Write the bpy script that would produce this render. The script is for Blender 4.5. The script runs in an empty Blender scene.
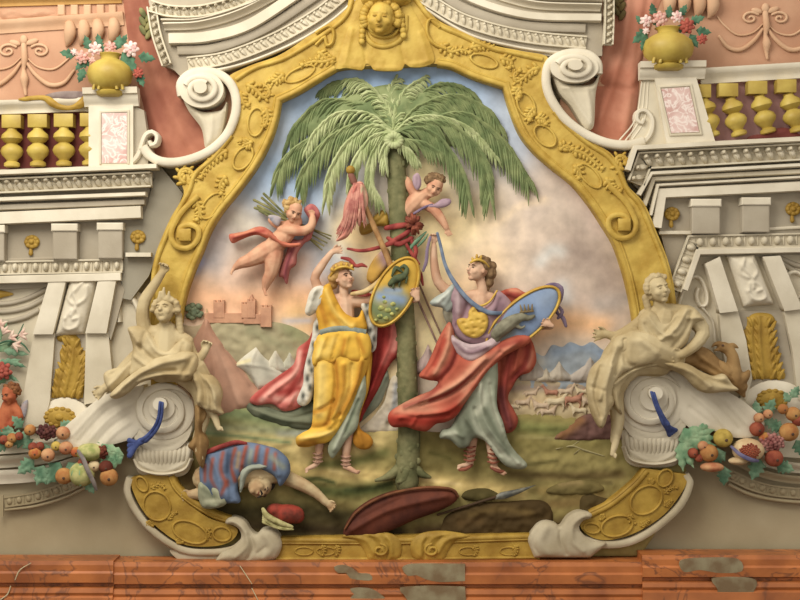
import bpy, bmesh, math, random
import numpy as np
from mathutils import Vector, Matrix, noise
from mathutils.geometry import delaunay_2d_cdt
random.seed(7); PI = math.pi
sc = bpy.context.scene; col = sc.collection

# ---------------------------------------------------------------- camera, world, light, exposure
# the decorated wall stands in the plane y = 0.40; x to the right, z up, metres. Tracings are in centimetres.
DIST = 1400.0
cam_d = bpy.data.cameras.new('camera'); cam = bpy.data.objects.new('camera', cam_d); col.objects.link(cam)
cam.location = (0, -DIST/100, 3.0); cam.rotation_euler = (PI/2, 0, 0)
cam_d.sensor_width = 36; cam_d.lens = 36*(DIST/100)/8.0; cam_d.clip_end = 100
sc.camera = cam
wd = bpy.data.worlds.new('hall_air'); sc.world = wd; wd.use_nodes = True
wd.node_tree.nodes['Background'].inputs[0].default_value = (1.0, .93, .83, 1)
wd.node_tree.nodes['Background'].inputs[1].default_value = 0.88
def area(name, loc, target, size, power, color):
    l = bpy.data.lights.new(name, 'AREA'); l.shape = 'RECTANGLE'; l.size, l.size_y = size; l.energy = power; l.color = color
    o = bpy.data.objects.new(name, l); col.objects.link(o); o.location = loc
    o.rotation_euler = (Vector(target)-Vector(loc)).to_track_quat('-Z', 'Y').to_euler()
area('hall_window_light', (-3.8, -6.2, 9.3), (0.6, 0.4, 3.6), (5.4, 5.0), 960, (1, .95, .85))
sc.view_settings.view_transform = 'Standard'; sc.view_settings.look = 'None'
sc.view_settings.exposure = 0.0; sc.view_settings.gamma = 1; sc.view_settings.use_curve_mapping = False

# ---------------------------------------------------------------- helpers
KB, KI = .65, .65          # how far the carving stands off the wall, and how deep each piece is cut
def lin(c):
    g = .3*c[0]+.59*c[1]+.11*c[2]; c = [(g+(v-g)*.84)*.955 for v in c]
    return tuple(((v/255)/12.92 if v/255 <= .04045 else ((v/255+.055)/1.055)**2.4) for v in c)
def mat(name, c1, c2=None, scale=3.0, rough=.75, bump=.15, bscale=60, spec=.25, detail=6, lo=.38, hi=.62, vein=None):
    m = bpy.data.materials.new(name); m.use_nodes = True; n = m.node_tree.nodes; k = m.node_tree.links
    b = n['Principled BSDF']; b.inputs['Roughness'].default_value = rough; b.inputs['Specular IOR Level'].default_value = spec
    c2 = c2 or tuple(v*.9 for v in c1)
    tc = n.new('ShaderNodeTexCoord'); no = n.new('ShaderNodeTexNoise'); no.inputs['Scale'].default_value = scale; no.inputs['Detail'].default_value = detail
    k.new(tc.outputs['Object'], no.inputs['Vector'])
    r = n.new('ShaderNodeValToRGB'); r.color_ramp.elements[0].position = lo; r.color_ramp.elements[1].position = hi
    r.color_ramp.elements[0].color = (*lin(c1), 1); r.color_ramp.elements[1].color = (*lin(c2), 1)
    k.new(no.outputs['Fac'], r.inputs[0]); out = r.outputs[0]
    if c1 == 'attr': pass
    if vein:
        vc, vs, vw = vein
        n2 = n.new('ShaderNodeTexNoise'); n2.inputs['Scale'].default_value = vs; n2.inputs['Detail'].default_value = 5; n2.inputs['Distortion'].default_value = 1.2
        k.new(tc.outputs['Object'], n2.inputs['Vector'])
        r2 = n.new('ShaderNodeValToRGB'); e = r2.color_ramp.elements; e[0].position = .5-vw; e[0].color = (0, 0, 0, 1); e[1].position = .5+vw; e[1].color = (0, 0, 0, 1)
        q = e.new(.5); q.color = (1, 1, 1, 1)
        mx = n.new('ShaderNodeMix'); mx.data_type = 'RGBA'; k.new(n2.outputs['Fac'], r2.inputs[0]); k.new(r2.outputs[0], mx.inputs[0])
        k.new(out, mx.inputs[6]); mx.inputs[7].default_value = (*lin(vc), 1); out = mx.outputs[2]
    k.new(out, b.inputs['Base Color'])
    if bump:
        nb = n.new('ShaderNodeTexNoise'); nb.inputs['Scale'].default_value = bscale; nb.inputs['Detail'].default_value = 3
        k.new(tc.outputs['Object'], nb.inputs['Vector'])
        bp = n.new('ShaderNodeBump'); bp.inputs['Strength'].default_value = bump; bp.inputs['Distance'].default_value = .01
        k.new(nb.outputs['Fac'], bp.inputs['Height']); k.new(bp.outputs[0], b.inputs['Normal'])
    return m
def attr_mat(name, var=.18, scale=6, rough=.85):
    # fresco pigment: the painter's colours with light and shade painted in, mottled by the plaster
    m = bpy.data.materials.new(name); m.use_nodes = True; n = m.node_tree.nodes; k = m.node_tree.links
    b = n['Principled BSDF']; b.inputs['Roughness'].default_value = rough; b.inputs['Specular IOR Level'].default_value = .15
    a = n.new('ShaderNodeAttribute'); a.attribute_name = 'pigment'
    tc = n.new('ShaderNodeTexCoord'); no = n.new('ShaderNodeTexNoise'); no.inputs['Scale'].default_value = scale; no.inputs['Detail'].default_value = 7
    k.new(tc.outputs['Object'], no.inputs['Vector'])
    mr = n.new('ShaderNodeMapRange'); mr.inputs[1].default_value = .3; mr.inputs[2].default_value = .7; mr.inputs[3].default_value = 1-var; mr.inputs[4].default_value = 1+var
    k.new(no.outputs['Fac'], mr.inputs[0])
    vm = n.new('ShaderNodeVectorMath'); vm.operation = 'SCALE'; k.new(a.outputs['Color'], vm.inputs[0]); k.new(mr.outputs[0], vm.inputs['Scale'])
    k.new(vm.outputs[0], b.inputs['Base Color'])
    return m

def W(x, y, d=0, base=None):
    b = d if base is None else base; s = (DIST-off(b))/DIST
    return Vector(((x-400)/100*s, -(off(b)+(d-b)*KI)/100, (300-y)/100*s+3))
FB = None                  # depth of the figure being built: its own pieces keep their full spacing
def off(b):
    if FB is not None: return -40+(FB+40)*KB+(b-FB)
    return -40+(b+40)*KB if b > -40 else b
def thing(name, label, cat, x, y, d=0, group=None, kind=None):
    o = bpy.data.objects.new(name, None); col.objects.link(o); o.location = W(x, y, d); o.empty_display_size = .05
    o['label'] = label; o['category'] = cat
    if group: o['group'] = group
    if kind: o['kind'] = kind
    return o
def tag(o, label, cat, group=None, kind=None):
    o['label'] = label; o['category'] = cat
    if group: o['group'] = group
    if kind: o['kind'] = kind
    return o
def pos(o):
    p = Vector(o.location)
    while o.parent: o = o.parent; p += Vector(o.location)
    return p
def link(name, me, m, parent=None, loc=None):
    me.name = name; me.materials.clear(); me.materials.append(m)
    o = bpy.data.objects.new(name, me)
    if parent:
        o.parent = parent; off = pos(parent)
        me.transform(Matrix.Translation(-off))
    else:
        off = Vector(loc) if loc else sum((v.co for v in me.vertices), Vector())/max(1, len(me.vertices))
        me.transform(Matrix.Translation(-off)); o.location = off
    col.objects.link(o); return o
def dup(root, label=None, loc=None, group=None):
    r = root.copy(); col.objects.link(r)
    if label: r['label'] = label
    if loc is not None: r.location = loc
    for ch in root.children:
        c = ch.copy(); col.objects.link(c); c.parent = r
        for g in ch.children:
            q = g.copy(); col.objects.link(q); q.parent = c
    return r
def spl(pts, closed=True, step=2.0):
    # smooth curve through the points; a third value 1 makes a corner
    P = [np.array(p[:2], float) for p in pts]; C = [len(p) > 2 and p[2] for p in pts]; n = len(P); out = []
    for i in range(n if closed else n-1):
        a, b = P[i], P[(i+1) % n]
        if C[i] or (not closed and i == 0): ta = b-a
        else: ta = (b-P[i-1])*.5
        if C[(i+1) % n] or (not closed and i == n-2): tb = b-a
        else: tb = (P[(i+2) % n]-a)*.5
        L = np.linalg.norm(b-a); m = max(1, int(round(L/step)))
        la = np.linalg.norm(ta); lb = np.linalg.norm(tb)
        if la > L*1.3: ta *= L*1.3/la
        if lb > L*1.3: tb *= L*1.3/lb
        for k in range(m):
            t = k/m; h0 = 2*t**3-3*t**2+1; h1 = t**3-2*t**2+t; h2 = -2*t**3+3*t**2; h3 = t**3-t**2
            out.append(h0*a+h1*ta+h2*b+h3*tb)
    if not closed: out.append(P[-1])
    return np.array(out)
def seg_dist(X, Y, poly, closed):
    D = np.full(X.shape, 1e9); n = len(poly)
    for i in range(n if closed else n-1):
        a = poly[i]; b = poly[(i+1) % n]; ab = b-a; L = ab@ab+1e-9
        t = np.clip(((X-a[0])*ab[0]+(Y-a[1])*ab[1])/L, 0, 1)
        D = np.minimum(D, np.hypot(X-a[0]-t*ab[0], Y-a[1]-t*ab[1]))
    return D
def inside(X, Y, poly):
    r = np.zeros(X.shape, bool); n = len(poly); j = n-1
    for i in range(n):
        xi, yi = poly[i]; xj, yj = poly[j]
        if yi != yj:
            c = ((yi > Y) != (yj > Y)) & (X < (xj-xi)*(Y-yi)/(yj-yi)+xi); r ^= c
        j = i
    return r
def wob(X, Y, s, seed=0):
    # smooth irregular bumps
    return np.array([noise.noise((x/s/1.6+seed*7.3, y/s/1.6, seed*1.7))*1.5+noise.noise((x/s*1.2, y/s*1.2+seed, 3.1))*.6 for x, y in zip(X, Y)])
def relief(name, pts, d, h, m, parent=None, R=None, folds=(), pleats=(), res=2.0, t=4, rim=0, lump=0, paint=None, smooth=True, hfun=None, loc=None, power=.5):
    """a carved solid: outline, rounded front swelling h above depth d, thickness t behind; folds = (points, width, height)"""
    poly = spl(pts, True, res) if smooth else spl([(*p[:2], 1) for p in pts], True, res)
    # drop near-duplicate points
    keep = [0]
    for i in range(1, len(poly)):
        if np.hypot(*(poly[i]-poly[keep[-1]])) > res*.25: keep.append(i)
    poly = poly[keep]; n = len(poly)
    x0, y0 = poly.min(0); x1, y1 = poly.max(0)
    gx, gy = np.meshgrid(np.arange(x0, x1, res), np.arange(y0, y1, res*.87)); gx = gx.copy(); gx[1::2] += res/2
    X = gx.ravel(); Y = gy.ravel(); k = inside(X, Y, poly); X = X[k]; Y = Y[k]
    if len(X):
        dd = seg_dist(X, Y, poly, True); k = dd > res*.55; X = X[k]; Y = Y[k]
    vin = [Vector(p) for p in poly]+[Vector((a, b)) for a, b in zip(X, Y)]
    r = delaunay_2d_cdt(vin, [(i, (i+1) % n) for i in range(n)], [], 1, 1e-4)
    V = np.array([tuple(v) for v in r[0]]); F = [tuple(f) for f in r[2]]
    X, Y = V[:, 0], V[:, 1]; dist = seg_dist(X, Y, poly, True); R = R or max(dist.max(), 1)
    u = np.clip(dist/R, 0, 1); H = rim+h*(1-(1-u)**2)**power
    soft = np.clip(dist/4, 0, 1)
    for f in folds:
        pl = spl(f[0], False, 3); q = seg_dist(X, Y, pl, False); H = H+f[2]*np.exp(-(q/f[1])**2)*soft
    for (ang, lam, amp, warp) in pleats:
        c = math.cos(math.radians(ang)); s = math.sin(math.radians(ang))
        ph = (-X*s+Y*c)/lam*2*PI+warp*wob(X, Y, lam*2.2, ang)*2
        H = H+amp*(1-np.abs(np.sin(ph/2))*2)*soft
    if lump: H = H+lump*wob(X, Y, 5, len(pts))*soft
    if hfun: H = H+hfun(X, Y)*soft
    H = np.maximum(H, rim*.5-t*.5)
    co = [W(x, y, d+z, d) for x, y, z in zip(X, Y, H)]
    # boundary loop
    bm = bmesh.new(); vs = [bm.verts.new(c) for c in co]
    for f in F:
        if len(set(f)) > 2:
            try: bm.faces.new([vs[i] for i in f])
            except ValueError: pass
    lone = [v for v in bm.verts if not v.link_faces]
    be = [e for e in bm.edges if len(e.link_faces) == 1]
    bk = {}
    for e in be:
        for v in e.verts:
            if v not in bk: bk[v] = bm.verts.new((v.co.x, -(off(d)-t*KI)/100, v.co.z))
    for e in be:
        a, b = e.verts
        try: bm.faces.new((a, b, bk[b], bk[a]))
        except ValueError: pass
        e.smooth = False
        q = bm.edges.get((bk[a], bk[b]))
        if q: q.smooth = False
    bmesh.ops.delete(bm, geom=lone, context='VERTS')
    he = [e for e in bm.edges if len(e.link_faces) == 1]
    if he: bmesh.ops.holes_fill(bm, edges=he, sides=0)
    bmesh.ops.recalc_face_normals(bm, faces=bm.faces)
    for f in bm.faces: f.smooth = True
    me = bpy.data.meshes.new(name); bm.to_mesh(me); bm.free()
    if paint: pigment(me, paint, d)
    return link(name, me, m, parent, loc)
def pigment(me, fn, d):
    s = (DIST-off(d))/DIST; n = len(me.vertices); co = np.zeros(n*3); me.vertices.foreach_get('co', co); co = co.reshape(-1, 3)
    X = co[:, 0]/s*100+400; Y = 300-(co[:, 2]-3)/s*100
    c = np.asarray(fn(X, Y), float); g = (c@np.array([.3, .59, .11]))[:, None]; c = (g+(c-g)*.88)*.97/255; c = np.clip(c, 0, 1); c = np.where(c <= .04045, c/12.92, ((c+.055)/1.055)**2.4)
    a = me.color_attributes.new('pigment', 'FLOAT_COLOR', 'POINT'); a.data.foreach_set('color', np.c_[c, np.ones(n)].ravel())
def paint(base, strokes=(), var=None):
    """pigment map: a ground colour and brushed strokes or patches (points, width, colour[, strength])"""
    def fn(X, Y):
        c = np.tile(np.array(base, float), (len(X), 1))
        if var is not None:
            w = np.clip(.5+.5*wob(X, Y, var[1], 3), 0, 1)[:, None]; c = c*(1-w)+np.array(var[0], float)*w
        for s in strokes:
            p = np.array(s[0], float); st = s[3] if len(s) > 3 else 1
            if len(p) == 1: q = np.hypot((X-p[0][0]), (Y-p[0][1])*(s[4] if len(s) > 4 else 1))
            else: q = seg_dist(X, Y, spl(s[0], False, 4), False)
            w = (st*np.exp(-(q/s[1])**2))[:, None]; c = c*(1-w)+np.array(s[2], float)*w
        return c
    return fn

class MB:
    """collects shapes into one mesh"""
    def __init__(s): s.v = []; s.f = []
    def add(s, V, F): o = len(s.v); s.v += [tuple(v) for v in V]; s.f += [tuple(i+o for i in f) for f in F]; return s
    def tube(s, path, seg=10, base=None, flat=1.0, step=None, sm=True):
        """path = (x, y, d, r) ..., tapered round bar with rounded ends"""
        P = np.array(path, float); b = P[0][2] if base is None else base
        if sm and len(P) > 2:
            Q = []; n = len(P)
            for i in range(n-1):
                ta = (P[i+1]-P[i-1])*.5 if i > 0 else P[i+1]-P[i]; tb = (P[i+2]-P[i])*.5 if i < n-2 else P[i+1]-P[i]
                m = max(2, int(np.linalg.norm((P[i+1]-P[i])[:3])/(step or max(2, P[i][3]))))
                for k in range(m):
                    t = k/m; Q.append((2*t**3-3*t**2+1)*P[i]+(t**3-2*t**2+t)*ta+(-2*t**3+3*t**2)*P[i+1]+(t**3-t**2)*tb)
            Q.append(P[-1]); P = np.array(Q)
        C = [W(p[0], p[1], p[2], b) for p in P]; R = [max(p[3], .05)/100 for p in P]
        # rounded ends
        d0 = (C[0]-C[1]).normalized(); d1 = (C[-1]-C[-2]).normalized()
        CC = [C[0]+d0*R[0]*.95, C[0]+d0*R[0]*.6]+C+[C[-1]+d1*R[-1]*.6, C[-1]+d1*R[-1]*.95]; RR = [R[0]*.3, R[0]*.8]+R+[R[-1]*.8, R[-1]*.3]
        V = []; F = []; nrm = None; n = len(CC)
        for i in range(n):
            T = (CC[min(i+1, n-1)]-CC[max(i-1, 0)]).normalized()
            if nrm is None:
                nrm = T.cross(Vector((0, 1, 0)));
                if nrm.length < .1: nrm = T.cross(Vector((1, 0, 0)))
                nrm.normalize()
            nrm = (nrm-T*nrm.dot(T)).normalized(); bn = T.cross(nrm)
            for k in range(seg):
                a = 2*PI*k/seg; V.append(CC[i]+(nrm*math.cos(a)+bn*math.sin(a)*flat)*RR[i])
        for i in range(n-1):
            for k in range(seg): a = i*seg+k; c = i*seg+(k+1) % seg; F.append((a, c, c+seg, a+seg))
        F.append(tuple(range(seg))[::-1]); F.append(tuple((n-1)*seg+k for k in range(seg)))
        return s.add(V, F)
    def blob(s, x, y, d, rx, ry, rz, rot=0, base=None, seg=14, rings=9, mtx=None):
        c = W(x, y, d, base); V = []; F = []
        if mtx is None: mtx = Matrix.Rotation(math.radians(rot), 3, 'Y')
        for i in range(1, rings):
            th = PI*i/rings
            for k in range(seg):
                ph = 2*PI*k/seg; V.append(c+mtx@Vector((rx*math.sin(th)*math.cos(ph), rz*math.sin(th)*math.sin(ph), ry*math.cos(th)))/100)
        V.append(c+mtx@Vector((0, 0, ry))/100); V.append(c+mtx@Vector((0, 0, -ry))/100); T = len(V)-2
        for i in range(rings-2):
            for k in range(seg): a = i*seg+k; b = i*seg+(k+1) % seg; F.append((a, a+seg, b+seg, b))
        for k in range(seg): F.append((T, k, (k+1) % seg)); F.append((T+1, (rings-2)*seg+(k+1) % seg, (rings-2)*seg+k))
        return s.add(V, F)
    def box(s, x0, y0, x1, y1, d0, d1, base=None, skew=0, bev=0):
        b = d0 if base is None else base; q = bev
        V = [W(x0, y0, d0, b), W(x1, y0+skew, d0, b), W(x1, y1+skew, d0, b), W(x0, y1, d0, b)]
        if q:
            V += [W(x0, y0, d1-q, b), W(x1, y0+skew, d1-q, b), W(x1, y1+skew, d1-q, b), W(x0, y1, d1-q, b)]
            V += [W(x0+q, y0+q, d1, b), W(x1-q, y0+skew+q, d1, b), W(x1-q, y1+skew-q, d1, b), W(x0+q, y1-q, d1, b)]; n = 3
        else: V += [W(x0, y0, d1, b), W(x1, y0+skew, d1, b), W(x1, y1+skew, d1, b), W(x0, y1, d1, b)]; n = 2
        F = [(0, 1, 2, 3), tuple(4*(n-1)+i for i in (3, 2, 1, 0))]
        for l in range(n-1):
            for i in range(4): F.append((4*l+i, 4*l+4+i, 4*l+4+(i+1) % 4, 4*l+(i+1) % 4))
        return s.add(V, F)
    def prism(s, pts, d0, d1, base=None):
        b = d0 if base is None else base; n = len(pts)
        V = [W(x, y, d0, b) for x, y in pts]+[W(x, y, d1, b) for x, y in pts]
        return s.add(V, [tuple(range(n)), tuple(range(2*n-1, n-1, -1))]+[(i, i+n, (i+1) % n+n, (i+1) % n) for i in range(n)])
    def lathe(s, prof, x, y, d, tilt=0, seg=24, base=None):
        """prof = (radius, height above the foot) turned about an upright axis whose foot is at x, y"""
        c = W(x, y, d, base); R = Matrix.Rotation(math.radians(tilt), 3, 'Y'); V = []; F = []; n = len(prof)
        for r, h in prof:
            for k in range(seg): a = 2*PI*k/seg; V.append(c+R@Vector((r*math.cos(a), r*math.sin(a), h))/100)
        for i in range(n-1):
            for k in range(seg): a = i*seg+k; b = i*seg+(k+1) % seg; F.append((a, b, b+seg, a+seg))
        F.append(tuple(range(seg))[::-1]); F.append(tuple((n-1)*seg+k for k in range(seg)))
        return s.add(V, F)
    def sweep(s, path, prof, d, closed=False, base=None, scale=None, smooth=True, step=3):
        """moulding: prof = (offset across, height toward the viewer) carried along a path on the wall"""
        p = spl(path, closed, step) if smooth else np.array([q[:2] for q in path], float)
        if not smooth and not closed: p = np.array([q[:2] for q in path], float)
        n = len(p); b = d if base is None else base; V = []; F = []; m = len(prof)
        for i in range(n):
            a = p[(i-1) % n] if (closed or i > 0) else p[i]; c = p[(i+1) % n] if (closed or i < n-1) else p[i]
            if closed or 0 < i < n-1:
                t1 = (p[i]-a)/(np.linalg.norm(p[i]-a)+1e-9); t2 = (c-p[i])/(np.linalg.norm(c-p[i])+1e-9); t = t1+t2; L = np.linalg.norm(t); t = t/(L+1e-9)
                mit = 1/max(.5, L/2)
            else: t = c-a; t = t/(np.linalg.norm(t)+1e-9); mit = 1
            nx, ny = -t[1]*mit, t[0]*mit; k = scale(i/(n-1)) if scale else 1
            for (o, h) in prof: V.append(W(p[i][0]+nx*o*k, p[i][1]+ny*o*k, d+h*k, b))
        for i in range(n if closed else n-1):
            for j in range(m): a = i*m+j; q = i*m+(j+1) % m; a2 = ((i+1) % n)*m+j; q2 = ((i+1) % n)*m+(j+1) % m; F.append((a, q, q2, a2))
        if not closed: F.append(tuple(range(m))); F.append(tuple((n-1)*m+j for j in range(m))[::-1])
        return s.add(V, F)
    def mesh(s, name='m', smooth=True, angle=None):
        me = bpy.data.meshes.new(name); me.from_pydata(s.v, [], s.f); bm = bmesh.new(); bm.from_mesh(me)
        bmesh.ops.recalc_face_normals(bm, faces=bm.faces)
        for f in bm.faces: f.smooth = smooth
        if smooth:
            for e in bm.edges:
                if len(e.link_faces) == 2 and e.calc_face_angle(0) > math.radians(angle or 50): e.smooth = False
        bm.to_mesh(me); bm.free(); return me
    def build(s, name, m, parent=None, smooth=True, angle=None, loc=None):
        return link(name, s.mesh(name, smooth, angle), m, parent, loc)
    def fuse(s, name, m, parent=None, voxel=.008, sm=2, loc=None, pig=None):
        """one continuous surface out of all the collected volumes"""
        me = s.mesh(name); o = bpy.data.objects.new('tmp', me); col.objects.link(o)
        r = o.modifiers.new('r', 'REMESH'); r.mode = 'VOXEL'; r.voxel_size = voxel
        if sm: q = o.modifiers.new('s', 'SMOOTH'); q.iterations = sm; q.factor = .5
        dg = bpy.context.evaluated_depsgraph_get(); me2 = bpy.data.meshes.new_from_object(o.evaluated_get(dg))
        bpy.data.objects.remove(o); bpy.data.meshes.remove(me)
        for p in me2.polygons: p.use_smooth = True
        return link(name, me2, m, parent, loc)
def bar(path, m, name, parent=None, **k): return MB().tube(path, **k).build(name, m, parent)

# ---------------------------------------------------------------- materials
M = {}
M['cream'] = mat('cream_stucco', (218, 206, 178), (200, 187, 158), 2.2)
M['white'] = mat('white_stucco', (230, 219, 194), (212, 200, 174), 2.5)
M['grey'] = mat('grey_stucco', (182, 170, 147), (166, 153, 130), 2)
M['wall'] = mat('beige_plaster', (184, 168, 132), (160, 142, 104), 1.1, bump=.1, bscale=30, lo=.3, hi=.7)
M['dimmed'] = mat('dimmed_white_stucco', (198, 184, 152), (176, 160, 126), 3)  # white stucco darkened in colour to follow the dimmer foot of the wall
M['pink'] = mat('pink_stucco', (206, 154, 118), (188, 134, 100), 1.6)
M['pinkl'] = mat('pale_pink_stucco', (222, 178, 138), (204, 156, 116), 2)
M['mauve'] = mat('mauve_plaster', (188, 124, 108), (160, 96, 80), 1.8)
M['gold'] = mat('gilded_plaster', (208, 172, 66), (184, 144, 44), 5, rough=.6, spec=.3, bump=.8, bscale=16)
M['goldd'] = mat('old_gilding', (186, 146, 46), (158, 118, 30), 5, rough=.6, spec=.3, bump=.8, bscale=16)
M['goldb'] = mat('lemon_gilding', (202, 174, 68), (176, 144, 46), 4, rough=.5, spec=.4)
M['stone'] = mat('buff_figure_stone', (204, 184, 138), (176, 152, 104), 3, bump=.25, bscale=40)
M['marble'] = mat('pink_marble', (228, 196, 186), (206, 160, 150), 6, rough=.45, vein=((240, 225, 215), 9, .06))
M['ledge'] = mat('orange_veined_marble', (208, 116, 50), (150, 76, 32), 2.6, rough=.4, spec=.45, lo=.3, hi=.72, vein=((134, 74, 40), 1.6, .02), bump=.05)
M['ledgeg'] = mat('grey_marble_patch', (156, 142, 106), (130, 104, 70), 6, rough=.35, spec=.5)
M['skin'] = mat('fresco_flesh', (222, 180, 146), (204, 152, 118), 6, bump=.1)
M['skinb'] = mat('cherub_flesh', (220, 166, 128), (202, 134, 100), 7, bump=.1)
M['pale'] = mat('pale_flesh', (206, 180, 132), (178, 140, 96), 6, bump=.1)
M['pig'] = attr_mat('fresco_pigment')
M['eye'] = mat('eye_pigment', (96, 68, 52), bump=0)
M['lip'] = mat('lip_pigment', (176, 84, 66), bump=0)
M['leaf'] = mat('garland_leaf_green', (128, 164, 128), (84, 126, 94), 9)
M['blue'] = mat('blue_ribbon', (78, 96, 160), (54, 68, 128), 14)

# ================================================================ SETTING: wall, upper walls, ledge
def struct(o): o['kind'] = 'structure'; return o
struct(MB().box(-260, -260, 1060, 640, -60, -40).build('wall_back', M['wall'], smooth=False))
struct(relief('wall_upper_left', [(-60, -60, 1), (240, -60, 1), (240, 165, 1), (-60, 175, 1)], -39, 0, M['pink'], t=3, rim=2, res=8))
struct(relief('wall_upper_right', [(560, -60, 1), (860, -60, 1), (860, 150, 1), (560, 165, 1)], -39, 0, M['pink'], t=3, rim=2, res=8))
fl = bpy.data.meshes.new('unseen_floor'); fl.from_pydata([(-12, .6, -.42), (12, .6, -.42), (12, -11, -.42), (-12, -11, -.42)], [], [(0, 1, 2, 3)])  # unseen floor, added to shade the lower wall from the ambient light
struct(link('unseen_floor', fl, mat('unseen_dark_wood', (84, 62, 42), (66, 48, 32), 2)))
struct(relief('wall_left', [(-60, 284, 1), (128, 284, 1), (150, 300, 1), (152, 390, 1), (100, 420, 1), (70, 446, 1), (-60, 452, 1)], -39.4, 0, M['cream'], t=1, rim=1.4, res=10, smooth=False))
struct(relief('wall_right', [(664, 250, 1), (860, 250, 1), (860, 462, 1), (770, 456, 1), (720, 420, 1), (660, 390, 1)], -39.4, 0, M['cream'], t=1, rim=1.4, res=10, smooth=False))
# the marble ledge: three lengths that step forward and back
LP = [(-1, -40), (-1, 12), (3, 14), (9, 14), (11, 17), (20, 17), (22, 8), (24.5, 8), (25.5, 16), (30, 18), (33, 16), (35, 20), (46, 22), (60, 22), (60, -40)]
led = MB()
for (xa, xb, yy, dd) in ((-120, 116, 559.5, 7), (116, 640, 561.5, 3), (640, 920, 554, 7)):
    led.sweep([(xb, yy, 1), (xa, yy, 1)], [(-o, h+dd) for o, h in LP], 0, smooth=False)
LEDGE = struct(led.build('trim_1', M['ledge'], smooth=False))
def patch(pts, dd): return relief('grey_patch', pts, dd, .15, M['ledgeg'], LEDGE, t=4, rim=.2, res=4)
patch([(334, 567), (343, 565), (352, 568), (358, 573), (370, 574), (372, 580), (360, 580), (350, 578), (346, 573), (338, 573)], 20)
patch([(350, 589), (365, 588), (376, 591), (384, 600), (350, 600), (354, 594)], 21)
patch([(402, 568), (412, 564), (465, 564, 1), (465, 581, 1), (440, 582), (425, 579), (416, 575), (408, 576)], 20)
patch([(400, 588), (430, 586), (465, 587, 1), (466, 601, 1), (408, 601, 1), (404, 595)], 24)
patch([(680, 561), (700, 558), (738, 559), (742, 571), (720, 573), (700, 570), (684, 572)], 24)
patch([(712, 579), (735, 577), (756, 580), (754, 591), (745, 600), (716, 600), (718, 590)], 26)
wv = mat('white_vein', (214, 196, 150), bump=0)
bar([(240, 566, 20, .35), (246, 575, 20, .5), (252, 584, 20, .3)], wv, 'white_vein', LEDGE, base=20)
bar([(252, 588, 22, .4), (259, 601, 25, .5)], wv, 'white_vein', LEDGE, base=20)
bar([(31, 563, 24, .3), (20, 570, 24, .6), (15, 580, 24, .5)], wv, 'white_vein', LEDGE, base=24)
bar([(11, 586, 26, .5), (8, 594, 27, .7), (0, 600, 29, .5)], wv, 'white_vein', LEDGE, base=24)

# ================================================================ ornament builders
FIL = lambda w, h: [(-w/2, 0), (-w/2, h*.8), (-w/2+.8, h), (w/2-.8, h), (w/2, h*.8), (w/2, 0)]
ROUND = lambda w, h: [(w/2*math.cos(a), h*max(0, math.sin(a))) for a in [PI*i/8 for i in range(9)]]
COVE = lambda w, h: [(-w/2, 0), (-w/2, h), (-w/4, h*.75), (0, h*.45), (w/4, h*.3), (w/2, h*.25), (w/2, 0)]
OGEE = lambda w, h: [(-w/2, 0), (-w/2, h), (-w*.3, h*1.02), (-w*.1, h*.8), (w*.1, h*.45), (w*.3, h*.3), (w/2, h*.28), (w/2, 0)]
def along(path, n):
    p = spl(path, False, 1.5); L = np.r_[0, np.cumsum(np.hypot(*np.diff(p, axis=0).T))]; out = []
    for i in range(n):
        s = (i+.5)/n*L[-1]; x = np.interp(s, L, p[:, 0]); y = np.interp(s, L, p[:, 1]); x2 = np.interp(s+1, L, p[:, 0]); y2 = np.interp(s+1, L, p[:, 1])
        x1 = np.interp(s-1, L, p[:, 0]); y1 = np.interp(s-1, L, p[:, 1]); out.append((x, y, math.atan2(y2-y1, x2-x1)))
    return out
def egg_band(path, n, w, h, d, name, m, parent, leaf=False):
    """a strip of eggs and darts (or curled leaves) between two fillets: one carved pattern, one mesh"""
    b = MB(); b.sweep(path, [(-w/2, 0), (-w/2, h*.5), (w/2, h*.5), (w/2, 0)], d, base=d)
    b.sweep(path, [(-w/2-1, 0), (-w/2-1, h), (-w/2+.6, h), (-w/2+.6, 0)], d, base=d); b.sweep(path, [(w/2-.6, 0), (w/2-.6, h), (w/2+1, h), (w/2+1, 0)], d, base=d)
    P = along(path, n); L = sum(math.hypot(P[i+1][0]-P[i][0], P[i+1][1]-P[i][1]) for i in range(n-1))/max(1, n-1)
    for i, (x, y, a) in enumerate(P):
        if leaf:
            q = a+PI/2-.5
            c, s = math.cos(q), math.sin(q); b.tube([(x-c*w*.4, y-s*w*.4, d+h*.5, 1), (x, y, d+h*.8, L*.3), (x+c*w*.42, y+s*w*.42, d+h*.5, L*.16)], seg=6, base=d, step=3)
            b.blob(x-c*w*.28, y-s*w*.28, d+h*.7, L*.26, L*.26, h*.4, base=d, seg=8, rings=5)
        else:
            b.blob(x, y, d+h*.5, L*.3, w*.40, h*.65, rot=math.degrees(a), base=d, seg=10, rings=6)
            c, s = math.cos(a), math.sin(a); b.tube([(x+c*L*.5+s*w*.35, y+s*L*.5-c*w*.35, d+h*.5, L*.09), (x+c*L*.5-s*w*.35, y+s*L*.5+c*w*.35, d+h*.6, L*.07)], seg=5, base=d)
    return b.build(name, m, parent)
def spiral(cx, cy, r0, r1, a0, turns, n=40, sq=1.0):
    return [(cx+(r0+(r1-r0)*i/n)*math.cos(a0+turns*2*PI*i/n), cy+sq*(r0+(r1-r0)*i/n)*math.sin(a0+turns*2*PI*i/n)) for i in range(n+1)]
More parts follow.
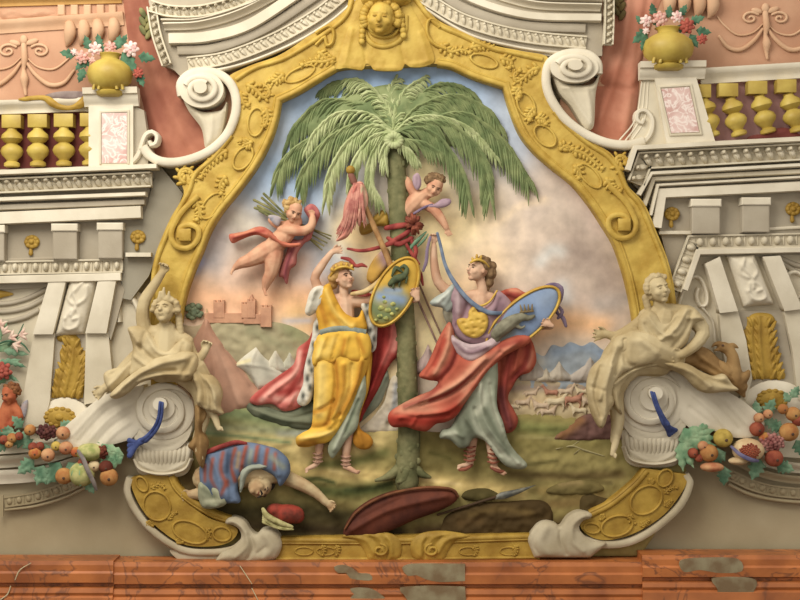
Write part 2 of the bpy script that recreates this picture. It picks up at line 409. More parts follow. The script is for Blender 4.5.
def rosette(x, y, d, r, m, parent):
    b = MB(); b.blob(x, y, d, r, r*.9, r*.3, base=d)
    for k in range(8): a = k*PI/4; b.blob(x+r*.68*math.cos(a), y+r*.6*math.sin(a), d+r*.2, r*.3, r*.36, r*.22, rot=math.degrees(a), base=d, seg=8, rings=6)
    b.blob(x, y, d+r*.3, r*.35, r*.33, r*.3, base=d)
    b.tube([(x-1, y+r*.9, d, r*.22), (x-1, y+r*1.45, d+r*.2, r*.3)], base=d, seg=8); return b.build('rosette', m, parent)

# ================================================================ upper walls: pink stucco cornice and festoons
t = thing('stucco_cornice', 'pale pink stucco cornice with dentils and curled brackets in the top left corner', 'cornice', 60, 20, -36)
b = MB(); b.sweep([(-60, 32), (0, 27.5), (124, 19)], OGEE(13, 9), -37); b.build('ledge', M['pinkl'], t)
b = MB(); b.sweep([(-60, 5), (0, 2.5), (122, -1)], OGEE(9, 13), -37); b.build('ledge', mat('ochre_stucco', (212, 160, 84), (190, 138, 66), 3), t)
for x in (62, 75, 88, 101, 113): MB().box(x-3.5, 5.5, x+3.5, 16, -38, -31, bev=1).build('dentil', M['pinkl'], t, smooth=False)
for x, y in ((70, 35), (84, 34), (98, 33), (114, 32)):
    b = MB(); b.tube([(x, y-9, -31, 5.5), (x+1, y-2, -28, 6.5), (x-1, y+6, -31, 4.5), (x-3, y+10, -34, 2)], base=-34); b.build('bracket', M['pinkl'], t)
relief('leaf_frieze', [(0, 10), (12, 8), (24, 11), (36, 8), (50, 9), (56, 14), (40, 18), (22, 19), (2, 20)], -38, 3, M['pink'], t, folds=[([(4, 15), (16, 11), (28, 16), (44, 12)], 1.4, 2)], lump=1.2)
t = thing('stucco_cornice', 'pale pink stucco brackets cut by the top edge, above the right flower urn', 'cornice', 690, 4, -36)
for x, y in ((668, 3), (683, 3), (698, 4), (711, 5)):
    MB().tube([(x, y-9, -31, 6), (x+1, y, -28, 7), (x, y+8, -31, 5), (x-2, y+12, -34, 2)], base=-34).build('bracket', M['pinkl'], t)
MB().sweep([(650, -10), (800, -14)], OGEE(9, 13), -37).build('ledge', M['pinkl'], t)
def festoon(cx, cy, label, sx=1, k=1.0):
    t = thing('stucco_festoon', label, 'festoon', cx, cy, -36); F = lambda x, y: (cx+x*k, cy+y*k)
    def sw(pts, r): MB().tube([(*F(x, y), -36+(r*.6), r*(.6+.4*math.sin(PI*i/(len(pts)-1)))) for i, (x, y) in enumerate(pts)], base=-36, seg=8).build('swag', M['pinkl'], t)
    for s in (-1, 1):
        sw([(3*s, 8), (12*s, 20), (26*s, 30), (40*s, 28), (50*s, 16)], 2.6)
        sw([(2*s, 2), (14*s, 12), (30*s, 14), (44*s, 4), (52*s, -6)], 1.2)
        MB().tube([(*p, -35, 1.5-.02*i) for i, p in enumerate([(cx+s*(x-cx), y) for x, y in spiral(*F(16, -4), 10*k, 1.5*k, -PI*.8, 1.3, 14, .7)])], base=-36, seg=8).build('scroll', M['pinkl'], t)
    MB().tube([(*F(0, -10), -35, 3), (*F(1, 6), -33, 3.4), (*F(0, 14), -34, 2), (*F(1, 24), -32, 4.4), (*F(1, 32), -34, 2.4), (*F(2, 40), -34, 1.5)], base=-36).build('drop', M['pinkl'], t)
    MB().blob(*F(-9, -12), -35, 6, 3, 2, rot=15, base=-36).blob(*F(8, -13), -35, 7, 3, 2, rot=-20, base=-36).blob(*F(0, -15), -34, 4, 5, 2.4, base=-36).build('leaf', M['pinkl'], t)
festoon(24, 55, 'pink stucco festoon with a central drop and paired scrolls, left of the left flower urn')
festoon(765, 22, 'pink stucco festoon with hanging swags above the right balustrade', k=.92)
# curtain-like hangings beside the volutes
CUR = mat('rose_brown_drapery', (182, 112, 84), (152, 84, 62), 2.4)
CURL = mat('rose_drapery', (208, 140, 110), (184, 108, 80), 2.4)
tag(relief('drapery', [(122, -8, 1), (162, -8, 1), (172, 62), (200, 84), (214, 120), (216, 152), (196, 166), (158, 166, 1), (150, 132), (140, 92), (130, 50)], -36, 3, CUR, t=3, res=2.5,
    folds=[([(128, 0), (150, 60), (176, 120), (200, 160)], 5, 4), ([(142, 0), (160, 50), (190, 100), (212, 140)], 4, 4), ([(140, 70), (152, 110), (170, 158)], 4, 4), ([(150, 20), (166, 70)], 3, -3)]),
    'brown rose drapery falling between the left urn and the upper left volute', 'drapery')
tag(relief('drapery', [(604, -8, 1), (664, -8, 1), (650, 30), (640, 70), (636, 110), (622, 150), (590, 142), (586, 108), (600, 60)], -36, 3, CURL, t=3, res=2.5,
    folds=[([(628, 0), (624, 40), (610, 90), (596, 130)], 4, 4), ([(642, 0), (634, 50), (630, 90), (624, 130)], 4, 4), ([(616, 10), (612, 50), (600, 80)], 3, -3), ([(652, 0), (644, 40), (636, 80)], 3, 4), ([(600, 85), (630, 90)], 3, -4)]),
    'rose pink drapery falling between the upper right volute and the right pedestal', 'drapery')
def sprig(x, y, label, c1, n=6, dy=26):
    t = thing('leaf_sprig', label, 'leaves', x, y, -30)
    for i in range(n):
        yy = y+dy*i/n; s = 1 if i % 2 else -1
        MB().blob(x+s*3, yy, -28, 3, 6, 2, rot=s*30, base=-30).build('leaf', c1, t)
OL = mat('olive_leaf', (150, 142, 84), (96, 100, 56), 8)
sprig(146, 13, 'olive green leaf sprig hanging beside the left end of the arched cornice', OL)
sprig(619, -6, 'dark olive leaf sprig hanging beside the right end of the arched cornice', mat('dark_olive_leaf', (110, 92, 46), (74, 66, 34), 8))

# ================================================================ arched cornice at the top, two halves
def arch(label, backing, bands, x, y, strip, stub):
    t = thing('arched_cornice', label, 'cornice', x, y, -10)
    relief('backing', backing, -14, 1, M['grey'], t, t=24, rim=3, res=5)
    for (kind, path, w, h, mm) in bands:
        if kind == 'leaf': egg_band(path, int(sum(math.hypot(path[i+1][0]-path[i][0], path[i+1][1]-path[i][1]) for i in range(len(path)-1))/7.5), w, h, -10, 'carved_band', mm, t, leaf=True)
        else: MB().sweep(path, {'fil': FIL, 'ogee': OGEE, 'cove': COVE, 'round': ROUND}[kind](w, h), -10).build('fillet' if w < 7 else 'fascia', mm, t)
    egg_band(strip, 8, 8, 16, -10, 'carved_band', M['cream'], t, leaf=True)
arch('left half of the arched white cornice above the gilt frame', [(149, 2, 1), (149, -40, 1), (372, -40, 1), (358, 0), (330, 24), (290, 47), (237, 68), (184, 80, 1), (174, 70, 1), (164, 66, 1)],
    [('leaf', [(152, 8), (172, 13), (201, 13), (234, 5), (260, -7)], 10, 18, M['cream']), ('fil', [(163, 22), (201, 21), (245, 8), (276, -6)], 2.5, 22, M['white']),
     ('ogee', [(165, 28), (201, 26), (240, 15), (280, -5)], 6, 20, M['white']), ('fil', [(170, 40), (208, 38), (250, 26), (300, -6)], 11, 14, M['white']),
     ('fil', [(178, 51), (217, 48), (266, 29), (320, -6)], 9, 6, M['grey']), ('leaf', [(188, 64), (227, 58), (276, 39), (318, 15), (344, -6)], 11, 7, M['cream']),
     ('round', [(188, 74), (237, 66), (289, 46), (330, 22), (362, -6)], 3.4, 6, M['white'])], 200, 30, [(153, 8), (158, 36), (168, 66)], None)
arch('right half of the arched white cornice above the gilt frame', [(602, -40, 1), (602, 56, 1), (587, 57, 1), (545, 56), (500, 46), (460, 30), (425, 10), (404, -10), (390, -40, 1)],
    [('leaf', [(414, -8), (435, 5), (462, 20), (500, 32), (540, 39), (586, 43)], 11, 7, M['cream']), ('round', [(404, -8), (430, 12), (470, 35), (510, 46), (548, 52), (586, 54)], 3.4, 6, M['white']),
     ('fil', [(440, -8), (457, 5), (487, 17), (525, 26), (585, 29)], 9, 6, M['grey']), ('fil', [(455, -8), (475, 2), (505, 12), (540, 18), (600, 19)], 8, 14, M['white']),
     ('ogee', [(480, -10), (507, 0), (540, 7), (600, 9)], 6, 20, M['white']), ('fil', [(500, -8), (540, 0), (600, 2)], 4, 23, M['white'])], 520, 20, [(608, -8), (608, 20), (607, 46)], None)

# ================================================================ balustrades, pedestals, urns
def baluster(x, y, tilt, parent, k=1.0):
    """y = underside of the rail; about 52 cm tall"""
    b = MB(); r = math.radians(tilt); fx, fy = x+52*k*math.sin(-r)*-1, y+52*k
    prof = [(6, 0), (8, 1), (8, 4), (5, 6), (6, 8), (10, 12), (11.5, 16), (10, 20), (6, 23), (5.5, 24), (8, 25.5), (11, 29), (10, 33), (5.5, 37), (4.8, 39), (6, 40)]
    b.lathe([(a*k, h*k) for a, h in prof], fx, fy, -16, tilt=-tilt, seg=18)
    me = MB(); tx = x+6*k*math.tan(r); me = b
    me.v = list(me.v); q = MB().box(x-9*k, y, x+10*k, y+13*k, -29, -7, base=-16, bev=1); b.add(q.v, q.f)
    return b.build('baluster', M['goldb'], parent)
MAR = mat('maroon_recess', (126, 56, 46), (104, 44, 40), 2)
LIL = mat('lilac_recess', (196, 146, 142), (180, 128, 124), 2)
t = thing('balustrade', 'left balustrade with white rail and squat gilded balusters', 'balustrade', 40, 168, -22)
MB().box(-60, 113, 96, 172, -36, -33, skew=-2).build('recess', MAR, t, smooth=False)
MB().sweep([(-60, 110), (0, 108), (92, 105)], OGEE(13, 14), -24).build('rail', M['white'], t)
for x in (-14, 12, 38, 64, 90): baluster(x, 115.5-x*.02, 0, t)
t2 = thing('balustrade', 'right balustrade with white rail and leaning gilded balusters', 'balustrade', 750, 137, -22)
MB().box(696, 80, 860, 142, -36, -33, skew=-4).build('recess', LIL, t2, smooth=False)
MB().sweep([(700, 77), (800, 71), (860, 68)], OGEE(15, 14), -24).build('rail', M['white'], t2)
for i, (x, y) in enumerate(((700, 85), (727, 84), (756, 81.5), (785, 80), (814, 78))): baluster(x, y, 14, t2)
tag(relief('maroon_cloth', [(746, 140, 1), (750, 136), (766, 133), (778, 128), (790, 129), (806, 138, 1), (770, 141)], -16, 2, MAR, t=3, folds=[([(760, 138), (785, 131)], 2, 2)]), 'dark red cloth at the foot of the right balusters', 'cloth')
# pedestals
t = thing('pedestal', 'white pedestal with pink marble panel under the left flower urn', 'pedestal', 112, 165, -10)
MB().sweep([(140, 98), (86, 99)], [(-9, 0), (-9, 12), (-5, 14), (-3, 18), (2, 19), (3, 24), (9, 26), (9, 0)], -14, smooth=False).build('cap', M['white'], t)
MB().prism([(92, 108), (136, 107), (136, 168), (92, 168)], -24, 0).build('die', M['white'], t, smooth=False)
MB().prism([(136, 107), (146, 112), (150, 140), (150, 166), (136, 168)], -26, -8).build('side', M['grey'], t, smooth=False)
MB().box(102, 113, 127, 163, 0, 1.5).build('marble_panel', M['marble'], t, smooth=False)
MB().sweep([(100.5, 164), (100.5, 112), (128.5, 111), (128.5, 164)], FIL(2, 3), 0, smooth=False).build('panel_moulding', M['cream'], t)
t = thing('pedestal', 'white pedestal with pink marble panel under the right flower urn', 'pedestal', 680, 142, -10)
MB().sweep([(703, 72), (638, 73)], [(-8, 0), (-8, 12), (-5, 14), (-3, 18), (2, 19), (3, 24), (9, 26), (9, 0)], -14, smooth=False).build('cap', M['white'], t)
MB().prism([(652, 81), (693, 80), (712, 144), (664, 146)], -24, 0).build('die', M['white'], t, smooth=False)
MB().prism([(641, 81), (652, 81), (664, 146), (626, 148), (636, 118)], -26, -8).build('side', M['cream'], t, smooth=False)
for q in (0, 3.2, 6.4): MB().tube([(642+q, 82, -8, .8), (636+q*1.4, 118, -8, .8), (618+q*2, 142, -8, .8)], base=-8, seg=6).build('panel_moulding', M['white'], t)
MB().prism([(661, 89), (689, 87), (699, 132), (671, 133)], 0, 1.5).build('marble_panel', M['marble'], t, smooth=False)
MB().sweep([(659, 87), (690.5, 85), (701, 134), (670, 135)], FIL(2, 3), 0, closed=True, smooth=False).build('panel_moulding', M['cream'], t)

PET = {'pink': mat('pink_petal', (206, 132, 118), (220, 178, 162), 30), 'white': mat('white_petal', (236, 216, 204), (214, 156, 150), 26), 'red': mat('red_petal', (184, 86, 68), (156, 62, 50), 26)}
LEAFD = mat('deep_leaf', (84, 130, 96), (52, 92, 66), 12)
def flower(x, y, d, r, c, parent, name='flower'):
    b = MB(); rnd = random.Random(int(x*7+y))
    for ring, (n, rr, z) in enumerate(((7, .72, 0), (6, .42, .3))):
        for k in range(n):
            a = 2*PI*(k+.5*ring)/n+rnd.random()*.3; b.blob(x+r*rr*math.cos(a), y+r*rr*math.sin(a), d+z*r, r*.38, r*.30, r*.2, rot=math.degrees(a), base=d, seg=8, rings=6)
    b.blob(x, y, d+r*.45, r*.22, r*.22, r*.2, base=d, seg=8, rings=5)
    return b.build(name, PET[c], parent)
def leaf(x, y, d, L, ang, m, parent, w=.32):
    """a lobed leaf with a midrib, pointing along ang (degrees, 0 = right, 90 = down)"""
    a = math.radians(ang); c, s = math.cos(a), math.sin(a); T = lambda u, v: (x+L*(u*c-v*s), y+L*(u*s+v*c))
    up = [(0, 0, 1), (.15, w*.5), (.28, w*1.0), (.36, w*.62), (.5, w*.95), (.6, w*.5), (.74, w*.6), (.84, w*.25), (1, 0, 1)]
    pts = [(*T(p[0], p[1]), *p[2:]) for p in up]+[(*T(p[0], -p[1]), *p[2:]) for p in up[-2:0:-1]]
    return relief('leaf', pts, d, L*.05+.6, m, parent, res=max(1.3, L/14), t=1, folds=[([T(.02, 0), T(.9, 0)], .9, -.8)]+[([T(.2+.2*k, 0), T(.34+.2*k, s2*w*.6)], .6, -.5) for k in range(3) for s2 in (-1, 1)])
def urn(x, y, rx, label, blooms, leaves, flabel):
    t = thing('urn', label, 'urn', x, y+17, -8)
    k = rx/23; b = MB()
    b.lathe([(9*k, -2), (13*k, 0), (14*k, 3), (11*k, 5), (15*k, 7), (21*k, 13), (23*k, 21), (21*k, 28), (15*k, 33), (9*k, 36), (9.5*k, 39), (12*k, 41), (10*k, 42)], x, y+20, 4, seg=36)
    b.build('bowl', M['goldb'], t)
    for rr_, zz in ((14.5*k, 19*k), (9*k, 22*k)): MB().sweep([(x+rr_*math.cos(a), y+16-rr_*.85*math.sin(a)) for a in [PI*i/16 for i in range(17)]], ROUND(3.4, 4), zz+4-6, base=4).build('ring', M['goldb'], t)
    t2 = thing('bouquet', flabel, 'flowers', x, y-20, 2)
    for (fx, fy, r, c) in blooms: flower(fx, fy, 14, r*.86, c, t2)
    for (lx, ly, L, a) in leaves: leaf(lx, ly, 9, L*1.15, a, LEAFD, t2)
urn(110, 75, 23, 'squat gilded urn on the left pedestal', [(82, 57, 8, 'pink'), (95, 49, 8, 'white'), (110, 47, 7, 'pink'), (131, 49, 9, 'white'), (138, 73, 6, 'red'), (74, 52, 4, 'white'), (92, 60, 4, 'pink')],
    [(76, 55, 15, 190), (90, 50, 14, 250), (100, 48, 13, 260), (116, 50, 14, 285), (122, 52, 22, 55), (138, 56, 16, 10), (84, 60, 12, 130), (84, 68, 14, 110), (138, 72, 14, 70), (104, 52, 12, 230), (90, 60, 14, 150), (120, 46, 12, 300)],
    'bouquet of pink and white roses in the left gilded urn')
urn(668, 49, 26, 'squat gilded urn on the right pedestal', [(646, 21, 7, 'white'), (660, 19, 9, 'pink'), (677, 17, 7, 'white'), (687, 26, 9, 'red'), (702, 39, 6, 'red'), (646, 31, 4, 'white')],
    [(648, 30, 18, 140), (643, 24, 10, 230), (654, 16, 12, 260), (668, 18, 12, 280), (680, 16, 12, 300), (690, 22, 14, 340), (696, 30, 14, 10), (690, 34, 14, 60), (664, 26, 12, 200), (646, 38, 12, 110), (676, 26, 12, 30)],
    'bouquet of pink, white and red roses in the right gilded urn')
# cloth over the left rail
tag(relief('cloth', [(18, 99), (30, 96), (48, 96), (60, 104), (72, 105), (82, 97), (86, 94), (86, 104), (78, 109), (62, 110), (50, 106), (42, 100), (24, 101)], -8, 3, M['goldd'], t=3, folds=[([(46, 99), (62, 107), (80, 104)], 1.5, 1.5)]), 'ochre yellow cloth hanging over the left balustrade rail', 'cloth')
tag(relief('cloth', [(44, 96), (56, 92), (70, 91), (84, 92), (84, 97), (72, 100), (58, 99)], -11, 2.5, mat('grey_violet_cloth', (150, 132, 124), (118, 98, 94), 6), t=3, folds=[([(50, 95), (66, 95), (82, 94)], 1.5, -1.5)]), 'grey violet cloth bundled on the left balustrade rail', 'cloth')

# ================================================================ entablatures
def entab(side):
    L = side == 'left'
    t = thing('entablature', ('left' if L else 'right')+' white entablature with gilt rosettes and egg moulding under the '+('left' if L else 'right')+' balustrade', 'entablature', 70 if L else 730, 225, -10)
    def H(x, y0, y1):  # y at x for a course from the outer edge to the inner end
        return y0+(y1-y0)*((x/160) if L else (800-x)/160)
    def course(y0, y1, xi, kind, w, h, mm, nm, ret=None, d=-24):
        o = -60 if L else 860
        path = [(o, H(o, y0, y1), 1), (xi, H(xi, y0, y1), 1)] if not ret else [(o, H(o, y0, y1), 1), (xi, H(xi, y0, y1), 1), (*ret, 1)]
        if not L: path = path[::-1]
        if kind == 'leaf': return egg_band(path, int(abs(o-xi)/9.5), w, h, d, nm, mm, t, leaf=True)
        if kind == 'egg': return egg_band(path, int(abs(o-xi)/9.8), w, h, d, nm, mm, t)
        if L: path = path[::-1]; path = path[::-1]
        return MB().sweep(path, {'fil': FIL, 'ogee': OGEE, 'round': ROUND}[kind](w, h), d, smooth=False).build(nm, mm, t)
    if L:
        relief('backing', [(-60, 172, 1), (160, 164, 1), (160, 176, 1), (152, 180, 1), (149, 205, 1), (143, 219, 1), (126, 224, 1), (126, 284, 1), (-60, 292, 1)], -36, 0, M['grey'], t, t=4, rim=8, res=7, smooth=False)
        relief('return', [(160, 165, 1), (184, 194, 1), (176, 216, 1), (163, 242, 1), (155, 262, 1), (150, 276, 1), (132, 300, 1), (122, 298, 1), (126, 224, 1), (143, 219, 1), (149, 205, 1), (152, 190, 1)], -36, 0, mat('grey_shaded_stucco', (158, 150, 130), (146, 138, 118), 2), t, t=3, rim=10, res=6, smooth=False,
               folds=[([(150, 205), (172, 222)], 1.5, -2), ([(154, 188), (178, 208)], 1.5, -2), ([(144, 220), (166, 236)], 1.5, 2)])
        course(174.5, 168, 160, 'fil', 5.5, 34, M['white'], 'top_slab'); course(187, 180, 153, 'leaf', 13, 24, M['cream'], 'leaf_band')
        course(200.5, 194.5, 148, 'fil', 4.5, 24, M['white'], 'fillet'); course(208, 202, 146, 'fil', 6, 15, M['grey'], 'groove')
        course(219, 212, 143, 'fil', 12.5, 20, M['white'], 'corona')
        course(268, 265, 123, 'egg', 12, 9, M['cream'], 'egg_moulding'); course(280, 276, 122, 'fil', 8, 12, M['white'], 'fascia')
        for x0, x1 in ((-14, 8), (56, 80), (101, 125)):
            y = 226-x0*.02
            m = MB().box(x0, y, x1, y+35, -30, -8, bev=1).build('modillion', M['grey'], t, smooth=False)
            MB().box(x0-1, y-.5, x1+1, y+7, -30, -5, bev=1).build('cap', M['white'], m, smooth=False)
        rosette(32, 242, -26, 8, M['goldd'], t); rosette(138, 237, -24, 8, M['goldd'], t)
        MB().box(128, 253, 153, 257, -30, -10).build('fillet', M['white'], t, smooth=False)
        MB().sweep([(8, 260), (56, 258)], FIL(3, 3), -28, smooth=False).build('sill', M['grey'], t)
    else:
        relief('backing', [(632, 148, 1), (860, 134, 1), (860, 253, 1), (694, 257, 1), (676, 292, 1), (664, 250, 1), (655, 215, 1), (638, 190, 1), (626, 178, 1)], -36, 0, M['grey'], t, t=4, rim=8, res=7, smooth=False)
        course(141, 149.5, 632, 'fil', 5.5, 34, M['white'], 'top_slab', ret=(625, 172))
        course(153, 162, 642, 'leaf', 15, 24, M['cream'], 'leaf_band', ret=(634, 184))
        course(166, 175, 649, 'fil', 4, 24, M['white'], 'fillet', ret=(637, 196)); course(172, 180, 652, 'fil', 5, 15, M['cream'], 'groove', ret=(643, 206))
        course(178, 187, 656, 'fil', 3, 21, M['white'], 'fillet', ret=(649, 216)); course(187, 195, 660, 'fil', 10, 18, M['white'], 'corona', ret=(655, 228))
        course(240, 243.5, 692, 'egg', 12, 9, M['cream'], 'egg_moulding', ret=(674, 290)); course(250, 253.5, 697, 'fil', 6, 12, M['white'], 'fascia', ret=(684, 290))
        for x0, x1 in ((689, 717), (739, 766), (804, 830)):
            y = 200.5-(x0-689)*.03
            m = MB().box(x0, y, x1, y+34, -30, -8, bev=1).build('modillion', M['grey'], t, smooth=False)
            MB().box(x0-1, y-.5, x1+1, y+7, -30, -5, bev=1).build('cap', M['white'], m, smooth=False)
        rosette(672, 214, -24, 8, M['goldd'], t); rosette(793, 209, -26, 8, M['goldd'], t)
        MB().sweep([(658, 233), (690, 233)], FIL(4, 10), -28, smooth=False).build('sill', M['white'], t)
        MB().sweep([(767, 229), (805, 227)], FIL(3, 4), -28, smooth=False).build('sill', M['white'], t)
entab('left'); entab('right')

# curved grey mouldings and gilt scrap at the two outer edges
for (paths, lab, g) in (([[(-40, 300), (0, 304), (24, 300), (42, 292), (55, 284)], [(-40, 308), (0, 312), (26, 308), (44, 299), (54, 291)], [(-40, 318), (0, 322), (24, 318), (40, 310)]], 'nest of curved grey mouldings under the left end of the left entablature', (2, 294)),
                       ([[(776, 256), (788, 262), (800, 266), (830, 268)], [(780, 262), (790, 269), (802, 274), (830, 276)]], 'curved grey mouldings at the right edge beside the right console', None)):
    t = thing('curved_moulding', lab, 'moulding', paths[0][1][0], paths[0][1][1], -30)
    for p in paths: MB().sweep(p, ROUND(6, 8), -40).build('roll', M['grey'], t)
    if g: relief('gilt_scrap', [(-8, 290), (4, 291), (13, 294), (4, 297), (-8, 299)], -34, 3, M['goldd'], t, t=6)

# ================================================================ consoles with gilt acanthus panels
def console(label, lf, cen, rf, strips, panel, arch_, leafp, ribs, ros, x, y):
    t = thing('console', label, 'console', x, y, -20)
    relief('fillet', lf, -34, 1, M['white'], t, t=5, rim=20, smooth=False, res=5)
    relief('fillet', rf, -34, 1, M['white'], t, t=5, rim=20, smooth=False, res=5)
    cx = sum(p[0] for p in cen)/4; c0, c1, c2, c3 = [np.array(p, float) for p in cen]
    T = lambda u, v: tuple((c0*(1-u)+c1*u)*(1-v)+(c3*(1-u)+c2*u)*v)
    o = relief('carved_panel', [(*p, 1) for p in cen], -34, 14, M['white'], t, t=5, rim=6, res=1.6, R=12,
        folds=[([T(.55, .05), T(.35, .25), T(.55, .45), T(.45, .65)], 1.5, 4.2), ([T(.3, .2), T(.2, .35), T(.4, .45)], 1.5, 3.6), ([T(.75, .15), T(.8, .35), T(.6, .45)], 1.5, 3.6),
               ([T(.25, .7), T(.3, .85), T(.5, .9), T(.75, .85), T(.75, .7), T(.55, .72)], 1.6, 4), ([T(.4, .55), T(.25, .7)], 1.4, 3.2), ([T(.6, .55), T(.75, .66)], 1.4, 3.2)])
    for s in strips: relief('pilaster_strip', s, -37, 1, M['cream'], t, t=3, rim=14, smooth=False, res=5)
    relief('recess', panel, -38, 0, M['grey'], t, t=2, rim=5, smooth=False, res=6)
    relief('arched_base', arch_, -37, 4, M['white'], t, t=3, rim=9, res=4)
    relief('gilt_leaf', leafp, -33, 5, M['goldd'], t, t=3, rim=1.5, res=1.5, folds=[(r, 1.7, 3.2) for r in ribs])
    lb = MB()
    for n_, r in enumerate(ribs[:4]):
        for k, (px, py, a) in enumerate(along(r, 7)):
            s_ = -1 if n_ < 2 else 1; lb.tube([(px, py+4, -28, 2.2), (px+s_*2.2, py-1, -26.5, 2.0), (px+s_*4.6, py-4.5+(k % 2), -28, 1.1)], base=-33, seg=7)
    lb.build('leaf_lobes', M['goldd'], t)
    b = MB(); rx, ry = 17, 10.5; b.blob(ros[0], ros[1], -26, rx, ry, 4, base=-26, seg=28)
    b.sweep([(ros[0]+rx*.55*math.cos(a), ros[1]+ry*.55*math.sin(a)) for a in [2*PI*i/20 for i in range(20)]], ROUND(2.4, 4.6), -26, closed=True)
    for k in range(14): a = 2*PI*k/14; b.blob(ros[0]+rx*.8*math.cos(a), ros[1]+ry*.8*math.sin(a), -23.5, 3, 2.4, 2, base=-26, seg=8, rings=6)
    b.blob(ros[0], ros[1], -22, 5, 4, 3, base=-26).build('rosette', M['goldd'], t); return t
t = console('left console with carved scroll and tall gilt acanthus panel below', [(52, 281), (69, 280.5), (56, 334), (36, 334)], [(71, 279), (99, 278), (85, 334), (56, 336)], [(101, 279), (119, 278), (109, 333), (88, 333)],
    [[(36, 333), (57, 333), (52, 400), (46, 425), (20, 428)], [(88, 332), (110, 332), (114, 372), (106, 400), (86, 404)]], [(55, 332), (90, 332), (88, 402), (50, 402)],
    [(34, 430), (40, 412), (52, 401), (66, 397), (80, 401), (90, 410), (92, 430)],
    [(57, 337), (62, 332), (73, 333), (80, 340), (82, 349), (89, 353), (87, 364), (89, 376), (85, 386), (83, 398, 1), (51, 398, 1), (54, 380), (56, 370), (61, 366), (60, 352), (65, 343), (59, 341)],
    [[(66, 336), (68, 350), (62, 372), (57, 396)], [(70, 336), (74, 352), (70, 374), (64, 396)], [(74, 340), (80, 358), (78, 378), (71, 396)], [(84, 356), (83, 376), (78, 396)], [(60, 338), (70, 334), (77, 342)]], (60, 417), 70, 420)
relief('side', [(119, 278), (126, 290), (118, 320), (112, 340), (109, 333)], -35, 0, M['grey'], t, t=4, rim=10, smooth=False, res=5)
MB().sweep([(120, 322), (119, 306), (123, 296), (131, 296), (138, 308), (142, 322), (148, 332), (150, 338)], ROUND(6, 10), -38).build('small_volute', M['white'], t)
t = console('right console with carved scroll and tall gilt acanthus panel below', [(703, 264), (717, 257), (735, 311), (717, 313)], [(726, 256), (753, 254), (773, 304), (743, 307)], [(760, 257), (777, 256), (799, 309), (781, 311)],
    [[(717, 312), (736, 311), (744, 340), (750, 378), (744, 400), (726, 380), (720, 345)], [(781, 310), (800, 309), (812, 360), (816, 400), (796, 400), (790, 350)]], [(736, 311), (781, 310), (796, 385), (748, 390)],
    [(736, 408), (742, 394), (756, 384), (770, 380), (786, 382), (800, 390), (810, 408)],
    [(748, 318), (756, 313), (770, 314), (775, 321), (770, 326), (775, 335), (774, 345), (780, 355), (779, 364), (785, 374), (784, 379, 1), (750, 379, 1), (744, 364), (744, 350), (740, 342), (740, 332), (746, 328)],
    [[(752, 318), (750, 338), (752, 360), (754, 378)], [(758, 317), (758, 338), (760, 358), (762, 378)], [(765, 318), (767, 338), (769, 358), (771, 378)], [(770, 322), (772, 345), (776, 362), (779, 378)], [(750, 317), (760, 314), (772, 318)]], (772, 399), 760, 400)
MB().sweep([(678, 304), (684, 286), (692, 277), (700, 279), (706, 292), (706, 304), (700, 306), (696, 296), (698, 288)], ROUND(4.5, 9), -38).build('small_volute', M['white'], t)
MB().sweep([(700, 306), (712, 322), (715, 352)], ROUND(3, 8), -38).build('small_volute', M['white'], t)
MB().sweep([(800, 296), (790, 300), (784, 290), (786, 276), (794, 272), (802, 276)], ROUND(4.5, 9), -38).build('small_volute', M['white'], t)

# ================================================================ lower curved cornices left and right
t = thing('curved_cornice', 'curved white cornice with egg moulding low at the left edge', 'cornice', 30, 480, -30)
for (p, w, h, mm) in (([(-60, 450), (0, 449), (50, 444), (78, 434)], 10, 9, 'white'), ([(-60, 463), (0, 462), (46, 457), (84, 446)], 12, 12, 'cream'), ([(-60, 478), (0, 477), (44, 473), (84, 461)], 14, 7, 'white')):
    MB().sweep(p, OGEE(w, h), -40).build('roll', M[mm], t)
egg_band([(5, 502), (36, 497), (64, 488), (88, 477)], 9, 9, 3.4, -40, 'egg_moulding', M['wall'], t)
MB().sweep([(5, 510), (36, 506), (66, 497), (92, 484)], ROUND(3, 2.5), -40).build('bead', M['wall'], t)
MB().box(1, 495, 4, 516, -40, -36).build('stop', M['wall'], t, smooth=False)
t = thing('curved_cornice', 'curved white cornice with egg moulding low at the right edge', 'cornice', 780, 480, -30)
for (p, w, h, mm) in (([(742, 450), (768, 462), (800, 468), (860, 470)], 10, 10, 'cream'), ([(734, 460), (764, 474), (800, 480), (860, 482)], 8, 7, 'wall')):
    MB().sweep(p, OGEE(w, h), -40).build('roll', M[mm], t)
egg_band([(728, 474), (755, 486), (785, 492), (840, 495)], 11, 9, 3.4, -40, 'egg_moulding', M['wall'], t)
MB().sweep([(728, 484), (752, 495), (785, 501), (840, 504)], ROUND(4, 4), -40).build('bead', M['wall'], t)

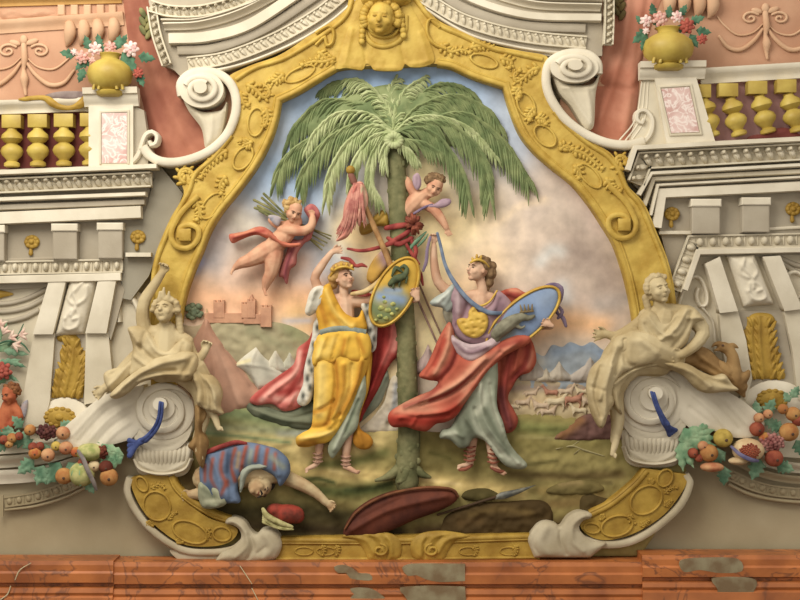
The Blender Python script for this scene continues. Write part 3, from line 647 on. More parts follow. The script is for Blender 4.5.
# ================================================================ upper volutes
def volute(label, cx, cy, rx, ry, shaft, sweep_, small, folds, dd=0):
    t = thing('volute', label, 'volute', cx, cy, dd)
    relief('shaft', shaft, -30+dd, 8, M['cream'], t, t=8, rim=18, res=2, folds=folds, R=12)
    MB().sweep(sweep_, [(-4.5, -38), (-4.5, 3), (-2.5, 6), (2.5, 6), (4.5, 3), (4.5, -38)], dd-4, scale=None).build('band', M['white'], t)
    b = MB()
    drum = [(cx+rx*math.cos(a), cy+ry*math.sin(a)) for a in [2*PI*i/44 for i in range(44)]]
    b.prism(drum, -30+dd, 6+dd, base=dd); b.build('drum', M['white'], t)
    b = MB(); b.sweep(spiral(cx, cy, rx*.74, rx*.40, -PI*.9, 1.3, 50, ry/rx), [(-3, -4), (-3, 5), (-1.5, 7), (1.5, 7), (3, 5), (3, -4)], 6+dd, base=dd)
    b.build('spiral', M['white'], t)
    b = MB(); b.lathe([(rx*.36, 0), (rx*.36, 1)], cx, cy, dd); b = MB()
    core = [(cx+rx*.3*math.cos(a), cy-1+ry*.34*math.sin(a)) for a in [2*PI*i/20 for i in range(20)]]
    b.prism(core, 4+dd, 20+dd, base=dd); b.build('core', M['white'], t, angle=40)
    if small:
        MB().sweep(small, [(-3, -30), (-3, 3), (-1.5, 6), (1.5, 6), (3, 3), (3, -30)], dd-6, scale=lambda u: 1-.35*u).build('curl', M['white'], t)
    return t
volute('upper left white volute with sweeping band beside the gilt frame', 202, 90, 22, 18, [(184, 96), (200, 112), (222, 112), (228, 104), (222, 136), (208, 150), (203, 130), (190, 112)],
       [(182, 96), (181, 84), (189, 75), (203, 71.5), (218, 74), (230, 83), (236, 98), (235, 116), (226, 136), (208, 152), (184, 161), (164, 162), (150, 156), (143, 147)],
       [(128, 166), (138, 156), (142, 144), (146, 135), (152, 132), (157, 136), (156, 143), (151, 145), (149, 141)],
       [([(200, 114), (207, 128), (210, 146)], 2, 3), ([(214, 112), (214, 130), (212, 146)], 2, 3), ([(192, 112), (224, 112)], 2, 3)])
volute('upper right white volute with sweeping band beside the gilt frame', 574, 68, 24, 15, [(552, 76), (566, 86), (590, 86), (598, 76), (594, 96), (592, 128), (584, 130), (570, 108), (558, 94)],
       [(598, 74), (597, 63), (588, 55), (574, 53), (560, 56), (549, 64), (546, 78), (548, 92), (555, 106), (567, 121), (585, 134), (607, 143), (628, 145), (644, 141)],
       [(625, 147), (640, 144), (650, 134), (652, 120), (646, 111), (638, 112), (637, 120), (642, 123), (644, 119)],
       [([(566, 90), (576, 108), (588, 126)], 2, 3), ([(584, 88), (588, 108), (590, 126)], 2, 3), ([(562, 90), (594, 90)], 2, 3)])

# ================================================================ gilt frame
fr = thing('gilt_frame', 'large curved gilt frame around the painted scene, with child mask on top', 'frame', 400, 300, -4)
FD = -8
inn_l = [(338, 69), (318, 81), (300, 92), (281, 101, 1), (278, 118), (271, 140), (258, 165), (240, 190), (222, 212), (210, 232), (202, 252), (192, 276), (184, 302), (180, 330), (176, 380)]
out_l = [(152, 400), (150, 330), (151, 290), (152, 272), (156, 254), (162, 238), (171, 218), (184, 194), (180, 178), (196, 170), (214, 152), (232, 130), (238, 112), (236, 92), (228, 78), (250, 66), (282, 54), (320, 28), (345, 10), (352, -10)]
relief('left_band', inn_l[::-1][::-1]+[(172, 420, 1), (156, 420, 1)]+out_l+[(372, -10, 1), (372, 66, 1)], FD, 0, M['gold'], fr, t=32, rim=3, res=2.6, lump=.5,
    folds=[([(262, 104), (266, 126), (252, 152), (230, 182)], 7, -2.5), ([(300, 70), (330, 50)], 5, -2), ([(196, 228), (180, 262), (170, 300)], 7, -2.2)])
inn_r = [(434, 64), (450, 67), (472, 77), (503, 87, 1), (510, 110), (520, 134), (534, 152), (552, 168), (572, 184), (588, 203), (602, 224), (614, 244), (622, 266), (628, 288), (634, 320), (640, 380)]
out_r = [(664, 400), (676, 330), (675, 296), (668, 262), (657, 234), (644, 204), (628, 186), (622, 170), (610, 153), (590, 141), (570, 124), (556, 108), (547, 90), (543, 72), (547, 57), (520, 51), (492, 45), (462, 32), (435, 18), (412, -10)]
relief('right_band', [(392, 66, 1)]+inn_r+[(644, 420, 1), (660, 420, 1)]+out_r+[(392, -10, 1)], FD, 0, M['gold'], fr, t=32, rim=3, res=2.6, lump=.5,
    folds=[([(524, 100), (536, 128), (560, 150)], 7, -2.5), ([(460, 55), (490, 66)], 5, -2), ([(612, 200), (634, 240), (646, 290)], 7, -2.2)])
RIM = [(-4, -20), (-4, 3), (-2.4, 6), (-.5, 6.5), (1, 5), (2, 5.6), (3.4, 4), (4, 1), (4, -20)]
def shift(p, dx, dy=0): return [(q[0]+dx, q[1]+dy, *q[2:]) for q in p]
MB().sweep([(q[0]-3.5, q[1]-2, *q[2:]) for q in inn_l], RIM, FD).build('inner_rim', M['gold'], fr)
MB().sweep([(q[0]+3.5, q[1]-2, *q[2:]) for q in inn_r][::-1], RIM, FD).build('inner_rim', M['gold'], fr)
MB().sweep([(236, 80), (256, 68), (286, 58), (322, 36), (346, 16), (354, -8)], ROUND(6, 8), FD).build('outer_rim', M['gold'], fr)
MB().sweep([(232, 136), (214, 158), (196, 174), (189, 192), (176, 216), (165, 240), (157, 262), (153, 290), (152, 330)][::-1], ROUND(6, 8), FD).build('outer_rim', M['gold'], fr)
MB().sweep([(410, -8), (434, 22), (462, 36), (492, 49), (520, 55), (542, 60)], ROUND(6, 8), FD).build('outer_rim', M['gold'], fr)
MB().sweep([(554, 112), (568, 127), (588, 144), (608, 157), (619, 172), (627, 190), (640, 206), (653, 236), (664, 264), (671, 296), (673, 330)], ROUND(6, 8), FD).build('outer_rim', M['gold'], fr)
def cart(cx, cy, rx, ry, rot, parent=fr, m=None, d=FD+3, w=2.6):
    """an oval cartouche: raised bead ring round a sunk field"""
    a0 = math.radians(rot); pts = []
    for i in range(26):
        a = 2*PI*i/26; k = 1; x, y = rx*k*math.cos(a), ry*k*math.sin(a); pts.append((cx+x*math.cos(a0)-y*math.sin(a0), cy+x*math.sin(a0)+y*math.cos(a0)))
    MB().sweep(pts, ROUND(w, 3), d, closed=True).build('cartouche', m or M['gold'], parent)
def acan(pts, parent=fr, m=None, d=FD+2, r=3.2):
    """a curling acanthus scroll made of overlapping lobes along a path"""
    b = MB(); P = along(pts, max(5, int(len(spl(pts, False, 1.5))*1.5/5))); n = len(P)
    b.tube([(x, y, d+1, r*(.9-.5*i/n)) for i, (x, y, a) in enumerate(P)], base=d, seg=8)
    for i, (x, y, a) in enumerate(P):
        k = r*(1-.55*i/n)*1.15
        for s in (-1, 1): q = a+s*1.0; b.blob(x+math.cos(q)*k*1.1, y+math.sin(q)*k*1.1, d+1, k*1.15, k*.6, k*.8, rot=math.degrees(q), base=d, seg=9, rings=6)
    x, y, a = P[-1]; b.blob(x, y, d+2, r*.8, r*.8, r*.8, base=d)
    return b.build('acanthus', m or M['gold'], parent)
for c in ((256, 122, 8, 14, 8), (243, 158, 13, 8, -55), (300, 74, 16, 6, -25), (212, 206, 15, 8, -52)): cart(*c)
for c in ((526, 105, 8, 13, -24), (545, 136, 8, 13, -45), (484, 61, 14, 6, 18), (590, 176, 15, 7, 48)): cart(*c)
for p in ([(246, 84), (256, 90), (264, 98), (270, 94), (266, 86), (258, 86)], [(240, 92), (244, 104), (250, 106)], [(228, 150), (216, 158), (206, 168), (200, 180)], [(252, 142), (246, 144), (240, 140)], [(266, 108), (268, 118), (264, 128)],
          [(186, 184), (180, 178), (182, 170), (190, 170), (194, 178), (190, 186)], [(226, 176), (220, 186), (222, 196)], [(196, 200), (200, 212), (196, 222)], [(336, 58), (324, 62), (312, 62), (300, 66)], [(284, 74), (274, 82), (268, 80)], [(318, 52), (326, 58), (334, 64)]): acan(p)
for p in ([(540, 68), (532, 70), (524, 78), (516, 82), (514, 74), (522, 70)], [(520, 88), (516, 94), (520, 98)], [(470, 48), (480, 46), (494, 48)], [(536, 118), (544, 120), (546, 126)], [(534, 108), (528, 116), (530, 122)], [(560, 150), (566, 146), (574, 150)],
          [(624, 170), (616, 166), (618, 156), (626, 158), (624, 166)], [(572, 150), (584, 154), (594, 162), (604, 170)], [(574, 166), (580, 172), (578, 180)], [(606, 178), (612, 188), (622, 192)], [(440, 44), (450, 52), (462, 50), (472, 54)], [(500, 58), (512, 62), (508, 70)]): acan(p)
# ribbon-like hooks beside the shell
for p in ([(316, 34), (322, 30), (330, 27), (334, 34), (332, 44), (327, 46), (325, 38), (320, 42), (316, 46)], [(437, 36), (432, 44), (440, 28), (434, 20), (428, 22), (427, 32), (430, 40), (436, 46), (446, 50)][2:]):
    MB().sweep(p, ROUND(4.5, 9), FD).build('hook', M['gold'], fr)
# scrolls with squared eyes near the statues
for cx, cy, s in ((185, 236, 1), (622, 226, -1)):
    MB().sweep([(cx+s*14, cy-40), (cx-s*4, cy-22), (cx-s*13, cy-2), (cx-s*8, cy+10), (cx+s*4, cy+12), (cx+s*13, cy+4), (cx+s*14, cy-6), (cx+s*6, cy-11), (cx-s*4, cy-8), (cx-s*5, cy+2)][::1], [(-2.6, 0), (-2.6, 9), (-1, 11), (1, 11), (2.6, 9), (2.6, 0)], FD).build('scroll', M['gold'], fr)
    MB().box(cx-5, cy-7, cx+7, cy+5, FD, 8, bev=1.5).build('scroll_eye', M['gold'], fr)
# shell plate and child mask at the top
relief('shell', [(372, -12, 1), (356, 4), (348, 28), (338, 62), (338, 69), (346, 68), (362, 70), (366, 64), (371, 66), (374, 70), (388, 71), (401, 70), (405, 64), (410, 67), (422, 67), (433, 63), (434, 56), (426, 34), (412, 8), (402, -12, 1)], FD+3, 2, M['gold'], fr, t=6, rim=2, res=1.8,
    folds=[([(366, 6), (364, 40), (366, 62)], 1.6, -2.5), ([(398, 6), (400, 40), (405, 62)], 1.6, -2.5), ([(352, 30), (345, 64)], 2, 2), ([(420, 34), (428, 60)], 2, 2), ([(344, 67), (360, 68)], 2, 2.5), ([(376, 69), (400, 69)], 2, 2.5), ([(410, 66), (430, 62)], 2, 2.5)])
MB().sweep([(364, 20), (366, 36), (374, 45), (386, 47), (398, 42), (405, 32), (406, 16)], ROUND(6, 7), FD+4).build('collar', M['gold'], fr)
MB().sweep([(368, 24), (372, 34), (382, 38), (393, 36), (400, 28)], ROUND(4, 9), FD+4).build('collar', M['gold'], fr)

# lower part of the frame
LG = M['goldd']
ll = [(131, 478, 1), (133, 490), (143, 510), (160, 529), (184, 544), (212, 546), (231, 541), (238, 530), (229, 524), (210, 518), (188, 503), (174, 488), (166, 470, 1)]
lr = [(686, 474, 1), (685, 486), (666, 512), (640, 530), (614, 539), (594, 538), (581, 528), (582, 520), (590, 517), (610, 506), (632, 487), (644, 468, 1)]
relief('lower_left_band', ll, FD-6, 0, LG, fr, t=30, rim=3, res=2.2, lump=.4); relief('lower_right_band', lr, FD-6, 0, LG, fr, t=30, rim=3, res=2.2, lump=.4)
MB().sweep([(171, 476), (177, 488), (191, 501), (213, 514), (233, 521)], RIM, FD-6).build('inner_rim', LG, fr)
MB().sweep([(646, 470), (634, 484), (611, 503), (590, 514)], RIM, FD-6).build('inner_rim', LG, fr)
for c in ((157, 506, 13, 15, -30), (190, 532, 18, 10, 22), (222, 534, 9, 7, 10), (142, 484, 8, 5, 60)): cart(*c, m=LG, d=FD-3)
for c in ((646, 500, 17, 13, -35), (617, 526, 16, 10, -15), (665, 478, 9, 7, -60), (592, 528, 8, 5, 10)): cart(*c, m=LG, d=FD-3)
for p in ([(150, 488), (160, 484), (166, 490)], [(168, 520), (172, 514), (178, 512)], [(206, 528), (210, 534), (204, 542)], [(146, 522), (154, 526)], [(176, 540), (184, 542)]): acan(p, m=LG, d=FD-4, r=1.8)
for p in ([(664, 494), (670, 488), (678, 488)], [(632, 514), (630, 520), (636, 524)], [(652, 478), (650, 486)], [(664, 506), (672, 500)], [(604, 514), (600, 520)], [(640, 526), (650, 520)]): acan(p, m=LG, d=FD-4, r=1.8)
relief('bottom_band', [(276, 537, 1), (536, 533, 1), (540, 562, 1), (270, 562, 1)], FD-6, 0, LG, fr, t=30, rim=3, res=3, lump=.4)
MB().sweep([(276, 541), (400, 541), (536, 537)], RIM, FD-6).build('inner_rim', LG, fr); MB().sweep([(276, 558.5), (400, 558.5), (536, 557)], ROUND(4, 6), FD-6).build('outer_rim', LG, fr)
for x in (310, 332, 474, 515): cart(x-6, 551, 9, 4, 0, m=LG, d=FD-4, w=1.8)
for x in (322, 336, 474, 514): acan([(x, 545), (x+2, 550), (x, 556)], m=LG, d=FD-3, r=1.7)
for s, cx in ((1, 372), (-1, 440)):
    q = lambda x, y: (cx+s*x, y)
    relief('shell_leaf', [q(-30, 536), q(-14, 532), q(4, 531), q(20, 534), q(29, 542), q(28, 556), (*q(22, 561), 1), (*q(-4, 561), 1), q(-8, 550), q(-16, 541)], FD-2, 5, LG, fr, t=4, rim=1, res=1.6,
        folds=[([q(-22, 536), q(-6, 540), q(2, 552)], 1.8, 2.5), ([q(-8, 533), q(8, 538), q(12, 552)], 1.8, 2.5), ([q(6, 533), q(18, 540), q(20, 556)], 1.8, 2.5), ([q(-2, 536), q(5, 545), q(6, 558)], 1.3, -2.5), ([q(12, 534), q(16, 546), q(15, 558)], 1.3, -2.5)])
    MB().sweep(spiral(cx+s*8, 550, 8, 2, -PI/2, s*1.3, 24, .8), ROUND(3, 4), FD+3).build('curl', LG, fr)

# ================================================================ white leaf scrolls hugging the frame's lower ends
t = thing('leaf_scroll', 'white leaf scroll under the lower left end of the gilt frame', 'scroll', 250, 540, -4)
relief('leaf_curl', [(226, 523), (228, 518), (236, 516.5), (245, 521), (251, 530), (257, 534), (262, 529), (271, 528), (279, 534), (282, 545), (277, 557), (266, 561, 1), (215, 561, 1), (222, 552), (233, 547), (241, 538), (240, 530), (234, 525)], FD-2, 9, M['dimmed'], t, t=28, rim=4, res=1.6, R=9,
    folds=[([(250, 534), (254, 546), (248, 558)], 2, -4), ([(234, 520), (246, 530), (248, 544), (236, 556)], 2.5, 3), ([(266, 534), (272, 546), (264, 557)], 4, 3), ([(258, 552), (266, 546)], 1.4, -2)])
MB().sweep([(130, 478), (128, 492), (138, 513), (156, 533), (182, 549), (208, 552), (232, 549), (244, 540)], [(-3, -28), (-3, 3), (-1, 5), (2, 5), (4, 2), (5, -28)], FD-6).build('band', M['dimmed'], t)
relief('apron', [(180, 561.5, 1), (170, 550), (190, 552), (214, 554), (236, 550), (244, 561.5, 1)], FD-10, 2, M['dimmed'], t, t=22, rim=2, res=3)
t = thing('leaf_scroll', 'white leaf scroll under the lower right end of the gilt frame', 'scroll', 560, 540, -4)
relief('leaf_curl', [(528, 541), (530, 533), (537, 524), (546, 520.5), (555, 523), (560, 526), (568, 516), (578, 511), (590, 512.5), (591, 517), (582, 521), (579, 528), (585, 536), (594, 541), (606, 543), (590, 557, 1), (534, 557, 1)], FD-2, 9, M['dimmed'], t, t=28, rim=4, res=1.6, R=9,
    folds=[([(560, 528), (560, 540), (566, 554)], 2, -4), ([(584, 514), (572, 524), (572, 540), (582, 550)], 2.5, 3), ([(545, 526), (540, 540), (548, 554)], 4.5, 3), ([(536, 530), (532, 542), (538, 553)], 1.4, -2)])
MB().sweep([(686, 474), (690, 484), (680, 506), (656, 528), (630, 542), (604, 545), (584, 540)][::-1], [(-5, -28), (-4, 2), (-2, 5), (1, 5), (3, 3), (3, -28)], FD-6).build('band', M['dimmed'], t)

# ================================================================ lower volutes carrying the statues
def big_volute(label, cx, cy, R, kx, tail, flutes, cush, rings, x, y):
    t = thing('volute', label, 'volute', x, y, 0)
    relief('tail', tail, -26, 4, M['white'], t, t=12, rim=24, res=2.2, folds=flutes)
    drum = [(cx+R*math.cos(a), cy+R*.93*math.sin(a)) for a in [2*PI*i/56 for i in range(56)]]; low = [(px, py+12) for px, py in drum]
    relief('drum', [(*p, ) for p in drum[28:]+[drum[0]]+low[:29]], -30, 2, M['cream'], t, t=8, rim=26, res=2.5, R=5, folds=[([(cx-R*.98, cy+9), (cx-R*.7, cy+R*.66+7), (cx, cy+R*.93+7), (cx+R*.7, cy+R*.66+7), (cx+R*.98, cy+9)], 1.4, -2.5)])
    relief('face', drum, -6, 2, M['white'], t, t=4, rim=5, res=3, R=4)
    b = MB(); b.sweep(spiral(cx, cy, R*.95, R*.26, -PI*.15, -1.7, 90, .93), [(-3.4, -3), (-3.4, 5), (-2.4, 7), (2, 6.5), (3.4, 4), (3.4, -3)], 1, scale=lambda u: min(1.25-.45*u, .15+u*9)); b.build('spiral', M['white'], t)
    for r, d in rings: MB().prism([(cx+kx*(R-r)*.25+r*math.cos(a), cy-(R-r)*.2+r*.92*math.sin(a)) for a in [2*PI*i/40 for i in range(40)]], -2, d, base=1).build('step', M['white'], t, angle=40)
    ex, ey = cx+kx*(R-8)*.25, cy-(R-8)*.22-3
    b = MB(); b.lathe([(7.5, 0), (7.5, 1)], ex, ey, 1); b = MB()
    b.prism([(ex+7*math.cos(a), ey+6.5*math.sin(a)) for a in [2*PI*i/24 for i in range(24)]], 2, 24, base=2); b.build('core', M['white'], t, angle=40)
    # gadrooned cushion
    x0, x1, yt, yb = cush
    b = MB(); n = 15
    for k in range(13):
        u = -1+2*k/12; xm = (x0+x1)/2; hw = (x1-x0)/2-3
        MB().tube([(xm+u*hw*.98, yt-4, -12, 2.4), (xm+u*hw*.98, yt+5, -9+3*(1-u*u), 2.9), (xm+u*hw*.84, yb-9-4*u*u, -12, 1.8)], base=-22, seg=8).build('gadroon', M['cream'], t)
    MB().sweep([(x0+1, yt+10), (x0+8, yb-8), ((x0+x1)/2, yb-3.5), (x1-8, yb-8), (x1-1, yt+10)], ROUND(4.5, 14), -16).build('rim', M['cream'], t)
    relief('cushion', [(x0+3, yt-6), (x1-3, yt-6), (x1, yt+3), (x1-6, yb-4), ((x0+x1)/2, yb), (x0+6, yb-4), (x0, yt+3)], -22, 8, M['cream'], t, t=16, rim=6, res=1.8, R=14,
        folds=[([(x0+5+(x1-x0-10)*k/n, yt-1), ((x0+x1)/2+((x0+5+(x1-x0-10)*k/n)-(x0+x1)/2)*.82, yb-9)], 1.1, 1.6) for k in range(n+1)]+[([(x0+2, yt+12), ((x0+x1)/2, yb-6), (x1-2, yt+12)], 1.5, 2.5)])
    return t
VL = big_volute('lower left white volute carrying the raised-arm statue', 164, 411, 30.5, -.3, [(146, 384, 1), (128, 388), (106, 395), (84, 412), (66, 428), (60, 442), (70, 450), (96, 448), (134, 438, 1), (150, 420, 1)],
    [([(142, 388), (108, 402), (76, 434)], 1.5, 2.4), ([(138, 396), (110, 410), (82, 440)], 1.5, -2.4), ([(136, 402), (112, 418), (90, 442)], 1.5, 2.4), ([(134, 412), (114, 426), (98, 444)], 1.5, -2.4), ([(134, 420), (118, 432), (106, 445)], 1.5, 2)],
    (134, 193, 448, 477), [(21, 6), (13, 10)], 164, 450)
VR = big_volute('lower right white volute carrying the reclining statue', 652, 401, 33, .2, [(664, 366, 1), (690, 373), (716, 386), (742, 402), (760, 420), (752, 434), (730, 436), (706, 428), (688, 428, 1), (668, 410, 1)],
    [([(676, 372), (716, 396), (744, 424)], 1.5, 2.4), ([(684, 384), (712, 404), (734, 428)], 1.5, -2.4), ([(688, 392), (710, 412), (724, 430)], 1.5, 2.4), ([(686, 406), (704, 420)], 1.5, -2.2)],
    (622, 683, 436, 467), [(23, 6), (14, 10)], 652, 440)
KI = 1.0

# ================================================================ THE PAINTED SCENE inside the gilt frame
PIG = M['pig']
SKY = paint((221, 201, 179), [
    ([(300, 90), (400, 80), (480, 95)], 60, (158, 187, 224), 1), ([(250, 170), (300, 180), (330, 240)], 50, (171, 195, 226), 1), ([(500, 110), (520, 150)], 30, (182, 197, 221), .9),
    ([(310, 270), (300, 240)], 24, (177, 193, 215), .8), ([(205, 250), (214, 235)], 20, (188, 179, 182), .9), ([(240, 222), (256, 232)], 16, (201, 195, 177), .8), ([(215, 265), (232, 280)], 14, (171, 173, 182), .8),
    ([(200, 300), (260, 300), (320, 300)], 24, (243, 186, 142), .95), ([(235, 275), (300, 262)], 16, (232, 195, 168), .8), ([(298, 318), (318, 322)], 18, (241, 195, 129), .9),
    ([(350, 230), (380, 260), (385, 330), (380, 420)], 28, (250, 223, 168), 1), ([(425, 170), (430, 230), (430, 340)], 24, (250, 232, 173), 1), ([(450, 230), (490, 215)], 24, (250, 226, 171), 1), ([(500, 250), (450, 300)], 22, (250, 219, 173), .8),
    ([(520, 210), (560, 190), (590, 220)], 34, (212, 193, 177), .9), ([(520, 240), (540, 262)], 22, (221, 199, 179), .8), ([(575, 250), (605, 270), (615, 300)], 26, (176, 156, 142), 1), ([(560, 290), (590, 310)], 20, (201, 179, 164), .9),
    ([(540, 262), (552, 250), (560, 252)], 7, (215, 215, 210), .8), ([(562, 286), (566, 300)], 8, (212, 215, 215), .7), ([(480, 228), (500, 222), (520, 206), (545, 200)], 4, (250, 223, 186), .7), ([(520, 215), (522, 235), (515, 250)], 4, (241, 217, 190), .6),
    ([(535, 330), (560, 322), (600, 325)], 13, (250, 195, 142), .95), ([(600, 305), (625, 300)], 10, (186, 175, 168), .7), ([(286, 322), (310, 320)], 4, (182, 182, 195), .8),
    ([(540, 150), (570, 180), (600, 230)], 10, (210, 188, 177), .6), ([(195, 268), (200, 262)], 6, (160, 171, 221), .9)])
struct(relief('wall_painted_sky', [(p[0]-3*0, p[1]-2, *p[2:]) for p in ([(338, 40, 1), (300, 70), (270, 90, 1), (262, 130), (230, 186), (196, 236), (172, 300), (160, 380), (152, 470), (170, 510), (230, 540), (270, 556, 1), (540, 556, 1), (600, 530), (650, 500), (668, 440), (655, 340), (640, 270), (600, 205), (545, 145), (512, 80, 1), (470, 60), (434, 40, 1)])], -39, 0, PIG, t=2, rim=2, res=5, paint=SKY))

def hill(name, pts, d, h, base, strokes=(), folds=(), res=2.5, lump=1.3, label=None, cat=None, **k):
    o = relief(name, pts, d, h, PIG, None, R=k.pop('R', 10), t=4, rim=1.5, res=res, lump=lump, folds=folds, paint=paint(base, strokes, k.pop('var', None)))
    if label: tag(o, label, cat)
    else: struct(o)
    return o
hill('hills', [(160, 330), (196, 326), (214, 318), (240, 322), (275, 322), (300, 330), (316, 344), (330, 380), (330, 440, 1), (150, 440, 1)], -36, 1.5, (164, 152, 118),
     [([(290, 328), (310, 345), (318, 370)], 10, (136, 140, 98), .8), ([(220, 330), (250, 345)], 9, (178, 168, 130), .7), ([(250, 330), (290, 350)], 6, (150, 148, 112), .7), ([(190, 330), (180, 360)], 14, (184, 158, 124), .7)])
hill('mountains', [(516, 380, 1), (522, 360), (533, 352), (544, 356), (552, 345), (562, 347), (570, 342), (582, 346), (592, 342), (604, 350), (616, 344), (640, 350), (650, 392, 1), (516, 392, 1)], -36.5, 1.5, (158, 168, 176),
     [([(556, 352), (580, 346), (600, 352)], 6, (140, 158, 180), .8), ([(530, 368), (540, 362)], 6, (184, 180, 166), .8), ([(604, 356), (612, 366)], 5, (120, 140, 180), .7)], folds=[([(552, 346), (546, 366)], 2, 1.2), ([(570, 343), (576, 362)], 2, 1.2)])
hill('plain', [(500, 384), (540, 380), (600, 384), (650, 382), (655, 440, 1), (496, 440, 1)], -35, 1, (196, 176, 136),
     [([(500, 388), (560, 388), (640, 388)], 4, (158, 138, 124), .9), ([(500, 402), (560, 400), (640, 404)], 8, (214, 188, 142), .8), ([(520, 416), (600, 418)], 3, (170, 150, 100), .7)])
hill('meadow', [(150, 425), (190, 412), (220, 402), (250, 408), (280, 420), (330, 428), (370, 430), (400, 428), (440, 432), (492, 424), (510, 416), (540, 414), (575, 418), (600, 424), (640, 420), (670, 430, 1), (690, 480, 1), (640, 556, 1), (180, 556, 1), (148, 480, 1)], -34, 3, (150, 136, 78),
     [([(190, 412), (230, 412), (300, 424)], 10, (128, 144, 98), .9), ([(200, 428), (260, 430), (310, 434)], 6, (140, 150, 116), .8), ([(280, 434), (320, 432)], 4, (150, 160, 160), .7),
      ([(235, 440), (290, 446), (350, 448), (380, 440)], 10, (216, 192, 124), 1), ([(290, 466), (340, 472), (400, 478), (470, 486), (520, 492)], 9, (216, 188, 116), 1), ([(300, 455), (320, 462)], 8, (212, 188, 120), .9), ([(380, 432), (400, 436), (425, 430)], 5, (202, 180, 116), .8),
      ([(315, 464), (350, 462), (385, 452)], 5, (112, 112, 60), .9), ([(425, 440), (440, 452), (470, 462)], 9, (128, 116, 62), .8), ([(410, 466), (440, 466)], 4, (110, 96, 48), .7), ([(520, 426), (560, 430), (590, 432)], 7, (128, 132, 72), .9), ([(500, 442), (560, 446), (620, 440)], 5, (140, 128, 70), .8),
      ([(520, 458), (560, 460), (600, 466)], 6, (154, 140, 82), .8), ([(510, 474), (560, 476), (620, 474)], 5, (98, 80, 44), .85), ([(540, 490), (600, 494)], 5, (150, 126, 70), .8), ([(545, 504), (600, 500)], 6, (124, 98, 54), .8),
      ([(200, 500), (240, 512), (300, 512), (345, 516)], 12, (66, 58, 30), 1), ([(300, 486), (340, 492), (390, 486)], 7, (78, 84, 42), .95), ([(330, 502), (350, 506)], 6, (120, 104, 56), .7), ([(185, 470), (200, 500)], 12, (88, 70, 40), .9), ([(230, 524), (340, 530), (400, 532)], 9, (56, 44, 24), 1),
      ([(420, 532), (480, 528), (540, 530), (580, 520)], 9, (70, 52, 28), 1), ([(490, 506), (540, 510)], 6, (92, 74, 36), .9), ([(300, 480), (318, 478), (334, 482)], 2, (58, 66, 32), .9), ([(346, 490), (372, 488), (392, 482)], 2.5, (60, 68, 34), .9), ([(240, 452), (262, 456)], 2, (150, 140, 84), .7), ([(330, 470), (352, 474)], 1.6, (232, 208, 140), .8), ([(420, 478), (460, 484)], 2, (236, 210, 144), .7), ([(500, 462), (528, 464), (556, 460)], 1.8, (96, 88, 46), .8), ([(560, 484), (610, 482)], 2, (84, 70, 36), .8), ([(430, 452), (450, 458)], 2, (96, 90, 44), .8), ([(200, 432), (240, 436), (290, 442)], 2, (110, 130, 90), .8), ([(520, 436), (570, 438), (610, 436)], 1.6, (176, 164, 104), .8)],
     folds=[([(250, 440), (330, 446)], 4, 1.5), ([(300, 480), (400, 486)], 3, 1.5), ([(520, 426), (600, 430)], 4, 1.5), ([(510, 474), (600, 480)], 3, -1.5), ([(420, 500), (520, 496)], 4, 1)], res=2.4, R=8)
def rock(pts, d, base, st, label, folds=()):
    o = relief('rock', pts, d, 5, PIG, None, R=9, t=6, rim=1, res=1.8, lump=1.6, folds=folds, paint=paint(base, st)); tag(o, label, 'rock')
rock([(555, 440), (560, 430), (572, 422), (584, 415), (600, 413), (614, 418), (626, 440, 1)], -31, (116, 82, 74), [([(560, 436), (580, 420)], 5, (150, 104, 60), .8)], 'low purple brown mound behind the right statue\'s hanging foot')
rock([(460, 496), (468, 490), (484, 488), (494, 491), (500, 497), (484, 502), (466, 500)], -28, (84, 74, 38), [], 'small dark green bush clump beside the fallen spear blade')
rock([(546, 492), (552, 486), (566, 482), (586, 480), (600, 484), (604, 490), (590, 494), (560, 495)], -28, (112, 98, 54), [([(560, 484), (580, 482)], 3, (150, 128, 80), .8)], 'olive rock lying on the meadow right of the spear')
rock([(440, 530), (446, 516), (462, 508), (480, 502), (510, 501), (540, 500), (552, 510), (552, 534, 1), (440, 538, 1)], -28, (74, 56, 28), [([(470, 514), (500, 508), (530, 512)], 4, (106, 84, 44), .8), ([(460, 522), (480, 520)], 5, (98, 74, 40), .7)], 'dark brown rocky bank along the bottom of the gilt frame', folds=[([(470, 506), (500, 516), (540, 512)], 3, 1.5)])
rock([(580, 500), (590, 494), (610, 498), (630, 486), (640, 490), (610, 512), (584, 520)], -28, (82, 66, 34), [], 'dark rock tucked behind the lower right band of the frame')
# castle
t = thing('castle', 'pink walled castle with towers on the hilltop above the tents', 'castle', 245, 322, -33)
CAS = mat('distant_pink_masonry', (214, 156, 118), (190, 134, 102), 8)
for i_, (nm, r) in enumerate((('curtain_wall', (205, 313, 248, 323)), ('tower', (214, 302, 225, 318)), ('curtain_wall', (244, 314, 266, 324)), ('tower', (242, 304, 249, 318)), ('keep', (248, 301, 256, 318)), ('tower', (261, 307, 272, 327)))):
    z_ = -32+i_*.5; m = MB().box(*r, -36, z_, bev=.4); 
    if nm != 'curtain_wall':
        for k in range(3): w = (r[2]-r[0])/5; m.box(r[0]+k*2*w, r[1]-2, r[0]+(k*2+1)*w, r[1]+1, -36, z_-.2)
    m.build(nm, CAS, t, smooth=False)
MB().lathe([(4, 0), (.3, 7)], 252, 301, -34, seg=10).build('spire', CAS, t)
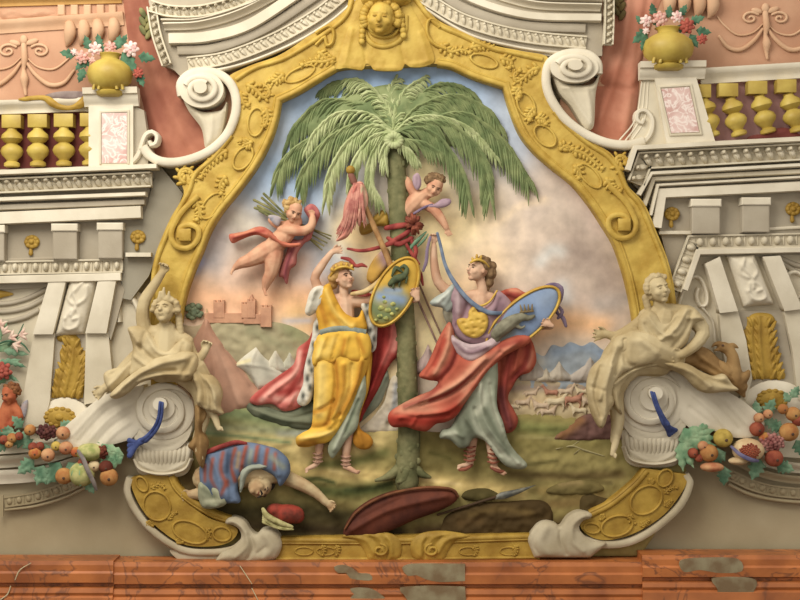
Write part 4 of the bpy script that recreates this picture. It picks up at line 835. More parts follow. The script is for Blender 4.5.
# bush, tents
b = MB(); rnd = random.Random(3)
for k in range(26): a = rnd.random()*6.28; r = rnd.random()*8; b.blob(194+r*math.cos(a), 312+r*math.sin(a)*.95, -33+rnd.random()*3, 3.4, 3, 2.4, rot=rnd.random()*180, base=-33, seg=8, rings=6)
tag(b.build('round_tree', mat('dull_green_foliage', (120, 130, 96), (96, 110, 82), 12)), 'round dull green tree standing left of the castle, beside the frame', 'tree')
def tent(pts, base, st, folds, label, d, group=None, parts=()):
    t = thing('tent', label, 'tent', pts[0][0], max(p[1] for p in pts), d, group)
    relief('canopy', pts, d, 5, PIG, t, R=14, t=3, rim=1, res=1.8, folds=folds, paint=paint(base, st))
    for p in parts: p(t)
    return t
tent([(207, 315, 1), (213, 330), (224, 346), (240, 366), (256, 386), (266, 397, 1), (255, 404), (236, 412), (205, 420), (170, 420, 1), (174, 380), (186, 352), (199, 330)], (184, 138, 112),
     [([(206, 330), (200, 360), (190, 400)], 9, (166, 122, 98), .7), ([(216, 350), (232, 380), (240, 400)], 5, (196, 152, 126), .7), ([(222, 345), (250, 385)], 2, (150, 112, 90), .7)],
     [([(208, 322), (214, 360), (218, 408)], 2.5, 1.6), ([(208, 322), (226, 366), (240, 404)], 2.5, 1.6), ([(207, 322), (198, 370), (190, 412)], 2.5, 1.6)], 'large rose brown tent with a tall peak behind the raised-arm statue', -33,
     parts=[lambda t: MB().tube([(207, 309, -32, .6), (207, 318, -32, .7)], base=-33).build('pole', M['pale'], t)])
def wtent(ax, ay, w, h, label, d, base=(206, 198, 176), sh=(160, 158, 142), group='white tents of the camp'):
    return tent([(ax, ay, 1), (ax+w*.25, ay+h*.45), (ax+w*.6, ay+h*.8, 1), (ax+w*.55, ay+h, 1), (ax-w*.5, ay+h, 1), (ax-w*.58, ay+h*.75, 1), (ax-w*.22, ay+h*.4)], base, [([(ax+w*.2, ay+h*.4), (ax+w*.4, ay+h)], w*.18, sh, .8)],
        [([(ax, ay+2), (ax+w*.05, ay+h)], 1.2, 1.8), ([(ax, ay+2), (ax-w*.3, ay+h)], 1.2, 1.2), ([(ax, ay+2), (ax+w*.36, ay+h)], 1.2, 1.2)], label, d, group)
wtent(290, 350, 20, 22, 'small grey white tent tucked against the pink cloak', -34, (186, 182, 160))
wtent(275.5, 349, 26, 24, 'white peaked tent between the big white tent and the pink cloak', -33)
tent([(256, 347, 1), (264, 357), (276, 366), (284, 374, 1), (276, 384), (258, 389, 1), (246, 372), (234, 366, 1), (242, 358)], (206, 200, 180), [([(262, 360), (270, 376)], 5, (158, 154, 138), .8), ([(246, 362), (252, 382)], 3, (160, 156, 138), .7), ([(236, 364), (250, 360)], 2, (226, 210, 150), .7)],
     [([(256, 349), (252, 364), (256, 384)], 1.4, 2), ([(240, 364), (262, 366), (280, 372)], 1.2, 1.5)], 'largest white tent, in front, between the brown tent and the pink cloak', -31.5)
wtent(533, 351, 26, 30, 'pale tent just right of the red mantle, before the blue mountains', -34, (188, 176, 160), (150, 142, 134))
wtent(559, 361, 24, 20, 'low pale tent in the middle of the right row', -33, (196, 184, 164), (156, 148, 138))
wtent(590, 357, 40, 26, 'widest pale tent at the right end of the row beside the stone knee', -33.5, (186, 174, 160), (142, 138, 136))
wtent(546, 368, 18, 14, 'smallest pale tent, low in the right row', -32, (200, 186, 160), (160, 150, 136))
# pale camp between the two women
tag(relief('heap_of_stones', [(360, 432), (372, 418), (384, 402), (388, 386), (393, 376), (400, 378), (402, 400), (404, 432, 1)], -33, 3, PIG, t=3, rim=1, res=1.6, lump=2, paint=paint((206, 192, 166), [([(376, 425), (390, 410)], 5, (164, 154, 140), .6), ([(396, 385), (394, 410)], 3, (150, 160, 176), .6)])), 'pale stony slope seen between the ermine cloak and the palm trunk', 'rocks')
wtent(428, 344, 26, 30, 'lilac white tent between the palm trunk and the red mantle', -33, (192, 166, 158), (176, 148, 142), None)
# horses and riders of the distant army
HM = [mat('pale_horse', (212, 188, 156), (190, 160, 128), 9), mat('roan_horse', (196, 136, 106), (176, 116, 90), 9), mat('cream_horse', (224, 206, 166), (204, 182, 140), 9)]
def horse(x, y, s, f, m, label):
    t = thing('horse', label, 'horse', x, y+s*9, -31, 'distant cavalry on the plain')
    s *= 1.15; b = MB(); q = lambda a, c, r, d=0: (x+f*a*s, y+c*s, -31+d, r*s)
    b.tube([q(-6, 0, 3), q(0, .6, 2.8), q(5, -.6, 3.2)], base=-31, seg=8, step=1.5).tube([q(5, -1, 2.4), q(8, -5, 1.7), q(9, -7.5, 1.5)], base=-31, seg=8).tube([q(9, -8, 1.5), q(12, -6, 1)], base=-31, seg=8)
    for a, k, d in ((-6, -1, 1.5), (-5, 1.6, -1.5), (5, 2.4, 1.5), (6, -.8, -1.5)): b.tube([q(a, 1, 1.5, d), q(a+k*.6, 4.6, .9, d), q(a+k*.2-.6, 8.6, .7, d)], base=-31, seg=6)
    b.fuse('body', m, t, voxel=.011, sm=1)
    MB().tube([q(-8, -1, .9), q(-10.5, 2, .9), q(-11, 5, .4)], base=-31, seg=6).build('tail', m, t)
for i, (x, y, s, f, k, lb) in enumerate(((551, 392, .75, -1, 1, 'small roan horse rearing behind the cream one, under the smallest tent'), (566, 391, .8, 1, 0, 'pale horse in the back rank under the widest tent'), (582, 391, .7, -1, 2, 'small cream horse in the back rank nearest the stone knee'), (531, 393, .7, 1, 0, 'small pale horse in the back rank under the left pale tent'), (548, 411, .85, 1, 0, 'pale horse lowest in the middle of the plain'), (579, 410, .85, -1, 2, 'cream horse low on the plain above the purple mound'), (556, 401, 1.05, 1, 2, 'cream horse in the middle of the distant cavalry'), (541, 405, .9, -1, 0, 'pale horse left of the cream one in the distant cavalry'), (573, 399, 1.0, 1, 1, 'roan horse right of the cream one in the distant cavalry'),
                                     (523, 402, .8, 1, 0, 'small pale horse nearest the red mantle'), (590, 401, .95, -1, 0, 'pale horse nearest the stone knee of the right statue'), (513, 406, .7, -1, 2, 'tiny cream horse touching the edge of the dark red drape'))): horse(x, y, s, f, HM[k], lb)

# ---------------------------------------------------------------- palm
PT = mat('palm_bark', (134, 130, 84), (96, 98, 58), 7, bump=.6, bscale=26)
F1 = mat('palm_green', (142, 154, 98), (108, 126, 76), 7); F2 = mat('light_palm_green', (186, 194, 138), (154, 168, 108), 7)
palm = thing('palm_tree', 'tall green palm with drooping fronds in the centre of the painted scene', 'tree', 402, 478, -20)
tr = MB().tube([(407, 482, -22, 12.5), (407, 468, -22, 12), (409, 440, -22, 11.5), (408, 400, -22, 10.5), (406, 340, -22, 10), (402, 270, -22, 10), (398, 200, -22, 10), (395, 142, -22, 9)], seg=20, base=-22, step=4)
rnd = random.Random(5)
for k in range(80):
    y = 160+k*3.9; x = np.interp(y, [142, 200, 270, 340, 400, 440, 484], [395, 398, 402, 406, 408, 409, 407]); a = (k*2.4) % PI; r = 8.7 if y < 430 else 9.4+(y-430)*.08
    tr.blob(x-r*math.cos(a), y, -22+r*math.sin(a), 2.6, 3.4, 1.1, base=-22, seg=8, rings=6)
tr.build('trunk', PT, palm)
rt = MB()
for p in ([(400, 468, -20, 6), (392, 474, -18, 5), (384, 478, -18, 3), (376, 480, -18, 1.6)], [(414, 468, -20, 6), (422, 474, -18, 4), (430, 477, -18, 1.6)], [(406, 470, -14, 6), (404, 478, -12, 4), (398, 481, -12, 2)]): rt.tube(p, base=-20)
rt.build('root', PT, palm)
relief('crown', [(300, 130), (320, 108), (356, 92), (394, 84), (430, 90), (464, 106), (492, 130), (486, 150), (450, 146), (420, 148), (404, 170), (384, 168), (366, 140), (330, 140)], -33, 5, F1, palm, t=2, res=4, lump=2, folds=[([(394, 136), (394+60*math.cos(a), 136+34*math.sin(a))], 2, 2) for a in [k*PI/9 for k in range(9, 19)]])
def frond(pts, d, m, m2, n, Ld, name='frond', base=-20, w=1.25):
    """a feather-shaped leaf: an arched midrib with many drooping leaflets"""
    b = MB(); P = spl(pts, False, 2); N = len(P)
    ds = [d-6*math.cos(PI*i/(N-1)*.5)*0+(-4*(i/(N-1))) for i in range(N)]
    b.tube([(P[i][0], P[i][1], ds[i], max(.5, 2.2*(1-i/N))) for i in range(0, N, 3)], base=base, seg=6, sm=False)
    for k in range(n):
        u = .06+.93*k/(n-1); i = min(N-2, int(u*(N-1))); t = P[min(N-1, i+2)]-P[max(0, i-2)]; t = t/(np.linalg.norm(t)+1e-9)
        L = Ld*(.35+.9*math.sin(PI*min(1, u*.72+.12)))*(.85+.3*rnd.random())
        for s in (-1, 1):
            nrm = np.array([-t[1], t[0]])*s
            if nrm[1] < 0: nrm = nrm*.55
            dr = t*(.75+.2*rnd.random())+nrm*.42+np.array([0, .35]); dr = dr/np.linalg.norm(dr); g = np.array([0, 1.])
            p0 = P[i]; p1 = p0+dr*L*.45; p2 = p0+dr*L*.75+g*L*.16; p3 = p0+dr*L*.95+g*L*.42; z = ds[i]+rnd.random()*2
            b.tube([(*p0, z, w*.8), (*p1, z+1.5, w*1.25), (*p2, z+1, w), (*p3, z-1, .25)], base=base, seg=4, sm=False)
    return b.build(name, m, palm)
C = (394, 134)
FR = [([C, (370, 108), (330, 98), (302, 116), (290, 136)], -26, F1, 34, 24), ([C, (350, 122), (312, 136), (286, 156), (276, 178)], -22, F1, 34, 22), ([C, (366, 122), (334, 134), (308, 162), (300, 188)], -18, F1, 34, 22),
      ([C, (374, 126), (350, 140), (332, 168), (326, 198)], -15, F2, 32, 18), ([C, (384, 136), (372, 156), (370, 178), (380, 200)], -12, F2, 26, 15), ([C, (376, 136), (360, 152), (352, 172), (352, 190)], -10, F2, 26, 15),
      ([C, (380, 104), (358, 84), (338, 80), (322, 88)], -27, F1, 26, 16), ([C, (388, 110), (376, 92), (362, 80), (348, 78)], -24, F2, 22, 14), ([C, (393, 112), (390, 94), (396, 78)], -25, F2, 20, 12), ([C, (398, 108), (408, 88), (424, 76)], -24, F2, 20, 13),
      ([C, (410, 104), (436, 84), (464, 86), (486, 108)], -27, F1, 28, 20), ([C, (416, 108), (450, 94), (482, 104), (500, 124)], -24, F1, 34, 22), ([C, (424, 120), (462, 112), (500, 136), (528, 176)], -23, F1, 40, 26),
      ([C, (420, 122), (450, 124), (480, 152), (490, 196)], -18, F1, 36, 24), ([C, (414, 128), (436, 136), (458, 164), (468, 196)], -14, F1, 34, 22), ([C, (412, 118), (440, 116), (470, 128), (496, 156)], -20, F2, 24, 14),
      ([C, (400, 144), (408, 150), (418, 162)], -9, F2, 16, 10), ([C, (388, 142), (384, 150), (386, 168)], -8, F2, 16, 11), ([C, (370, 114), (340, 112), (318, 128), (306, 150)], -19, F2, 20, 14), ([C, (404, 140), (420, 142), (440, 152)], -11, F1, 18, 14)]
for p, d, m, n, L in FR: frond(p, d, m, None, n, L)
bb = MB()
for k in range(14): a = k*2*PI/14; bb.blob(394+6*math.cos(a), 142+5*math.sin(a), -6, 4, 3, 3, rot=math.degrees(a), base=-20, seg=8, rings=6)
bb.build('heart', F2, palm)

# ================================================================ figures
def basis(yaw, pitch, roll):
    """head directions: yaw > 0 looks to the right of the picture, pitch > 0 looks up, roll > 0 leans clockwise (degrees)"""
    y, p, r = map(math.radians, (yaw, pitch, roll))
    m = Matrix.Rotation(r, 3, 'Y') @ Matrix.Rotation(y, 3, 'Z') @ Matrix.Rotation(-p, 3, 'X')
    # local: x = picture right, y = away from the viewer, z = up; the face looks along -y
    return m
def head(b, x, y, d, s, yaw=0, pitch=0, roll=0, base=None, child=False):
    """adds a shaped head (s = half its height) to the body volumes; returns the frame for the features"""
    m = basis(yaw, pitch, roll); c = Vector((x, y, d))
    def Q(v): w = m@Vector(v)*s; return (x+w.x, y-w.z, d-w.y)
    def B(v, r): b.blob(*Q(v), r[0]*s, r[2]*s, r[1]*s, base=base, seg=18, rings=12, mtx=m)
    B((0, .14, .26), (.74, .86, .74)); B((0, -.12, -.18), (.62 if not child else .72, .66, .72)); B((0, -.42, -.78), (.25, .24, .20))
    B((0, -.60, .24), (.46, .18, .12)); 
    for q in (-1, 1): B((q*.33, -.46, -.24), (.26 if not child else .34, .26, .26)); B((q*.74, .06, -.04), (.09, .15, .2))
    b.tube([(*Q((0, -.68, .14)), .09*s), (*Q((0, -.84, -.1)), .12*s), (*Q((0, -.90, -.22)), .16*s)], base=base, seg=8, sm=False)
    B((0, -.72, -.44), (.2, .1, .05)); B((0, -.70, -.54), (.16, .1, .05))
    return Q, m, s
def face(fr_, parent, base, eye=True, lip=None, brow=None, eyem=None):
    Q, m, s = fr_
    def one(nm, v, r, mm): b = MB(); b.blob(*Q(v), r[0]*s, r[2]*s, r[1]*s, base=base, seg=10, rings=7, mtx=m); return b.build(nm, mm, parent)
    for q in (-1, 1):
        one('eye', (q*.27, -.71, .05), (.11, .06, .055), eyem or M['eye'])
        b = MB(); b.tube([(*Q((q*.12, -.78, .2)), .03*s), (*Q((q*.28, -.78, .25)), .045*s), (*Q((q*.44, -.66, .2)), .03*s)], base=base, seg=6, sm=False); b.build('eyebrow', brow or M['eye'], parent)
    one('mouth', (0, -.76, -.46), (.17, .06, .05), lip or M['lip'])
def hand(b, x, y, d, ang, s, curl=.4, spread=.5, base=None, thumb=1, tip=0):
    """palm, four fingers of different lengths and a thumb from the side of the palm; ang = where the fingers point (degrees, 90 = down)"""
    a = math.radians(ang); c, sn = math.cos(a), math.sin(a)
    def Q(u, v, w=0): return (x+s*(u*c-v*sn), y+s*(u*sn+v*c), d+s*w)
    b.tube([(*Q(-.15, 0), .30*s), (*Q(.25, 0), .36*s), (*Q(.62, 0), .36*s)], base=base, seg=10, flat=.7)
    for k, (v, L) in enumerate(((-.33, .62), (-.11, .76), (.11, .72), (.31, .54))):
        q = v*spread
        b.tube([(*Q(.55, v), .115*s), (*Q(.75+.3*L, v+q*.4, curl*.15), .11*s), (*Q(.75+.3*L+L*.4*(1-curl), v+q*.8, curl*.45+tip), .10*s), (*Q(.75+.3*L+L*.6*(1-curl*1.6), v+q, curl*.75+tip), .085*s)], base=base, seg=7, sm=False)
    t = thumb; b.tube([(*Q(.1, t*.26), .13*s), (*Q(.42, t*.55, .12), .12*s), (*Q(.72, t*.62, .25), .10*s)], base=base, seg=7, sm=False)
def foot(b, x, y, d, ang, s, base=None):
    a = math.radians(ang); c, sn = math.cos(a), math.sin(a)
    def Q(u, v, w=0): return (x+s*(u*c-v*sn), y+s*(u*sn+v*c), d+s*w)
    b.tube([(*Q(-.35, .1), .32*s), (*Q(.2, .05, .1), .36*s), (*Q(.9, .15, .3), .30*s), (*Q(1.35, .2, .4), .22*s)], base=base, seg=10)
    for k in range(5): b.tube([(*Q(1.3, -.14+.11*k, .6-.12*k), .12*s), (*Q(1.62-.05*k, -.12+.11*k, .62-.12*k), .10*s)], base=base, seg=6)
def cloth(name, pts, d, h, base, strokes, folds, parent, R=12, res=1.7, t=4, lump=.5, **k):
    strokes = [(q[0], q[1]*1.3, q[2], min(1, q[3]*1.1), *q[4:]) for q in strokes]  # strokes put fold highlights and shade into the colour, over the carved folds
    return relief(name, pts, d, h, PIG, parent, R=R, t=t, rim=1.2, res=res, lump=lump, folds=folds, paint=paint(base, strokes), **k)
def locks(pts, m, parent, base, name='hair', voxel=.008, sm=1):
    b = MB()
    for p in pts: b.blob(*p[:3], *p[3:6], base=base, seg=10, rings=7, rot=p[6] if len(p) > 6 else 0)
    return b.fuse(name, m, parent, voxel=voxel, sm=sm)
HAIR = mat('golden_hair', (200, 156, 84), (164, 118, 56), 20); HAIRB = mat('brown_hair', (150, 116, 76), (110, 80, 50), 20)
GOLDT = mat('painted_gold', (222, 178, 60), (190, 142, 36), 8, rough=.5, spec=.4)

# ---------------------------------------------------------------- the yellow-gowned woman
D0 = -14; FB = D0
w1 = thing('person', 'person in a yellow gown and ermine-lined red cloak, one arm raised, holding an oval shield', 'person', 338, 472, D0)
b = MB(); B_ = dict(base=D0)
b.tube([(344, 304, D0, 10), (344, 322, D0, 11), (342, 334, D0, 9), (344, 350, D0, 13)], **B_); b.tube([(328, 300, D0, 6), (344, 300, D0, 7), (362, 302, D0, 6)], **B_)
b.tube([(345, 302, D0+2, 5.4), (344, 293, D0+3, 4.8), (344, 286, D0+3, 5)], **B_)
f1 = head(b, 344.5, 279, D0+5, 12, yaw=38, pitch=16, roll=-6, base=D0)
b.tube([(329, 300, D0+2, 6), (321, 292, D0+3, 5.6), (315, 279, D0+5, 4.8), (322, 266, D0+7, 4.3), (331, 254, D0+9, 3.1)], **B_)
hand(b, 333, 252, D0+9, -14, 8.5, curl=.3, base=D0, thumb=-1)
b.tube([(362, 302, D0, 6), (378, 300, D0-3, 5), (396, 306, D0-5, 4.2), (407, 300, D0+2, 3.2)], **B_); b.tube([(407, 300, D0+2, 3.2), (415, 300, D0+12, 3.2)], **B_); hand(b, 417, 298, D0+17, -102, 9, curl=.4, base=D0, thumb=-1)
b.tube([(338, 350, D0, 12), (326, 398, D0+2, 9), (321, 430, D0, 6.5), (319, 452, D0, 4), (318, 460, D0, 3.6)], **B_); foot(b, 316, 465, D0, 148, 7.6, base=D0)
b.tube([(352, 350, D0, 12), (352, 400, D0, 9), (348, 430, D0, 6.5), (346, 456, D0, 4), (346, 463, D0, 3.8)], **B_); foot(b, 348, 467, D0+2, 20, 8, base=D0)
b.fuse('body', M['skin'], w1, voxel=.0085); face(f1, w1, D0)
SAL = mat('pale_sandal', (196, 150, 124), (166, 122, 98), 12)
for ax, ay, sx in ((318, 456, -1), (346, 459, 1)):
    b = MB()
    for k in range(3): b.tube([(ax-4.6, ay-3+k*4, D0+2, .8), (ax, ay-2+k*4, D0+5.5, 1), (ax+4.6, ay-3+k*4, D0+2, .8)], base=D0, seg=6)
    b.build('sandal', SAL, w1)
locks([(336, 276, D0+3, 7, 9, 9, 20), (340, 267, D0+5, 9, 5, 9, -10), (348, 266, D0+6, 7, 4, 8, 15), (333, 284, D0+1, 5, 6, 6), (334, 270, D0+7, 4, 4, 4), (331, 278, D0+5, 3.5, 4, 4), (342, 264, D0+8, 4, 3, 4), (350, 266, D0+9, 4, 3, 3)], HAIR, w1, D0)
cr = MB(); cr.tube([(331, 276, D0+9, 1.2), (337, 269, D0+14, 1.3), (346, 267, D0+16, 1.3), (354, 270, D0+14, 1)], **B_)
for p in ((333, 270, -40), (337, 267, -20), (342, 265, -10), (347, 265, 10), (352, 267, 25)): cr.blob(p[0], p[1], D0+14, 1.6, 2.4, 1.4, rot=p[2], base=D0, seg=8, rings=6)
cr.build('laurel_crown', GOLDT, w1)
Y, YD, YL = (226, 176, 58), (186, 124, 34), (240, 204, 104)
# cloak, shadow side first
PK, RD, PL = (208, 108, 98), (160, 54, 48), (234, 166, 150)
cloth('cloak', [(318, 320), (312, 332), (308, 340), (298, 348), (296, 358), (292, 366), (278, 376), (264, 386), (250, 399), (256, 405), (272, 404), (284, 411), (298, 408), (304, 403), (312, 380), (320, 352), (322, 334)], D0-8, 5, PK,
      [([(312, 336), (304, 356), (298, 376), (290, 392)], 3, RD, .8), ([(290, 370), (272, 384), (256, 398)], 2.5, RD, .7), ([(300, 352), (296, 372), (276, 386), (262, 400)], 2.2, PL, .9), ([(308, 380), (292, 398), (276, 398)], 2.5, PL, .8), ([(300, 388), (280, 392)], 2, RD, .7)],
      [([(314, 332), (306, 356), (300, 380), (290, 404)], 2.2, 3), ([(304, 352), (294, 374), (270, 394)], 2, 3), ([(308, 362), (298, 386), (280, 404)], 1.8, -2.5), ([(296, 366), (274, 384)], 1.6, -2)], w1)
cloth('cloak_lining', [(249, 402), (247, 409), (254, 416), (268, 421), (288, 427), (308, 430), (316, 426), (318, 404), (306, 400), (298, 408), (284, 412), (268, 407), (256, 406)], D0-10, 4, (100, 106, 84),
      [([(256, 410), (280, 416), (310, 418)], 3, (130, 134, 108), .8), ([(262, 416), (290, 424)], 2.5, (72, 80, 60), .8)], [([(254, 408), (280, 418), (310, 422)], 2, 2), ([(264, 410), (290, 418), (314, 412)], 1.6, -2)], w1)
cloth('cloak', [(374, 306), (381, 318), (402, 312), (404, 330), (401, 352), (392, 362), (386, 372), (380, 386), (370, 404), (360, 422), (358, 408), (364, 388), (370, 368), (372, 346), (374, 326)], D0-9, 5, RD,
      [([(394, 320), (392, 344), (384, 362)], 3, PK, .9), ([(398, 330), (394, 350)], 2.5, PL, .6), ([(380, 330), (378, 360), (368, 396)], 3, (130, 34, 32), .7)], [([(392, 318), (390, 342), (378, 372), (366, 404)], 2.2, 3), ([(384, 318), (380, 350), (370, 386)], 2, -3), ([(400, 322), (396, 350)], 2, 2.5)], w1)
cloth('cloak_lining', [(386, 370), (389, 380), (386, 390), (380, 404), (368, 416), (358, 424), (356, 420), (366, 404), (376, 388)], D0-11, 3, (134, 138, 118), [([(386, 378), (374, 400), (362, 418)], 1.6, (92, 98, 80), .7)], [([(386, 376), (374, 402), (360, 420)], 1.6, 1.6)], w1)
cloth('cloak', [(352, 290), (362, 291), (374, 295), (382, 303), (374, 309), (362, 302), (352, 297)], D0-2, 3, RD, [([(356, 293), (372, 299)], 1.5, PK, .8)], [([(356, 293), (374, 301)], 1.4, 1.5)], w1)
def ermine(pts, d):
    o = cloth('ermine_trim', pts, d, 4, (216, 212, 196), [([(x, y)], 1.5, (64, 66, 60), .95, .55) for x, y in [(pts[0][0]*0+q[0], q[1]) for q in tails(pts)]], [], w1, R=5, lump=2.0); return o
def tails(pts):
    P = spl(pts, True, 3); x0, y0 = P.min(0); x1, y1 = P.max(0); out = []; yy = y0+5; k = 0
    while yy < y1-3:
        xs = np.linspace(x0, x1, 60); i = inside(xs, np.full(60, yy), P)
        if i.any(): q = xs[i]; out.append((q[0]+(q[-1]-q[0])*(.35 if k % 2 else .7), yy))
        yy += 8.5; k += 1
    return out
ermine([(322, 314), (314, 322), (312, 336), (308, 352), (304, 370), (303, 384), (297, 400), (302, 406), (310, 402), (314, 388), (316, 366), (320, 346), (326, 328)], D0-1)
ermine([(358, 300), (366, 302), (373, 308), (377, 318), (377, 334), (376, 348), (371, 352), (368, 340), (366, 326), (363, 312)], D0+1)
# gown
cloth('underskirt', [(364, 372), (366, 392), (360, 412), (357, 428), (346, 440), (338, 452), (332, 458), (328, 448), (336, 428), (350, 404), (358, 384)], D0+7, 4, (150, 156, 130), [([(362, 384), (350, 414), (336, 446)], 2, (184, 190, 166), .8), ([(358, 400), (346, 430)], 1.6, (112, 122, 98), .8)],
      [([(362, 384), (348, 420), (334, 450)], 1.6, 2), ([(358, 400), (344, 434)], 1.4, -2)], w1)
cloth('gown_train', [(366, 350), (372, 352), (371, 372), (368, 392), (361, 412), (360, 428), (370, 436), (373, 443), (368, 449), (358, 448), (353, 440), (357, 420), (362, 396), (364, 374)], D0+1, 4, YD, [([(369, 360), (366, 390), (360, 414)], 2, Y, .8), ([(362, 436), (368, 442)], 3, (164, 108, 30), .7)], [([(369, 358), (366, 390), (358, 420), (362, 444)], 1.8, 2)], w1)
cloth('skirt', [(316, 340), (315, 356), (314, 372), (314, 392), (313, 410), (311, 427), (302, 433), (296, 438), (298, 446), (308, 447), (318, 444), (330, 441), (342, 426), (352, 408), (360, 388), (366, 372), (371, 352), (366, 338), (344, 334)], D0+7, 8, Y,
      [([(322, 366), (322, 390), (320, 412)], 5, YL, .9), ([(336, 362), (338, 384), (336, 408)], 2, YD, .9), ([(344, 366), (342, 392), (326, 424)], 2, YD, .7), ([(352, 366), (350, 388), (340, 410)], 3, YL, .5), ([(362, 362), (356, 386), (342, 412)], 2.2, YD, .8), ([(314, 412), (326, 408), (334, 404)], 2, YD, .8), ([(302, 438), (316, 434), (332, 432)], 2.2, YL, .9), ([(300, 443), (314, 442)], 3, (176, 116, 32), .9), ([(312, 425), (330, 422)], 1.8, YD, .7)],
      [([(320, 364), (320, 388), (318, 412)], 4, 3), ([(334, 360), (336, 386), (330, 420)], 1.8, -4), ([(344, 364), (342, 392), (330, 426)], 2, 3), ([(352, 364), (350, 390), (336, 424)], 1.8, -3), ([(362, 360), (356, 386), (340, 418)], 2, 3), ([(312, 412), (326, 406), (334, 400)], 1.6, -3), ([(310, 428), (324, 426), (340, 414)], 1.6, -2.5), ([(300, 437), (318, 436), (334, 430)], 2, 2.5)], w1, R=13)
cloth('overskirt', [(320, 334), (315, 346), (312, 358), (314, 366), (322, 362), (332, 364), (342, 358), (352, 363), (362, 362), (370, 356), (371, 342), (365, 332), (344, 330)], D0+12, 5, Y,
      [([(322, 342), (318, 356)], 3, YL, .9), ([(334, 340), (326, 354)], 3, YL, .6), ([(345, 340), (342, 354)], 1.8, YD, .8), ([(358, 338), (364, 352)], 2, YD, .7), ([(330, 362), (350, 360), (366, 360)], 1.6, YD, .7)], [([(326, 336), (318, 358)], 2, 2), ([(338, 336), (332, 360)], 1.8, -2.4), ([(348, 336), (344, 358)], 2, 2), ([(358, 334), (362, 358)], 1.8, -2.2)], w1, R=9)
cloth('bodice', [(324, 286), (330, 284), (334, 294), (341, 307), (350, 316), (358, 317), (362, 310), (365, 318), (366, 330), (346, 334), (322, 335), (318, 322), (316, 310), (319, 296)], D0+8, 5, (214, 158, 44),
      [([(326, 290), (334, 310), (346, 322)], 2, YL, .6), ([(320, 304), (326, 322)], 2.5, YD, .8), ([(334, 324), (352, 326)], 3, YL, .7), ([(330, 314), (340, 326)], 1.8, YD, .6)], [([(326, 290), (336, 312), (350, 326)], 2, 2), ([(320, 302), (328, 326)], 1.8, -2), ([(336, 306), (344, 328)], 2, -1.6), ([(356, 320), (352, 330)], 3, 2)], w1, R=9)
MB().sweep([(320, 333), (332, 329.5), (346, 329), (366, 332.5)], [(-3, -4), (-3, 1), (-1, 2), (1, 2), (3, 1), (3, -4)], D0+14).build('belt', mat('grey_blue_belt', (140, 150, 138), (108, 120, 112), 10), w1)
cloth('sleeve', [(323, 286), (316, 286), (310, 292), (307, 302), (305, 312), (309, 316), (315, 313), (320, 308), (325, 300), (327, 291)], D0+6, 6, (222, 216, 198), [([(318, 290), (310, 310)], 1.6, (168, 164, 146), .6), ([(322, 294), (316, 310)], 1.4, (180, 174, 154), .6)], [([(316, 288), (308, 312)], 1.5, 2.2), ([(322, 290), (314, 312)], 1.4, -2.2)], w1, R=6, lump=1.2)

# ---------------------------------------------------------------- the red-cloaked woman
D1 = -13; FB = D1; B_ = dict(base=D1)
w2 = thing('person', 'person in a mauve bodice and sweeping red mantle, reaching up, holding a blue oval shield', 'person', 485, 472, D1)
b = MB()
b.tube([(480, 300, D1, 11), (480, 318, D1, 12), (474, 338, D1, 10), (478, 360, D1, 14)], **B_); b.tube([(462, 298, D1, 6), (480, 296, D1, 7), (500, 302, D1, 6)], **B_)
b.tube([(482, 298, D1+2, 6), (482, 288, D1+3, 5), (480, 280, D1+3, 5)], **B_)
f2 = head(b, 477.5, 270.5, D1+5, 12.5, yaw=-58, pitch=14, roll=4, base=D1)
b.tube([(461, 298, D1+1, 6.2), (449, 292, D1+3, 6), (438, 282, D1+5, 5.2), (434, 264, D1+7, 4.4), (433.5, 246, D1+9, 3.1)], **B_); hand(b, 433.5, 243, D1+9, -88, 8, curl=.7, base=D1, thumb=1)
b.tube([(502, 304, D1, 6), (524, 316, D1-5, 5), (540, 326, D1, 4.2)], **B_); b.tube([(540, 326, D1, 4.2), (550, 326, D1+12, 3.4)], **B_); hand(b, 549, 325, D1+17, 200, 8.5, curl=.4, base=D1, thumb=1)
b.tube([(474, 360, D1, 12), (474, 400, D1, 9), (473, 430, D1, 6.5), (471, 454, D1, 4.4), (470, 462, D1, 4)], **B_); foot(b, 469, 465, D1, 168, 7.6, base=D1)
b.tube([(486, 360, D1, 12), (488, 404, D1+2, 9), (490, 430, D1+2, 7), (492, 454, D1+2, 4.6), (494, 464, D1+2, 4)], **B_); foot(b, 495, 467, D1+3, 30, 7.6, base=D1)
b.fuse('body', M['skin'], w2, voxel=.0085); face(f2, w2, D1)
SAN = mat('russet_sandal', (166, 92, 66), (132, 68, 48), 12)
for ax, ay, sx in ((469.5, 452, -1), (493, 454, 1)):
    b = MB()
    for k in range(4): b.tube([(ax-5.4, ay-6+k*4.4, D1+3, .9), (ax, ay-5+k*4.4, D1+8.5, 1.1), (ax+5.4, ay-6+k*4.4, D1+3, .9)], base=D1, seg=6)
    b.tube([(ax-2*sx, ay+13, D1+3, 1.6), (ax+4*sx, ay+16, D1+7, 2), (ax+10*sx, ay+17, D1+6, 1.6)], base=D1, seg=7); b.build('sandal', SAN, w2)
locks([(483, 266, D1+3, 8, 9, 10, 10), (478, 261, D1+4, 7, 4, 9, -20), (490, 273, D1+1, 7, 8, 7), (489, 282, D1+1, 5, 6, 5), (492, 266, D1+2, 5, 5, 5), (486, 260, D1+5, 5, 3.5, 5), (482, 258, D1+7, 4, 3, 4), (487, 288, D1, 3, 4, 3)], HAIRB, w2, D1)
cr = MB(); cr.tube([(470, 263, D1+15, 1), (476, 260, D1+16, 1.6), (483, 262, D1+13, 1.3), (488, 267, D1+9, 1)], **B_)
